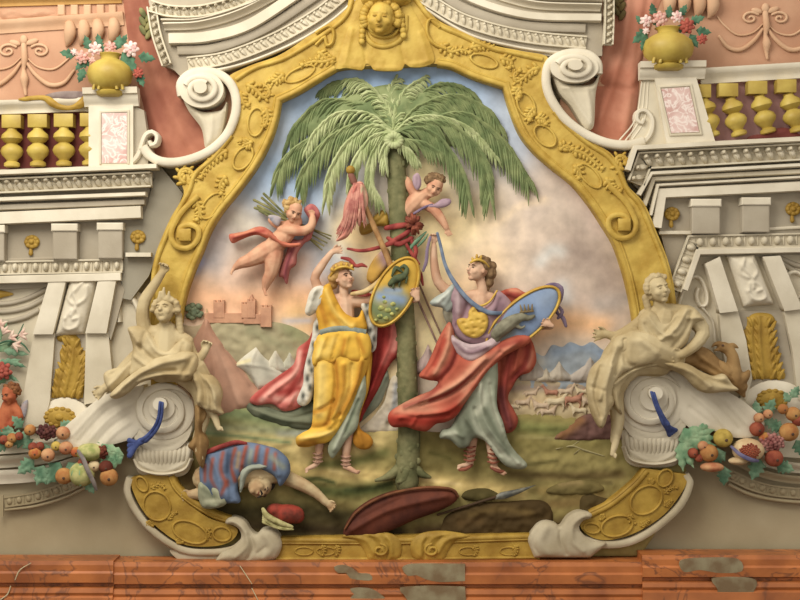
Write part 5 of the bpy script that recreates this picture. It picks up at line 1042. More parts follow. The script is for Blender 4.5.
for p in ((472, 260, -15), (476, 257, 0), (480, 258, 12)): cr.blob(p[0], p[1], D1+15, 1.4, 2.6, 1.3, rot=p[2], base=D1, seg=8, rings=6)
cr.build('crown', GOLDT, w2)
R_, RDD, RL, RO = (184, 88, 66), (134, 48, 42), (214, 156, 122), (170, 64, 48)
cloth('mantle', [(496, 296), (504, 290), (516, 288), (524, 292), (540, 298), (548, 306), (530, 316), (512, 318), (500, 308)], D1-8, 4, R_, [([(506, 294), (524, 298), (536, 302)], 2.4, RDD, .8), ([(510, 290), (520, 291)], 1.6, RL, .6)], [([(504, 292), (520, 298), (538, 302)], 1.8, 2.4), ([(502, 300), (516, 306)], 1.6, -2)], w2)
# hanging dark part on the right
cloth('mantle', [(520, 334), (530, 338), (535, 350), (536, 362), (530, 372), (520, 376), (513, 386), (508, 398), (514, 410), (518, 420), (514, 430), (505, 433), (500, 424), (496, 404), (490, 384), (490, 366), (500, 346)], D1-4, 7, R_,
      [([(526, 344), (526, 362), (512, 380)], 3, RDD, .8), ([(512, 350), (506, 372), (502, 394)], 3.5, RDD, .7), ([(532, 352), (528, 366)], 2, RL, .4), ([(500, 390), (504, 410), (510, 426)], 4, (118, 56, 54), .9)],
      [([(528, 342), (526, 360), (512, 378)], 2.2, -3), ([(512, 346), (506, 370), (504, 400), (510, 426)], 2.4, 3.2), ([(518, 346), (514, 370)], 2, 3), ([(500, 360), (500, 390), (506, 420)], 1.8, -3)], w2)
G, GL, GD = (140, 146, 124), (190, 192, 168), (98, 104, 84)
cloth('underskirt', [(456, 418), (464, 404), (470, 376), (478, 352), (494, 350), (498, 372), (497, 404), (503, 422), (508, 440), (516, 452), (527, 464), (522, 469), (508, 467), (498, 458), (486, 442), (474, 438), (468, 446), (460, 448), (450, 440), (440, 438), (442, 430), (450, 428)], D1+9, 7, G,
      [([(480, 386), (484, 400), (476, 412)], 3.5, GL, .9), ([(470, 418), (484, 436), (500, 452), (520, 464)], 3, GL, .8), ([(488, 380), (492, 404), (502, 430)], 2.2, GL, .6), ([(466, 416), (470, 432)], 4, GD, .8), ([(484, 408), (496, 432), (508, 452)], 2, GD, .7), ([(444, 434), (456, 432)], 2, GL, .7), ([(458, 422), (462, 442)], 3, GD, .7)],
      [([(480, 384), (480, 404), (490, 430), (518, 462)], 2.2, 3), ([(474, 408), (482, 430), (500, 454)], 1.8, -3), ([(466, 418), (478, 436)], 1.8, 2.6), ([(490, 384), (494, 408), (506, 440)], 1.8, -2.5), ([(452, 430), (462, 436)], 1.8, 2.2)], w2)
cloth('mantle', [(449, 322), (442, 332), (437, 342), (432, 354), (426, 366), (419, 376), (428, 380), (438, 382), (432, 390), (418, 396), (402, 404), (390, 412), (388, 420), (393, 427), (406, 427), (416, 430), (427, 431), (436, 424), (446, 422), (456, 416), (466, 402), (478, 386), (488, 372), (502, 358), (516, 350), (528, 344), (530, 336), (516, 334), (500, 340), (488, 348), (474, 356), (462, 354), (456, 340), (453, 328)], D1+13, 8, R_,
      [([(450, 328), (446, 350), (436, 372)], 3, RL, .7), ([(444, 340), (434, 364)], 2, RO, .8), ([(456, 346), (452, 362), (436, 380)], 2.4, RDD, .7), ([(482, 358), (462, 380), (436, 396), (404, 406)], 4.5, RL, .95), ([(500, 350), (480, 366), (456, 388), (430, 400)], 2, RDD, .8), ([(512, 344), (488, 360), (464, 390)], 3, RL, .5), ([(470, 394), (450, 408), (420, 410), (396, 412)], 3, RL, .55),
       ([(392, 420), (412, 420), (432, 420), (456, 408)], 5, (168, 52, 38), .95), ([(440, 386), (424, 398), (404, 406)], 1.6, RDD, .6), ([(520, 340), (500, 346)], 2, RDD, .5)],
      [([(450, 328), (446, 350), (434, 374)], 2.2, 3), ([(444, 336), (436, 360), (426, 374)], 1.6, -2.6), ([(458, 350), (452, 366), (440, 380)], 1.8, -3), ([(484, 358), (464, 378), (436, 394), (404, 406)], 2.6, 4), ([(500, 352), (478, 372), (450, 394), (420, 404)], 2, -4), ([(514, 344), (490, 362), (470, 390), (446, 410), (400, 416)], 2.4, 3.5), ([(520, 350), (496, 366), (476, 392)], 1.8, -3), ([(396, 414), (420, 416), (448, 414)], 1.6, -2.6), ([(410, 427), (418, 414)], 1.8, 2)], w2, R=12)
MV, MD, ML = (162, 130, 138), (118, 88, 98), (190, 166, 168)
cloth('waist_drape', [(450, 330), (456, 338), (470, 344), (484, 342), (496, 336), (500, 342), (490, 350), (480, 358), (470, 362), (460, 356), (452, 346), (448, 338)], D1+17, 4, ML, [([(456, 342), (468, 352), (486, 348)], 2, MD, .7), ([(454, 338), (466, 348)], 1.6, (206, 186, 186), .7)], [([(454, 340), (468, 352), (488, 346)], 1.6, 2), ([(460, 344), (472, 350), (490, 342)], 1.4, -2)], w2, R=7)
cloth('bodice', [(455, 284), (462, 290), (470, 302), (482, 308), (492, 300), (496, 290), (506, 296), (513, 306), (512, 318), (504, 328), (500, 338), (486, 344), (470, 344), (458, 338), (452, 328), (452, 314), (449, 302), (450, 290)], D1+9, 6, MV,
      [([(458, 296), (456, 312)], 3.5, ML, .7), ([(466, 304), (462, 316)], 3, MD, .6), ([(500, 306), (498, 322)], 4, MD, .7), ([(452, 302), (456, 326)], 2, MD, .6)], [([(458, 292), (458, 312)], 3, 2.5), ([(468, 302), (464, 314), (456, 326)], 1.6, -2), ([(500, 300), (494, 318), (496, 334)], 2, -2), ([(470, 338), (488, 336)], 2, 2), ([(494, 308), (488, 314)], 4, 2.5)], w2, R=9)
relief('breastplate', [(469, 311), (474, 306), (478, 312), (484, 312), (488, 318), (487, 328), (481, 336), (473, 338), (464, 334), (458, 326), (457, 320), (462, 318), (468, 318)], D1+18, 3, GOLDT, w2, R=6, t=6, rim=1, res=1.3,
       folds=[([(x, y), (x+2, y)], 1.1, -1.6) for x, y in ((463, 323), (470, 321), (477, 320), (483, 322), (466, 329), (474, 328), (481, 329), (472, 334), (473, 312))])
MB().tube([(456, 283, D1+14, 1), (466, 298, D1+16, 1.1), (476, 306, D1+16, 1.1), (488, 302, D1+16, 1.1), (496, 291, D1+13, 1)], base=D1).build('gold_neckline', GOLDT, w2)
cloth('sleeve', [(455, 284), (450, 286), (444, 292), (437, 296), (430, 302), (433, 306), (442, 308), (448, 313), (454, 308), (457, 296)], D1+8, 6, (160, 168, 160), [([(448, 292), (438, 302)], 1.8, (196, 200, 188), .8), ([(454, 294), (448, 308)], 1.8, (116, 120, 112), .7)], [([(452, 288), (438, 302)], 1.5, 2.2), ([(454, 294), (446, 308)], 1.4, -2)], w2, R=6)
cloth('sleeve_fringe', [(444, 306), (452, 306), (456, 314), (454, 326), (450, 330), (446, 322), (443, 314)], D1+5, 4, (140, 134, 116), [([(448, 308), (450, 326)], 1.4, (96, 88, 72), .7)], [([(448, 308), (450, 328)], 1.2, 1.8)], w2, R=4, lump=1.4)
SB = mat('steel_blue_ribbon', (122, 138, 160), (90, 106, 134), 10); SM = mat('violet_ribbon', (136, 116, 140), (104, 86, 116), 10); RR = mat('crimson_ribbon', (178, 72, 62), (138, 44, 42), 10)
MB().tube([(437, 234, D1+16, 1.4), (440, 246, D1+16, 1.6), (445, 266, D1+17, 1.8), (454, 283, D1+18, 2.2), (468, 300, D1+20, 2.2), (484, 311, D1+20, 2.4), (496, 313, D1+18, 2), (508, 312, D1+12, 1.6)], base=D1, flat=.5).build('sash', SB, w2)
MB().tube([(430, 238, D1+14, 1.4), (427, 250, D1+14, 1.6), (426, 262, D1+13, 1.8), (423, 271, D1+12, 1.2)], base=D1, flat=.5).build('sash_end', SM, w2)

# ---------------------------------------------------------------- shields
def shield(x, y, d, a, bb_, rot, label, rim_m, fieldpaint, parts):
    t = thing('shield', label, 'shield', x, y, d); r = math.radians(rot); c, s = math.cos(r), math.sin(r)
    E = lambda k, n=44: [(x+a*k*math.cos(q)*c-bb_*k*math.sin(q)*s, y+a*k*math.cos(q)*s+bb_*k*math.sin(q)*c) for q in [2*PI*i/n for i in range(n)]]
    relief('field', E(.97), d, 4, PIG, t, R=bb_*.9, t=3, rim=1, res=1.5, paint=fieldpaint)
    MB().sweep(E(1.0), ROUND(3.6, 5), d-1, closed=True).build('rim', rim_m, t)
    for p in parts: p(t)
    return t
def beast1(t):
    b = MB(); g = mat('dragon_green', (92, 104, 66), (66, 78, 52), 12)
    b.tube([(390, 284, 6, 2.4), (396, 279, 7, 4), (404, 276, 7, 3.4), (407, 269, 7, 2.2), (404, 266, 7, 2)], base=0); b.tube([(404, 266, 7, 2), (400, 268, 7, 1)], base=0); b.tube([(392, 276, 7, 1), (396, 268, 7, 2.4), (402, 272, 7, 1)], base=0, seg=6)
    for p in ((394, 286), (400, 284), (407, 281)): b.tube([(p[0], p[1]-4, 7, 1.4), (p[0]-1, p[1]+2, 7, .9)], base=0, seg=6)
    b.build('dragon', g, t)
    q = MB()
    for x, y, r in ((381, 308, 3.4), (385, 302, 2.6), (388, 310, 3.4), (393, 304, 3), (380, 316, 3), (386, 318, 2.8), (392, 314, 2.4), (376, 320, 2), (384, 297, 2), (397, 309, 2)): q.blob(x, y, 4.4, r, r*.8, 1.6, base=0, seg=9, rings=6)
    q.build('flowering_bush', mat('meadow_flowers', (196, 188, 96), (112, 132, 74), 22), t)
shield(394.5, 292, 0, 37.5, 18.5, -61, 'gold-rimmed oval shield with green dragon over a flowering field, held by the yellow-gowned person', GOLDT,
       paint((206, 162, 58), [([(372, 306), (384, 316), (398, 304)], 10, (110, 126, 86), .95), ([(380, 296), (394, 298), (402, 300)], 7, (132, 154, 184), 1), ([(386, 290), (400, 290)], 3.5, (132, 154, 184), .9), ([(392, 284), (404, 284)], 3, (112, 100, 56), .7)]), [beast1])
def beast2(t):
    g = mat('grey_beast', (140, 136, 112), (110, 106, 84), 10); b = MB()
    b.tube([(496, 334, 6, 6), (505, 326, 7, 7.5), (514, 320, 7, 6.2), (521, 317, 7, 4.4), (528, 318, 7, 3), (533, 316, 7, 2)], base=0); b.tube([(513, 324, 8, 3), (520, 328, 8, 1.8), (524, 326, 8, 1.2)], base=0)
    b.tube([(522, 313, 7, 1.6), (520, 308, 7, .6)], base=0, seg=6); b.tube([(497, 338, 6, 4), (493, 344, 5, 2)], base=0); b.fuse('beast', g, t, voxel=.009)
    c = MB()
    for k in range(4): c.tube([(521+k*3.4, 311-k*.4, 8, 1.2), (519.5+k*4, 305-k*.2, 8, .6)], base=0, seg=6)
    c.tube([(520, 312, 8, 1.2), (532, 311, 8, 1.2)], base=0, seg=6); c.build('crown', mat('dull_bronze', (150, 128, 84), (118, 96, 60)), t)
shield(523, 319, 0, 45, 18.5, -40, 'gold-rimmed oval shield with a grey crowned beast on blue, held by the red-mantled person', GOLDT,
       paint((126, 148, 184), [([(492, 342), (506, 330)], 10, (124, 124, 104), .9), ([(545, 300), (550, 296)], 10, (146, 164, 190), .8)]), [beast2])
t = thing('ribbon', 'violet ribbon looped behind the top of the blue oval shield', 'ribbon', 560, 300, -8)
MB().tube([(540, 293, -10, 1.6), (546, 287, -9, 2.4), (554, 285, -8, 2.6), (561, 288, -8, 2.4), (561, 298, -8, 2), (556, 308, -8, 2.2), (558, 314, -8, 1.6), (563, 318, -8, 2.2), (566, 326, -9, 1.6)], base=-8, flat=.6).build('loop', SM, t)
MB().tube([(558, 306, -6, 1.4), (562, 312, -6, 2), (558, 318, -7, 1.6)], base=-8, flat=.6).build('loop', SM, t)

FB = None
# ---------------------------------------------------------------- trophy tied to the palm
t = thing('feathered_standard', 'long pole with gold knob and drooping pink plume tied to the palm', 'standard', 384, 250, 6)
MB().tube([(352, 176, 6, 2.6), (358, 190, 6, 2.8), (372, 222, 6, 2.8), (386, 254, 6, 3), (396, 280, 0, 3)], base=6).build('pole', mat('pole_brown', (190, 142, 84), (156, 110, 62), 10), t)
MB().blob(350.5, 170, 6, 4.6, 4.6, 4.6, base=6).build('knob', M['goldd'], t); MB().tube([(351, 175, 6, 3.2), (354, 182, 6, 3.6)], base=6).build('collar', mat('plum_collar', (152, 96, 76), (120, 70, 60)), t)
cloth('plume', [(354, 184), (362, 182), (367, 192), (368, 204), (364, 216), (359, 226), (356, 220), (352, 230), (346, 238), (336, 241), (342, 232), (336, 234), (342, 222), (344, 206), (348, 194)], 6, 5, (206, 140, 120), [([(356, 188), (350, 210), (342, 232)], 2.6, (178, 84, 76), .7), ([(362, 190), (362, 208)], 3, (176, 164, 128), .8), ([(356, 196), (354, 218)], 2, (222, 170, 148), .8)],
      [([(356, 186), (346, 214), (338, 238)], 1.6, 2.6), ([(359, 186), (354, 210), (347, 236)], 1.5, -2.4), ([(362, 186), (361, 206), (357, 224)], 1.6, 2.6), ([(365, 190), (365, 208)], 1.2, -1.6)], t, res=1.4, R=7)
rnd = random.Random(12); b = MB()
for k in range(34):
    u = rnd.random(); x0 = 354+8*u; L = 44+rnd.random()*12-8*u; dx = -20+22*u+rnd.random()*4
    b.tube([(x0, 184, 10, 1), (x0+dx*.25, 184+L*.4, 14, 1.4), (x0+dx*.6, 184+L*.75, 12, 1.2), (x0+dx, 184+L, 9, .3)], base=6, seg=5)
b.build('plume_feathers', mat('pink_feathers', (206, 138, 118), (176, 98, 88), 16), t)
tag(relief('armour_piece', [(376, 214), (384, 210), (388, 216), (388, 226), (378, 226), (372, 232), (362, 235), (359, 229), (361, 222), (368, 224)], -22, 5, M['goldd'], R=6, t=4, res=1.5, folds=[([(364, 230), (378, 222), (386, 214)], 1.5, -2)]), 'gilded piece of armour jutting from behind the palm above the raised hand', 'armour')
tag(relief('oval_shield', [(380, 252), (388, 248), (390, 262), (382, 274), (374, 283), (367, 280), (368, 270), (373, 260)], -24, 4, PIG, R=6, t=4, res=1.5, paint=paint((206, 160, 70), [([(382, 252), (386, 262)], 7, (186, 150, 156), .95)])), 'lilac and gold oval shield half hidden behind the palm trunk', 'shield')
MB().tube([(352, 294, -2, 2), (366, 290, -3, 2.8), (380, 280, -6, 3), (390, 266, -10, 2.6), (400, 254, -14, 2)], base=-6)
tag(MB().tube([(352, 294, -2, 2), (366, 291, -3, 2.8), (380, 281, -6, 3), (390, 268, -10, 2.6), (400, 254, -14, 2)], base=-6).build('horn', mat('pale_horn', (222, 196, 140), (198, 164, 104), 8)), 'long curved pale horn passing behind the dragon shield', 'horn')
tag(MB().tube([(404, 262, -26, 1.2), (420, 305, -26, 1.2), (440, 350, -26, 1)], base=-26, seg=8, sm=False).build('spear', mat('mauve_shaft', (176, 140, 124), (146, 112, 100), 8)), 'thin mauve spear shaft slanting behind the palm, left of the other', 'spear')
tag(MB().tube([(410, 262, -27, 1), (428, 305, -27, 1), (446, 346, -27, .9)], base=-27, seg=8, sm=False).build('spear', mat('brown_shaft', (160, 126, 104), (134, 102, 84), 8)), 'thin brown spear shaft slanting behind the palm, nearest the blue sleeve', 'spear')
t = thing('ribbon', 'crimson ribbon knotted round the palm trunk and pulled by the yellow-gowned person', 'ribbon', 400, 240, -8)
for p in ([(348, 249, 0, 1.2), (362, 251, 0, 1.8), (378, 248, -2, 2), (394, 242, -6, 2.4), (408, 232, -8, 2.6)], [(386, 228, -9, 2.4), (398, 226, -6, 3), (412, 224, -8, 2)], [(388, 238, -9, 2), (398, 244, -6, 2.6), (412, 238, -8, 2)], [(386, 244, -9, 1.6), (402, 236, -5, 2.4), (416, 226, -9, 1.6)],
          [(410, 238, -8, 2), (416, 250, -8, 2.2), (414, 262, -9, 2), (420, 274, -9, 2.4), (423, 285, -9, 1)], [(406, 244, -7, 1.6), (412, 254, -8, 1.8), (419, 264, -8, 1.2)], [(342, 258, -2, 1.4), (350, 260, -1, 2), (356, 266, -1, 1.8), (362, 265, -1, 2), (367, 267, -2, .8)]): MB().tube(p, base=-8, flat=.6).build('band', RR, t)
b = MB(); rnd = random.Random(9)
for k in range(40): a = rnd.random()*6.28; r = 8+rnd.random()*3; b.tube([(414, 226, -9, 2), (414+r*math.cos(a)*.5, 224+r*.5*math.sin(a), -5+rnd.random()*4, 2.2), (414+r*math.cos(a)*.9, 224+r*math.sin(a), -8+rnd.random()*4, 1.1)], base=-9, seg=6)
tag(b.build('brush', mat('russet_plume', (150, 74, 50), (112, 50, 36), 14)), 'russet brush of feathers tied to the palm under the right cherub', 'feathers')
tag(MB().tube([(408, 252, -10, 1), (414, 244, -8, 2.2), (422, 236, -8, 1.6), (426, 232, -8, .8)], base=-8).tube([(416, 248, -9, .8), (424, 240, -8, 1.4), (428, 234, -8, .6)], base=-8).build('laurel', M['leaf']), 'small green laurel sprig beside the raised fist of the red-mantled person', 'leaves')

# ---------------------------------------------------------------- cherubs
CH = M['skinb']; BL = mat('blond_curls', (206, 170, 104), (172, 128, 66), 24)
def curls(cx, cy, d, r, n, m, parent, base, skip=None):
    rr = random.Random(int(cx)); b = MB()
    for k in range(n):
        a = rr.random()*2*PI; q = r*math.sqrt(rr.random()); x, y = cx+q*math.cos(a), cy+q*math.sin(a)*.85
        if skip and skip(x, y): continue
        b.blob(x, y, d+math.sqrt(max(0, r*r-q*q))*.7, 2.6, 2.2, 2.2, base=base, seg=8, rings=6, rot=rr.random()*180)
    return b.build('hair', m, parent)
D2 = -12; FB = D2; B_ = dict(base=D2)
t = thing('arrow_bundle', 'sheaf of olive arrows carried behind the left cherub', 'arrows', 290, 225, D2-6)
for i, (x0, y0, x1, y1) in enumerate(((254, 200, 330, 239), (258, 206, 327, 243), (262, 198, 322, 250), (255, 208, 331, 236), (264, 194, 318, 246), (260, 211, 324, 246))):
    MB().tube([(x0, y0, D2-7+i*.6, 1.5), ((x0+x1)/2, (y0+y1)/2, D2-6+i*.6, .9), (x1, y1, D2-7+i*.6, .8)], base=D2-6, seg=7, sm=False).build('arrow', OL, t)
c1 = thing('cherub', 'flying blond cherub with rose drapery, left of the palm', 'cherub', 275, 255, D2)
b = MB()
b.tube([(290, 228, D2, 9), (282, 238, D2+1, 10), (272, 248, D2+1, 10), (267, 253, D2, 9)], **B_); b.blob(281, 240, D2+5, 9, 8, 8, base=D2, rot=40)
b.tube([(297, 222, D2+2, 6), (294, 215, D2+3, 6)], **B_); f = head(b, 294.5, 212, D2+6, 10.5, yaw=22, pitch=-18, roll=18, base=D2, child=True)
b.tube([(282, 230, D2+5, 5), (293, 231, D2+8, 5.2), (305, 231, D2+8, 5), (312, 226, D2+8, 4.4), (313, 218, D2+7, 3.4)], **B_); hand(b, 313, 217, D2+6, -110, 6, base=D2)
b.tube([(286, 226, D2, 5), (276, 224, D2-3, 4.4), (270, 220, D2-5, 3)], **B_)
b.tube([(268, 250, D2+1, 10), (258, 256, D2+2, 9), (248, 261, D2+2, 6.8), (242, 263, D2+2, 5.8), (236, 267, D2+1, 3.4)], **B_); foot(b, 235, 267, D2+1, 112, 5.4, base=D2)
b.tube([(274, 252, D2, 10), (273, 262, D2+2, 9), (271, 273, D2+2, 6.6), (267, 281, D2, 5.6), (265, 288, D2-1, 3.4)], **B_); foot(b, 264.5, 288, D2, 72, 5.2, base=D2)
b.fuse('body', CH, c1, voxel=.0085); face(f, c1, D2)
curls(292, 206, D2+4, 9, 60, BL, c1, D2, skip=lambda x, y: (x > 294 and y > 208)); 
WG = mat('grey_wing', (150, 150, 162), (176, 160, 158), 14)
for pts in ([(278, 226), (272, 222), (268, 216), (274, 215), (281, 218)], [(290, 230), (284, 234), (280, 232), (284, 228), (291, 227)]): relief('wing', pts, D2+8, 2, WG, c1, t=2, res=1.2, R=4, folds=[([pts[1], pts[3]], .8, -1)])
DR = (180, 104, 96)
cloth('drapery', [(229, 235), (236, 233), (246, 231), (256, 227), (264, 227), (272, 232), (276, 238), (268, 239), (258, 235), (250, 236), (240, 240), (232, 243)], D2-3, 4, (196, 108, 86), [([(234, 238), (250, 234), (264, 231)], 1.4, (150, 56, 48), .7), ([(236, 235), (254, 230)], 1.2, (222, 150, 110), .7)], [([(234, 238), (254, 232), (270, 236)], 1.3, 2)], c1, R=4, res=1.4)
cloth('drapery', [(304, 209), (310, 204), (316, 206), (320, 214), (317, 222), (313, 232), (310, 240), (302, 242), (306, 232), (309, 220), (306, 214)], D2-4, 4, (192, 110, 104), [([(312, 208), (316, 218)], 1.6, (150, 72, 78), .7)], [([(310, 206), (315, 218), (308, 238)], 1.4, 2)], c1, R=5, res=1.4)
cloth('drapery', [(290, 240), (298, 240), (308, 238), (302, 246), (297, 254), (296, 264), (290, 270), (287, 284), (283, 278), (279, 276), (281, 266), (286, 254)], D2-5, 4, DR, [([(296, 244), (288, 262), (285, 278)], 1.8, (132, 60, 70), .7), ([(300, 242), (293, 258)], 1.2, (212, 140, 130), .7)], [([(297, 243), (288, 260), (284, 280)], 1.5, 2.2)], c1, R=5, res=1.4)
cloth('sash', [(270, 232), (278, 238), (288, 243), (300, 243), (300, 246), (286, 247), (276, 242), (268, 236)], D2+10, 2, (192, 106, 80), [], [([(272, 235), (286, 244), (298, 245)], 1.2, 1.2)], c1, R=3, res=1.3)

D3 = -16; FB = D3; B_ = dict(base=D3)
c2 = thing('cherub', 'brown-haired cherub leaning out from behind the palm trunk', 'cherub', 420, 215, D3)
b = MB()
b.tube([(407, 212, D3-6, 9), (414, 204, D3-2, 10), (420, 198, D3, 9)], **B_); b.tube([(422, 196, D3+2, 6), (430, 192, D3+3, 6)], **B_); f = head(b, 434.5, 187.5, D3+6, 10.5, yaw=10, pitch=-16, roll=24, base=D3, child=True)
b.tube([(416, 196, D3, 5), (411, 188, D3, 5), (407, 180, D3-2, 4)], **B_)
b.tube([(424, 204, D3+3, 5.4), (434, 210, D3+5, 5.4), (441, 219, D3+6, 4.6), (446, 228, D3+7, 3.2)], **B_); hand(b, 447, 229, D3+7, 70, 6.4, curl=.2, base=D3, thumb=1)
b.fuse('body', CH, c2, voxel=.0085); face(f, c2, D3)
curls(435, 182, D3+4, 9.5, 62, HAIRB, c2, D3, skip=lambda x, y: y > 184 and 425 < x < 444)
for pts in ([(417, 190), (413, 184), (413, 176), (418, 173), (421, 179), (421, 186)], [(424, 206), (434, 204), (442, 199), (450, 199), (451, 203), (445, 207), (434, 208)]): relief('wing', pts, D3+9, 2, mat('lilac_wing', (176, 146, 158), (154, 126, 140), 12), c2, t=2, res=1.2, R=4, folds=[([pts[0], pts[3]], .8, -1)])
MB().tube([(414, 214, D3+10, 1.2), (424, 208, D3+9, 1.3), (432, 205, D3+9, 1)], base=D3, flat=.6).build('strap', SM, c2)

# ---------------------------------------------------------------- the fallen man, his turban, shield and spear
D4 = -18; FB = D4; B_ = dict(base=D4)
fm = thing('person', 'fallen moustached person lying face up in blue and red striped clothes, one arm stretched out', 'person', 250, 500, D4)
b = MB()
b.tube([(206, 478, D4, 14), (226, 474, D4, 18), (250, 470, D4, 17), (276, 472, D4, 12)], **B_); b.tube([(252, 474, D4+5, 7), (257, 482, D4+7, 7)], **B_)
f = head(b, 260, 485, D4+10, 14, yaw=24, pitch=42, roll=112, base=D4)
b.tube([(280, 474, D4, 8), (292, 480, D4, 7.4), (305, 486, D4+1, 6.8), (316, 493, D4+1, 5.4), (326, 502, D4+2, 4)], **B_); hand(b, 326, 502, D4+3, 38, 9.6, curl=.7, base=D4, thumb=-1)
b.tube([(210, 478, D4, 9), (204, 492, D4+2, 7.6), (192, 494, D4+3, 5)], **B_); hand(b, 192, 494, D4+3, 170, 9, curl=.6, base=D4)
b.fuse('body', M['pale'], fm, voxel=.0095); face(f, fm, D4, lip=M['lip'])
Q, m_, s_ = f
DKH = mat('black_hair', (60, 52, 42), (40, 34, 30), 20)
b = MB(); b.tube([(*Q((-.34, -.8, -.42)), .5), (*Q((-.14, -.93, -.3)), 1.1), (*Q((0, -.95, -.28)), .9), (*Q((.14, -.93, -.3)), 1.1), (*Q((.34, -.8, -.42)), .5)], base=D4, seg=7); b.build('moustache', DKH, fm)
locks([(*Q((0, .3, .85)), 5, 9, 5, 30), (*Q((0, .1, 1.0)), 5, 6, 5), (*Q((.4, .2, .75)), 4, 5, 4), (*Q((-.4, .2, .75)), 4, 5, 4)], DKH, fm, D4)
BU, BD, RS, GY = (104, 122, 150), (66, 82, 108), (160, 78, 60), (150, 156, 140)
stripes = [([(236, 448), (232, 464), (236, 480)], 1.6, RS, .9), ([(247, 446), (244, 458), (242, 470)], 1.6, RS, .9), ([(258, 446), (256, 460)], 1.5, RS, .9), ([(268, 449), (266, 464)], 1.5, RS, .9), ([(276, 453), (275, 468)], 1.5, RS, .8), ([(224, 452), (222, 468), (228, 484)], 1.6, RS, .8),
           ([(214, 458), (212, 476), (218, 490)], 1.5, RS, .8), ([(206, 464), (206, 480)], 1.4, RS, .8), ([(228, 480), (222, 494)], 1.5, RS, .8), ([(230, 455), (228, 470)], 2.4, BD, .7), ([(252, 450), (250, 462)], 2, GY, .8), ([(272, 456), (284, 466)], 2.4, GY, .8), ([(240, 452), (238, 466)], 1.6, (200, 150, 90), .6), ([(210, 486), (222, 500)], 4, BD, .8)]
cloth('tunic', [(206, 454), (214, 451), (226, 447), (240, 443), (252, 443), (266, 446), (276, 449), (284, 455), (289, 462), (290, 472), (286, 480), (280, 486), (276, 478), (268, 472), (256, 468), (246, 470), (240, 478), (238, 490), (240, 502), (230, 503), (220, 504), (208, 502), (203, 492), (200, 480), (200, 466)], D4+12, 8, BU, stripes,
      [([(212, 456), (220, 476), (222, 498)], 2.4, 2.6), ([(230, 450), (230, 474), (232, 498)], 2, -2.8), ([(246, 446), (244, 464)], 2, 2.4), ([(262, 448), (260, 464)], 1.8, -2.4), ([(276, 452), (280, 474)], 2, 2.6)], fm, R=11)
cloth('cuff', [(200, 482), (208, 484), (218, 486), (226, 494), (226, 504), (216, 508), (204, 508), (199, 500), (198, 490)], D4+16, 5, (156, 158, 128), [([(204, 488), (214, 496)], 1.8, (112, 116, 92), .7), ([(206, 500), (220, 500)], 1.6, (190, 188, 156), .7)], [([(203, 486), (208, 504)], 1.5, 2), ([(210, 486), (216, 504)], 1.4, -1.8), ([(218, 490), (222, 502)], 1.4, 1.8)], fm, R=6)
cloth('collar', [(240, 478), (242, 470), (250, 465), (260, 464), (268, 466), (262, 469), (252, 471), (246, 478), (243, 488), (240, 492)], D4+18, 3, GY, [], [([(242, 480), (248, 469), (262, 467)], 1.2, 1.4)], fm, R=3, res=1.3)
FB = None
tag(MB().tube([(198, 455, 4, 2), (207, 452, 6, 2.6), (222, 446, 8, 2.4), (236, 442, 8, 2.4), (246, 443, 7, 1.6)], base=4, flat=.6).build('strap', RR), 'dull red strap lying across the fallen person\'s hip', 'strap')
t = thing('turban', 'red turban with a band of yellow white feathers, fallen below the head', 'turban', 284, 520, -8)
b = MB(); b.blob(287, 514, -8, 18, 10, 10, base=-8, seg=20).blob(276, 510, -7, 10, 7, 8, base=-8).blob(296, 516, -8, 9, 8, 8, base=-8); b.fuse('crown', mat('turban_red', (166, 56, 38), (110, 44, 30), 10), t, voxel=.01, sm=4)
b = MB()
for k in range(12): a = 1.2+k*.22; b.tube([(266+1.5*math.cos(k*2), 513+k*.7, 0, 2), (268+k*1.2, 520+k*.6, 2, 1.8), (276+k*1.6, 526+k*.35-abs(k-6)*.3, -1, .8)], base=-8, seg=6)
b.tube([(264, 508, 1, 2), (268, 514, 3, 3), (280, 521, 2, 3), (292, 526, -2, 2)], base=-8); b.build('feather_band', mat('cream_feather', (196, 186, 122), (150, 142, 80), 16), t)
t = thing('shield', 'dark maroon shield lying on the ground by the fallen person\'s open hand', 'shield', 400, 520, -14)
relief('field', [(343, 533), (348, 520), (358, 508), (374, 498), (394, 491), (418, 487), (442, 487), (455, 490), (458, 497), (452, 504), (436, 512), (414, 520), (392, 530), (374, 537, 1), (346, 537, 1)], -16, 8, mat('maroon_leather', (112, 52, 32), (82, 36, 24), 5), t, R=16, t=4, rim=2, res=2, folds=[([(352, 528), (390, 508), (446, 494)], 3, 3), ([(362, 518), (400, 498)], 2, -1.5)])
MB().tube([(345, 528, -8, 1), (358, 510, -6, 1.4), (384, 495, -6, 1.5), (420, 487, -6, 1.5), (450, 488, -7, 1.4), (458, 496, -9, 1)], base=-14).build('rim', mat('dull_copper', (136, 80, 44), (104, 56, 32), 8), t)
t = thing('spear', 'fallen spear with a grey blade lying beside the maroon shield', 'spear', 490, 498, -18)
MB().tube([(438, 515, -20, 1.3), (470, 505, -18, 1.4), (496, 497, -18, 1.5)], base=-18, sm=False).build('shaft', mat('dark_shaft', (92, 66, 40), (66, 48, 30)), t)
relief('blade', [(493, 499, 1), (500, 493), (514, 490), (536, 485, 1), (520, 493), (504, 499)], -18, 1.5, mat('grey_steel', (146, 142, 122), (88, 90, 84), 8, rough=.4), t, t=2, rim=.5, res=1.3, folds=[([(495, 498), (534, 486)], .8, .8)])
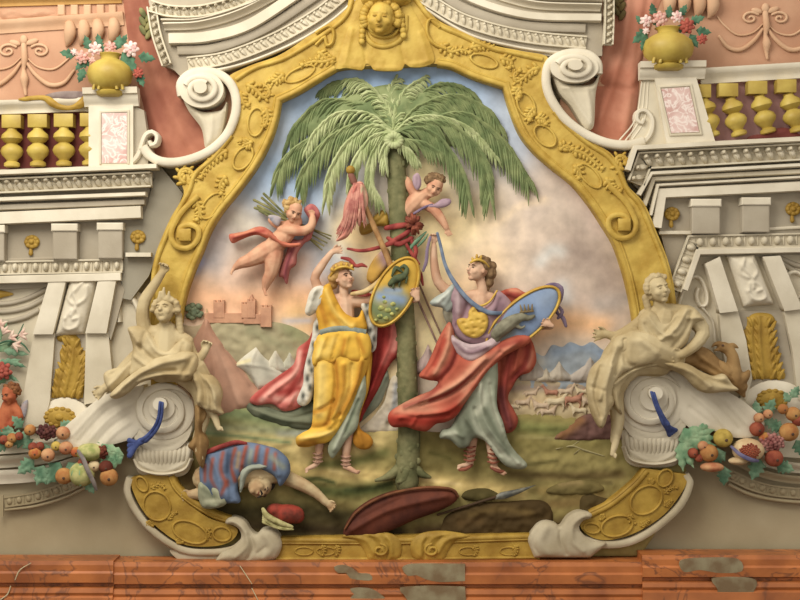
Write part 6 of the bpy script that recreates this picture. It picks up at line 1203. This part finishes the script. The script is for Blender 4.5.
tag(MB().tube([(556, 449, -27, .5), (572, 446, -27, .9), (584, 450, -27, 1), (604, 456, -27, .6)], base=-27).tube([(572, 446, -27, .7), (579, 441, -27, .4)], base=-27).tube([(580, 449, -27, .7), (574, 454, -27, .4)], base=-27).build('twig', mat('pale_twig', (176, 164, 112), (140, 126, 80))), 'bare pale twig lying on the meadow by the right statue\'s lowest foot', 'twig')

# ================================================================ stone statues
ST = M['stone']; STD = mat('brown_figure_stone', (168, 130, 76), (130, 94, 48), 4, bump=.2, bscale=40)
def scloth(name, pts, d, h, folds, parent, m=None, R=12, res=1.7, **k): return relief(name, pts, d, h, m or ST, parent, R=R, t=k.pop('t', 8), rim=1.2, res=res, lump=.4, folds=folds, **k)
D5 = 18; FB = D5; B_ = dict(base=D5)
s1 = thing('statue', 'buff stone seated figure with one arm raised high, on the lower left volute', 'statue', 165, 385, D5)
b = MB()
b.tube([(166, 332, D5, 12), (165, 350, D5, 15), (162, 368, D5, 15)], **B_); b.tube([(146, 334, D5, 8), (166, 334, D5, 9), (186, 342, D5-1, 8)], **B_)
b.tube([(166, 334, D5+3, 6.4), (165, 324, D5+4, 5.8)], **B_); f = head(b, 166, 311, D5+7, 14, yaw=-12, pitch=24, roll=-6, base=D5)
b.tube([(146, 334, D5+1, 7.5), (143, 318, D5+2, 7), (145, 301, D5+3, 6.2), (155, 285, D5+4, 5), (163, 273, D5+5, 4)], **B_); hand(b, 163, 273, D5+5, -74, 9.5, curl=.85, base=D5, thumb=1)
b.tube([(186, 342, D5, 7), (193, 356, D5+1, 6), (200, 358, D5+3, 5), (206, 350, D5+4, 4)], **B_); hand(b, 206, 351, D5+4, -72, 10, curl=.75, base=D5, thumb=-1)
b.tube([(146, 350, D5, 9), (132, 362, D5+1, 8), (118, 376, D5+2, 6.4), (106, 388, D5+4, 4.4)], **B_); hand(b, 106, 388, D5+5, 142, 11, curl=.45, base=D5, thumb=1)
b.tube([(170, 370, D5, 13), (190, 366, D5+4, 13), (202, 378, D5+3, 10), (208, 400, D5+1, 7), (212, 414, D5, 4.6)], **B_); foot(b, 215, 415, D5+3, 62, 10.5, base=D5)
b.tube([(180, 372, D5-4, 12), (198, 390, D5-4, 9), (202, 420, D5-5, 7), (196, 440, D5-4, 4.6)], **B_); foot(b, 197, 444, D5-1, 70, 10, base=D5)
b.fuse('body', ST, s1, voxel=.0095); face(f, s1, D5, lip=ST, brow=ST, eyem=ST)
b = MB(); rr = random.Random(2)
for k in range(30): a = PI*.95+k*PI*1.15/29; b.blob(166+12*math.cos(a)+rr.random()*2, 308+10.5*math.sin(a)+rr.random()*2, D5+5+rr.random()*5, 3.4, 2.6, 3.4, base=D5, rot=math.degrees(a), seg=8, rings=6)
for p in ((161, 293, -20), (165, 289, 0), (170, 293, 25)): b.tube([(p[0], p[1]+8, D5+10, 2.8), (p[0]+1, p[1]-1, D5+12, 1.3)], base=D5, seg=8)
for k in range(6): b.blob(179+k*.4, 316+k*4, D5+2, 4, 4.4, 4, base=D5, seg=8, rings=6)
b.fuse('hair', ST, s1, voxel=.0095, sm=1)
scloth('robe', [(140, 326), (148, 330), (158, 342), (168, 348), (178, 342), (184, 338), (192, 344), (192, 356), (184, 364), (166, 368), (146, 376), (130, 376), (130, 364), (133, 348), (130, 336), (128, 328), (134, 326)], D5+6, 8,
       [([(150, 336), (160, 352), (178, 354)], 2.2, 3), ([(140, 346), (156, 360), (176, 362)], 2, -3), ([(136, 356), (152, 368)], 2, 3), ([(132, 330), (140, 342)], 2, 2.5), ([(184, 344), (182, 358)], 2, -2.5), ([(146, 332), (142, 348)], 1.8, -2.5)], s1, R=10)
scloth('sleeve', [(104, 374), (112, 369), (122, 366), (132, 358), (136, 348), (142, 354), (138, 368), (128, 380), (118, 388), (112, 392), (106, 386)], D5+4, 7, [([(136, 354), (122, 374), (110, 386)], 2, 3), ([(128, 362), (112, 374)], 1.8, -2.5)], s1, R=7)
scloth('drapery', [(110, 395), (120, 384), (132, 374), (146, 364), (160, 356), (176, 352), (192, 352), (198, 360), (196, 374), (186, 382), (176, 380), (164, 378), (150, 380), (138, 384), (126, 394), (116, 399)], D5+12, 8,
       [([(116, 394), (136, 378), (160, 364), (186, 358)], 3, 4), ([(126, 390), (146, 374), (176, 370)], 2, -4), ([(140, 382), (164, 374), (190, 374)], 2, 3), ([(194, 356), (184, 374)], 2, -3)], s1, R=9)
scloth('drapery', [(192, 356), (198, 360), (202, 372), (212, 376), (219, 384), (222, 394), (220, 406), (223, 414), (212, 412), (202, 408), (196, 402), (197, 390), (192, 378), (188, 370)], D5+8, 9,
       [([(194, 362), (204, 384), (206, 408)], 2.2, -4), ([(200, 370), (214, 388), (218, 408)], 2.4, 4), ([(206, 376), (212, 396), (212, 410)], 1.8, -3), ([(196, 380), (200, 402)], 1.8, 3)], s1, R=8)
scloth('drapery', [(196, 404), (208, 410), (206, 420), (203, 430), (208, 442), (206, 454), (203, 468), (198, 462), (194, 452), (188, 446), (194, 436), (195, 420)], D5-2, 7, [([(200, 408), (200, 430), (203, 460)], 2, 3.5), ([(204, 412), (200, 436), (196, 450)], 1.8, -3)], s1, m=STD, R=7)

s2 = thing('statue', 'buff stone reclining figure with bent knee and open hand, on the lower right volute', 'statue', 655, 375, D5)
b = MB()
b.tube([(664, 318, D5, 14), (662, 336, D5, 14), (668, 354, D5, 14)], **B_); b.tube([(646, 316, D5, 8), (664, 312, D5, 9), (688, 314, D5, 9)], **B_)
b.tube([(662, 312, D5+3, 6.6), (658, 302, D5+4, 6)], **B_); f = head(b, 657, 290, D5+7, 14.5, yaw=22, pitch=8, roll=-10, base=D5)
b.tube([(688, 314, D5+1, 9), (698, 324, D5+2, 8.4), (702, 334, D5+4, 7.4), (692, 346, D5+8, 6), (680, 354, D5+12, 4.6)], **B_); hand(b, 681, 354, D5+12, 172, 11, curl=.5, base=D5, thumb=1)
b.tube([(646, 318, D5, 7), (632, 328, D5+1, 6), (616, 336, D5+2, 5), (606, 334, D5+3, 4)], **B_); hand(b, 607, 334, D5+3, 176, 12, curl=.25, base=D5, thumb=1)
b.tube([(672, 358, D5, 14), (652, 350, D5+7, 16), (630, 342, D5+8, 14), (612, 356, D5+5, 11), (602, 384, D5+2, 9), (606, 404, D5, 7)], **B_)
b.tube([(660, 364, D5-2, 13), (632, 366, D5, 12), (616, 390, D5, 9), (618, 420, D5-1, 7), (615, 440, D5-1, 5)], **B_); foot(b, 616, 440, D5+2, 100, 10.5, base=D5)
b.fuse('body', ST, s2, voxel=.0095); face(f, s2, D5, lip=ST, brow=ST, eyem=ST)
b = MB()
for k in range(30): a = PI*.6+k*PI*1.1/29; b.blob(656+12*math.cos(a)+rr.random()*2, 286+11*math.sin(a)+rr.random()*2, D5+5+rr.random()*5, 3.4, 2.6, 3.4, base=D5, rot=math.degrees(a), seg=8, rings=6)
for k in range(4): b.blob(645+k*1, 298+k*4, D5+3, 4, 4.4, 4, base=D5, seg=8, rings=6)
b.fuse('hair', ST, s2, voxel=.0095, sm=1)
scloth('robe', [(640, 316), (648, 310), (656, 314), (664, 322), (674, 314), (684, 306), (694, 308), (700, 314), (704, 320), (694, 324), (690, 334), (686, 344), (676, 352), (662, 352), (648, 346), (640, 336), (638, 324)], D5+7, 8,
       [([(646, 316), (658, 332), (672, 336)], 2, 3), ([(684, 310), (674, 328), (658, 340)], 2, 3.5), ([(690, 312), (684, 330), (672, 346)], 2, -3), ([(644, 324), (656, 342)], 1.8, -3), ([(686, 318), (700, 318)], 1.8, 2.5), ([(676, 318), (664, 332)], 1.6, -2.5)], s2, R=10)
scloth('drapery', [(612, 344), (618, 336), (632, 333), (648, 336), (660, 346), (664, 356), (656, 362), (644, 366), (630, 370), (618, 378), (612, 392), (614, 402), (608, 414), (605, 424), (600, 428), (592, 414), (588, 398), (587, 386), (591, 370), (600, 360), (608, 354)], D5+12, 9,
       [([(624, 340), (624, 360), (634, 368)], 2.6, -4), ([(614, 346), (606, 372), (598, 398)], 2.4, 4), ([(600, 366), (594, 392), (600, 416)], 2, -3.5), ([(610, 366), (604, 392), (604, 416)], 2.2, 3.5), ([(620, 350), (614, 374)], 2, -3), ([(640, 340), (654, 352)], 4, 3), ([(590, 386), (602, 390)], 1.6, -2)], s2, R=10)
scloth('drapery', [(606, 380), (616, 372), (632, 366), (650, 362), (664, 360), (660, 366), (646, 369), (634, 374), (624, 384), (620, 398), (622, 414), (616, 410), (610, 400)], D5+6, 7, [([(612, 384), (632, 370), (656, 364)], 1.8, 3), ([(614, 392), (618, 410)], 1.8, 2.5)], s2, R=7)
scloth('drapery', [(658, 362), (672, 360), (688, 364), (702, 372), (714, 376), (724, 374), (732, 384), (738, 390), (722, 392), (706, 393), (696, 388), (684, 376), (668, 368)], D5+8, 7, [([(664, 363), (690, 372), (708, 386)], 2.2, 3), ([(690, 366), (712, 380), (732, 386)], 2, -3), ([(704, 374), (724, 378)], 2, 2.5)], s2, R=8)
scloth('drapery', [(690, 352), (698, 346), (710, 350), (720, 360), (730, 368), (736, 380), (742, 392), (730, 386), (716, 378), (700, 370), (682, 364), (676, 358)], D5-4, 6, [([(694, 352), (712, 366), (732, 380)], 2.2, 3), ([(700, 362), (720, 374)], 1.8, -2.5)], s2, m=STD, R=7)
s3 = thing('stone_eagle', 'brown stone eagle with raised beak beside the reclining statue', 'bird', 736, 385, 14)
b = MB(); Bq = dict(base=14)
b.tube([(722, 347, 16, 5.6), (727, 349, 16, 5.8), (732, 356, 16, 6), (733, 366, 15, 7.6), (734, 378, 14, 10), (740, 386, 14, 8)], **Bq)
b.tube([(719, 344, 17, 3.4), (714, 344, 18, 2), (711, 347, 18, 1)], **Bq); b.tube([(720, 349, 17, 2.6), (714, 350, 18, 1.2)], **Bq); b.tube([(726, 347, 16, 3), (733, 345, 15, 2.6), (738, 348, 14, 1)], **Bq)
b.tube([(738, 382, 16, 7), (745, 376, 16, 5), (748, 372, 15, 2.6)], **Bq); b.tube([(740, 388, 14, 6), (744, 396, 14, 2)], **Bq)
b.tube([(728, 372, 18, 6), (722, 366, 18, 5), (718, 362, 17, 3)], **Bq)
b.fuse('body', STD, s3, voxel=.0095)
MB().blob(721, 345, 21.5, 1.3, 1.1, 1, base=14).build('eye', M['eye'], s3)

FB = None
# child mask on the gilt frame
mk = MB(); f = head(mk, 381, 20, 8, 17, yaw=-6, pitch=-2, roll=4, base=0, child=True); mk.blob(381, 20, 2, 17, 17, 8, base=0)
mask = mk.fuse('child_mask', M['gold'], fr, voxel=.011)
for q in (-1, 1):
    for (v, r) in (((q*.27, -.70, .05), (.15, .08, .07)),):
        e = MB(); Q, m_, s_ = f; e.blob(*Q(v), r[0]*s_, r[2]*s_, r[1]*s_, base=0, mtx=m_); e.build('eye', M['goldd'], mask)
e = MB(); Q, m_, s_ = f; e.blob(*Q((0, -.76, -.46)), .2*s_, .07*s_, .06*s_, base=0, mtx=m_); e.build('mouth', M['goldd'], mask)
b = MB()
for k in range(24): a = PI*.85+k*PI*1.3/23; b.blob(381+17.5*math.cos(a), 18+16*math.sin(a), 4+(k % 3), 4.6, 3.6, 4, base=0, rot=math.degrees(a), seg=8, rings=6)
for y in range(5): b.blob(363-y*.3, 22+y*5, 3, 3.4, 3.6, 3, base=0, seg=8, rings=6); b.blob(401+y*.6, 16+y*5, 3, 3.4, 3.6, 3, base=0, seg=8, rings=6)
b.build('hair', M['gold'], mask)
relief('cap', [(360, -12, 1), (362, 2), (372, 6), (386, 4), (398, 6), (410, 2), (412, -12, 1)], 2, 10, M['gold'], mask, R=8, t=8, res=1.8, folds=[([(366, -6), (380, 1), (404, -2)], 2, 3)])

# ================================================================ fruit garlands and blue ribbons
FM = {}
def fm_(nm, a, b, sc_=9): FM[nm] = mat('fruit_'+nm, a, b, sc_, rough=.8, spec=.15)
fm_('orange', (198, 142, 76), (174, 106, 52)); fm_('peach', (212, 158, 106), (188, 112, 74)); fm_('apple', (204, 160, 70), (190, 92, 50)); fm_('red', (172, 86, 58), (136, 58, 42)); fm_('melon', (196, 190, 118), (150, 158, 84), 14)
fm_('pear', (206, 174, 74), (170, 142, 56)); fm_('grape', (112, 62, 52), (84, 44, 42)); fm_('pink_grape', (190, 130, 120), (140, 76, 72)); fm_('plum', (120, 56, 38), (92, 40, 30)); fm_('flesh', (226, 200, 150), (206, 170, 122))
LG1 = mat('pale_leaf', (150, 182, 136), (104, 150, 108), 10)
def fruit(nm, x, y, r, parent, d=4, ry=None, calyx=True, name=None):
    r *= 1.1; b = MB(); b.blob(x, y, d, r, ry or r*.95, r*.9, base=d, seg=18, rings=12); o = b.build(name or {'melon': 'melon', 'pear': 'pear', 'apple': 'apple', 'orange': 'orange', 'peach': 'peach'}.get(nm, 'fruit'), FM[nm], parent)
    if calyx: MB().blob(x+r*.15, y+r*.15, d+r*.86, r*.16, r*.16, r*.12, base=d, seg=8, rings=6).build('calyx', M['eye'], o)
    return o
def grapes(x, y, rx, ry, nm, n, parent, d=3):
    rr = random.Random(int(x)); 
    for k in range(n):
        a = k*2.4; q = math.sqrt((k+.5)/n); r = 2.2+rr.random()*.4
        MB().blob(x+rx*q*math.cos(a), y+ry*q*math.sin(a), d+5*(1-q), r, r, r, base=d, seg=10, rings=7).build('grape', FM[nm], parent)
gl = thing('fruit_garland', 'garland of melons, oranges, grapes and leaves below the left console', 'garland', 60, 455, 0)
for a in ((27, 442, 24, 200), (22, 428, 16, 230), (14, 430, 20, 175), (60, 462, 26, 120), (44, 465, 22, 110), (40, 468, 18, 70), (54, 440, 24, 20), (78, 442, 20, 320), (68, 462, 24, 60), (34, 460, 22, 140), (8, 444, 18, 170), (50, 446, 20, 150), (88, 446, 18, 300), (86, 480, 16, 60), (60, 428, 14, 330), (30, 450, 18, 250)):
    leaf(a[0], a[1], -4, a[2], a[3], M['leaf'], gl, w=.4)
for k in range(7): leaf(124, 455, -2+k*.3, 30, 140+k*11, LG1, gl, w=.16)
for a in (('orange', 30, 430, 5.5), ('peach', 63, 433, 6.5), ('apple', 35, 453, 6), ('peach', 48, 455, 6.5), ('peach', 66, 448, 6.5), ('orange', 64, 476, 8), ('orange', 109, 477, 8.5), ('red', 33, 447, 4.6), ('red', 40, 446, 4), ('plum', 106, 467, 6.5), ('red', 4, 440, 4.6), ('orange', 12, 438, 4.8), ('red', 19, 436, 4), ('orange', 9, 444, 4), ('apple', 76, 452, 5), ('red', 83, 463, 5), ('flesh', 94, 466, 5.5), ('pear', 56, 446, 4.6)):
    fruit(*a, gl)
mo = fruit('melon', 82, 474, 12, gl, d=2, calyx=False); mo2 = fruit('melon', 90, 452, 13, gl, d=0, ry=9, calyx=False)
for k in range(5): MB().tube([(82, 463, 8, .7), (74+k*4, 473, 13-abs(k-2)*1.2, .9), (82, 485, 8, .7)], base=2, seg=6).build('rib', LG1, mo)
grapes(47, 432, 10, 7, 'grape', 22, gl); grapes(102, 452, 5.5, 5.5, 'plum', 12, gl)
MB().tube([(80, 450, 12, 1.6), (86, 458, 16, 2.2), (90, 468, 16, 2.4), (95, 480, 13, 2.2), (97, 489, 8, 1.6)], base=4, flat=.5).build('ribbon', mat('grey_violet_ribbon', (150, 138, 130), (116, 106, 104), 10), gl)
def blue_ribbon(pth, fan, label):
    t = thing('ribbon', label, 'ribbon', pth[0][0], pth[0][1], 20)
    for o in (-1.6, 0, 1.6): MB().tube([(x+o*.9, y+o*.3, d+abs(o), r) for x, y, d, r in pth], base=20, flat=.7).build('strand', M['blue'], t)
    for e in fan: MB().tube(e, base=20, flat=.6).build('tassel', M['blue'], t)
blue_ribbon([(163, 402, 28, 1.3), (161, 416, 24, 1.5), (157, 426, 20, 1.7), (150, 435, 16, 2), (143, 441, 12, 2.6)], [[(144, 440, 13, 3), (136, 444, 11, 3.2), (127, 442+k*5, 7, 3)] for k in range(4)], 'blue ribbon tying the left garland to the lower left volute')
blue_ribbon([(651, 392, 28, 1.3), (655, 404, 26, 1.5), (661, 416, 22, 2), (666, 424, 18, 3)], [[(664, 420, 20, 3), (669, 428, 14, 3.4), (672+k*2, 436-k*1.5, 8, 2.6)] for k in range(4)], 'blue ribbon tying the right garland to the lower right volute')
gr = thing('fruit_garland', 'garland of cut pomegranate, grapes, apples and leaves at the lower right', 'garland', 740, 445, 0)
for a in ((752, 418, 16, 200), (758, 416, 16, 260), (766, 414, 18, 300), (770, 424, 18, 20), (778, 426, 16, 200), (734, 428, 22, 200), (738, 430, 24, 350), (726, 452, 20, 150), (724, 466, 20, 90), (760, 458, 24, 110), (776, 464, 20, 20), (752, 414, 14, 120), (730, 446, 16, 240), (792, 398, 14, 300), (790, 402, 12, 240), (796, 440, 20, 60)):
    leaf(a[0], a[1], -4, a[2], a[3], M['leaf'], gr, w=.4)
for k in range(4): leaf(678, 440, -1, 40, -28+k*12, LG1, gr, w=.2)
for k in range(3): leaf(680, 442, -1, 30, 40+k*22, LG1, gr, w=.22)
for a in (('red', 693, 453, 5), ('orange', 709, 453, 8.5), ('peach', 703, 446, 5), ('pear', 723, 438, 9), ('red', 757, 429, 7), ('peach', 759, 418, 5), ('orange', 789, 432, 9), ('red', 774, 458, 8.5), ('orange', 793, 414, 7), ('red', 798, 420, 6), ('orange', 783, 409, 5), ('peach', 768, 414, 4.5), ('apple', 764, 437, 5), ('red', 699, 458, 4)):
    fruit(*a, gr)
o = fruit('peach', 712, 467, 11, gr, ry=5, d=4, calyx=False)
o = fruit('flesh', 748, 450, 15, gr, ry=12, d=2, calyx=False); rr = random.Random(4); b = MB()
for k in range(60): a = k*2.4; q = math.sqrt(k/60); b.blob(747+10*q*math.cos(a), 450+7.5*q*math.sin(a), 2+15.2-q*q*3.4, 1.3, 1.2, 1.1, base=2, seg=7, rings=5)
b.build('seeds', FM['red'], o)
fruit('flesh', 738, 461, 9, gr, ry=4, d=2, calyx=False)
grapes(772, 442, 12, 8, 'pink_grape', 30, gr, d=6)
MB().tube([(730, 446, 10, 1.4), (737, 453, 17, 2), (747, 458, 18, 2.2), (756, 460, 12, 1.6)], base=4, flat=.5).build('ribbon', mat('slate_ribbon', (118, 112, 146), (90, 86, 124), 10), gr)

# ================================================================ flowers and small figure at the left edge
t = thing('bouquet', 'spray of pale lilies and one red bloom at the left edge, above the red cherub', 'flowers', 5, 370, -20)
for a in ((-6, 352, 30, -30, 'l'), (2, 350, 28, 10, 'd'), (-4, 364, 26, -10, 'd'), (6, 360, 22, 20, 'd'), (-8, 384, 24, -20, 'l'), (2, 372, 20, 30, 'd'), (-6, 344, 28, -60, 'l'), (10, 384, 14, 60, 'd')): leaf(a[0], a[1], -24, a[2], a[3], LG1 if a[4] == 'l' else M['leaf'], t, w=.16)
MB().tube([(-6, 346, -20, .9), (8, 341, -18, 1), (22, 343, -17, 1), (30, 352, -18, .6)], base=-20).tube([(8, 345, -20, .8), (18, 336, -18, .9), (24, 324, -18, .5)], base=-20).build('stem', LEAFD, t)
for x, y, ang in ((4, 334, -60), (10, 338, -20), (20, 335, -10), (2, 328, -90), (14, 344, 20)):
    b = MB(); a = math.radians(ang)
    for s in (-.5, 0, .5): b.tube([(x, y, -18, 1.2), (x+5*math.cos(a+s), y+5*math.sin(a+s), -16, 2), (x+9*math.cos(a+s*1.5), y+9*math.sin(a+s*1.5), -17, .5)], base=-20, seg=7)
    b.build('lily', mat('lily_petal', (230, 206, 184), (218, 168, 150), 20), t)
flower(3, 371, -16, 9, 'red', t, 'red_bloom')
D6 = -18; FB = D6; B_ = dict(base=D6)
t = thing('cherub', 'small reddish cherub crouching at the left edge above the garland', 'cherub', 8, 425, D6)
RC = mat('reddened_flesh', (196, 104, 60), (166, 72, 40), 8)
b = MB(); b.tube([(4, 428, D6, 11), (8, 414, D6, 10), (10, 404, D6, 8)], **B_); f = head(b, 11, 394, D6+5, 10, yaw=-30, pitch=-10, roll=-10, base=D6, child=True)
b.tube([(14, 406, D6+2, 5), (20, 416, D6+4, 5), (12, 424, D6+6, 4.4), (0, 422, D6+6, 4)], **B_); b.fuse('body', RC, t, voxel=.01); face(f, t, D6)
curls(14, 389, D6+3, 8.5, 44, mat('russet_curls', (150, 92, 48), (112, 62, 30), 20), t, D6, skip=lambda x, y: x < 11 and y > 388)
relief('wing', [(20, 412), (22, 404), (27, 400), (27, 408), (24, 418)], D6, 2, WG, t, R=3, t=3, res=1.4)
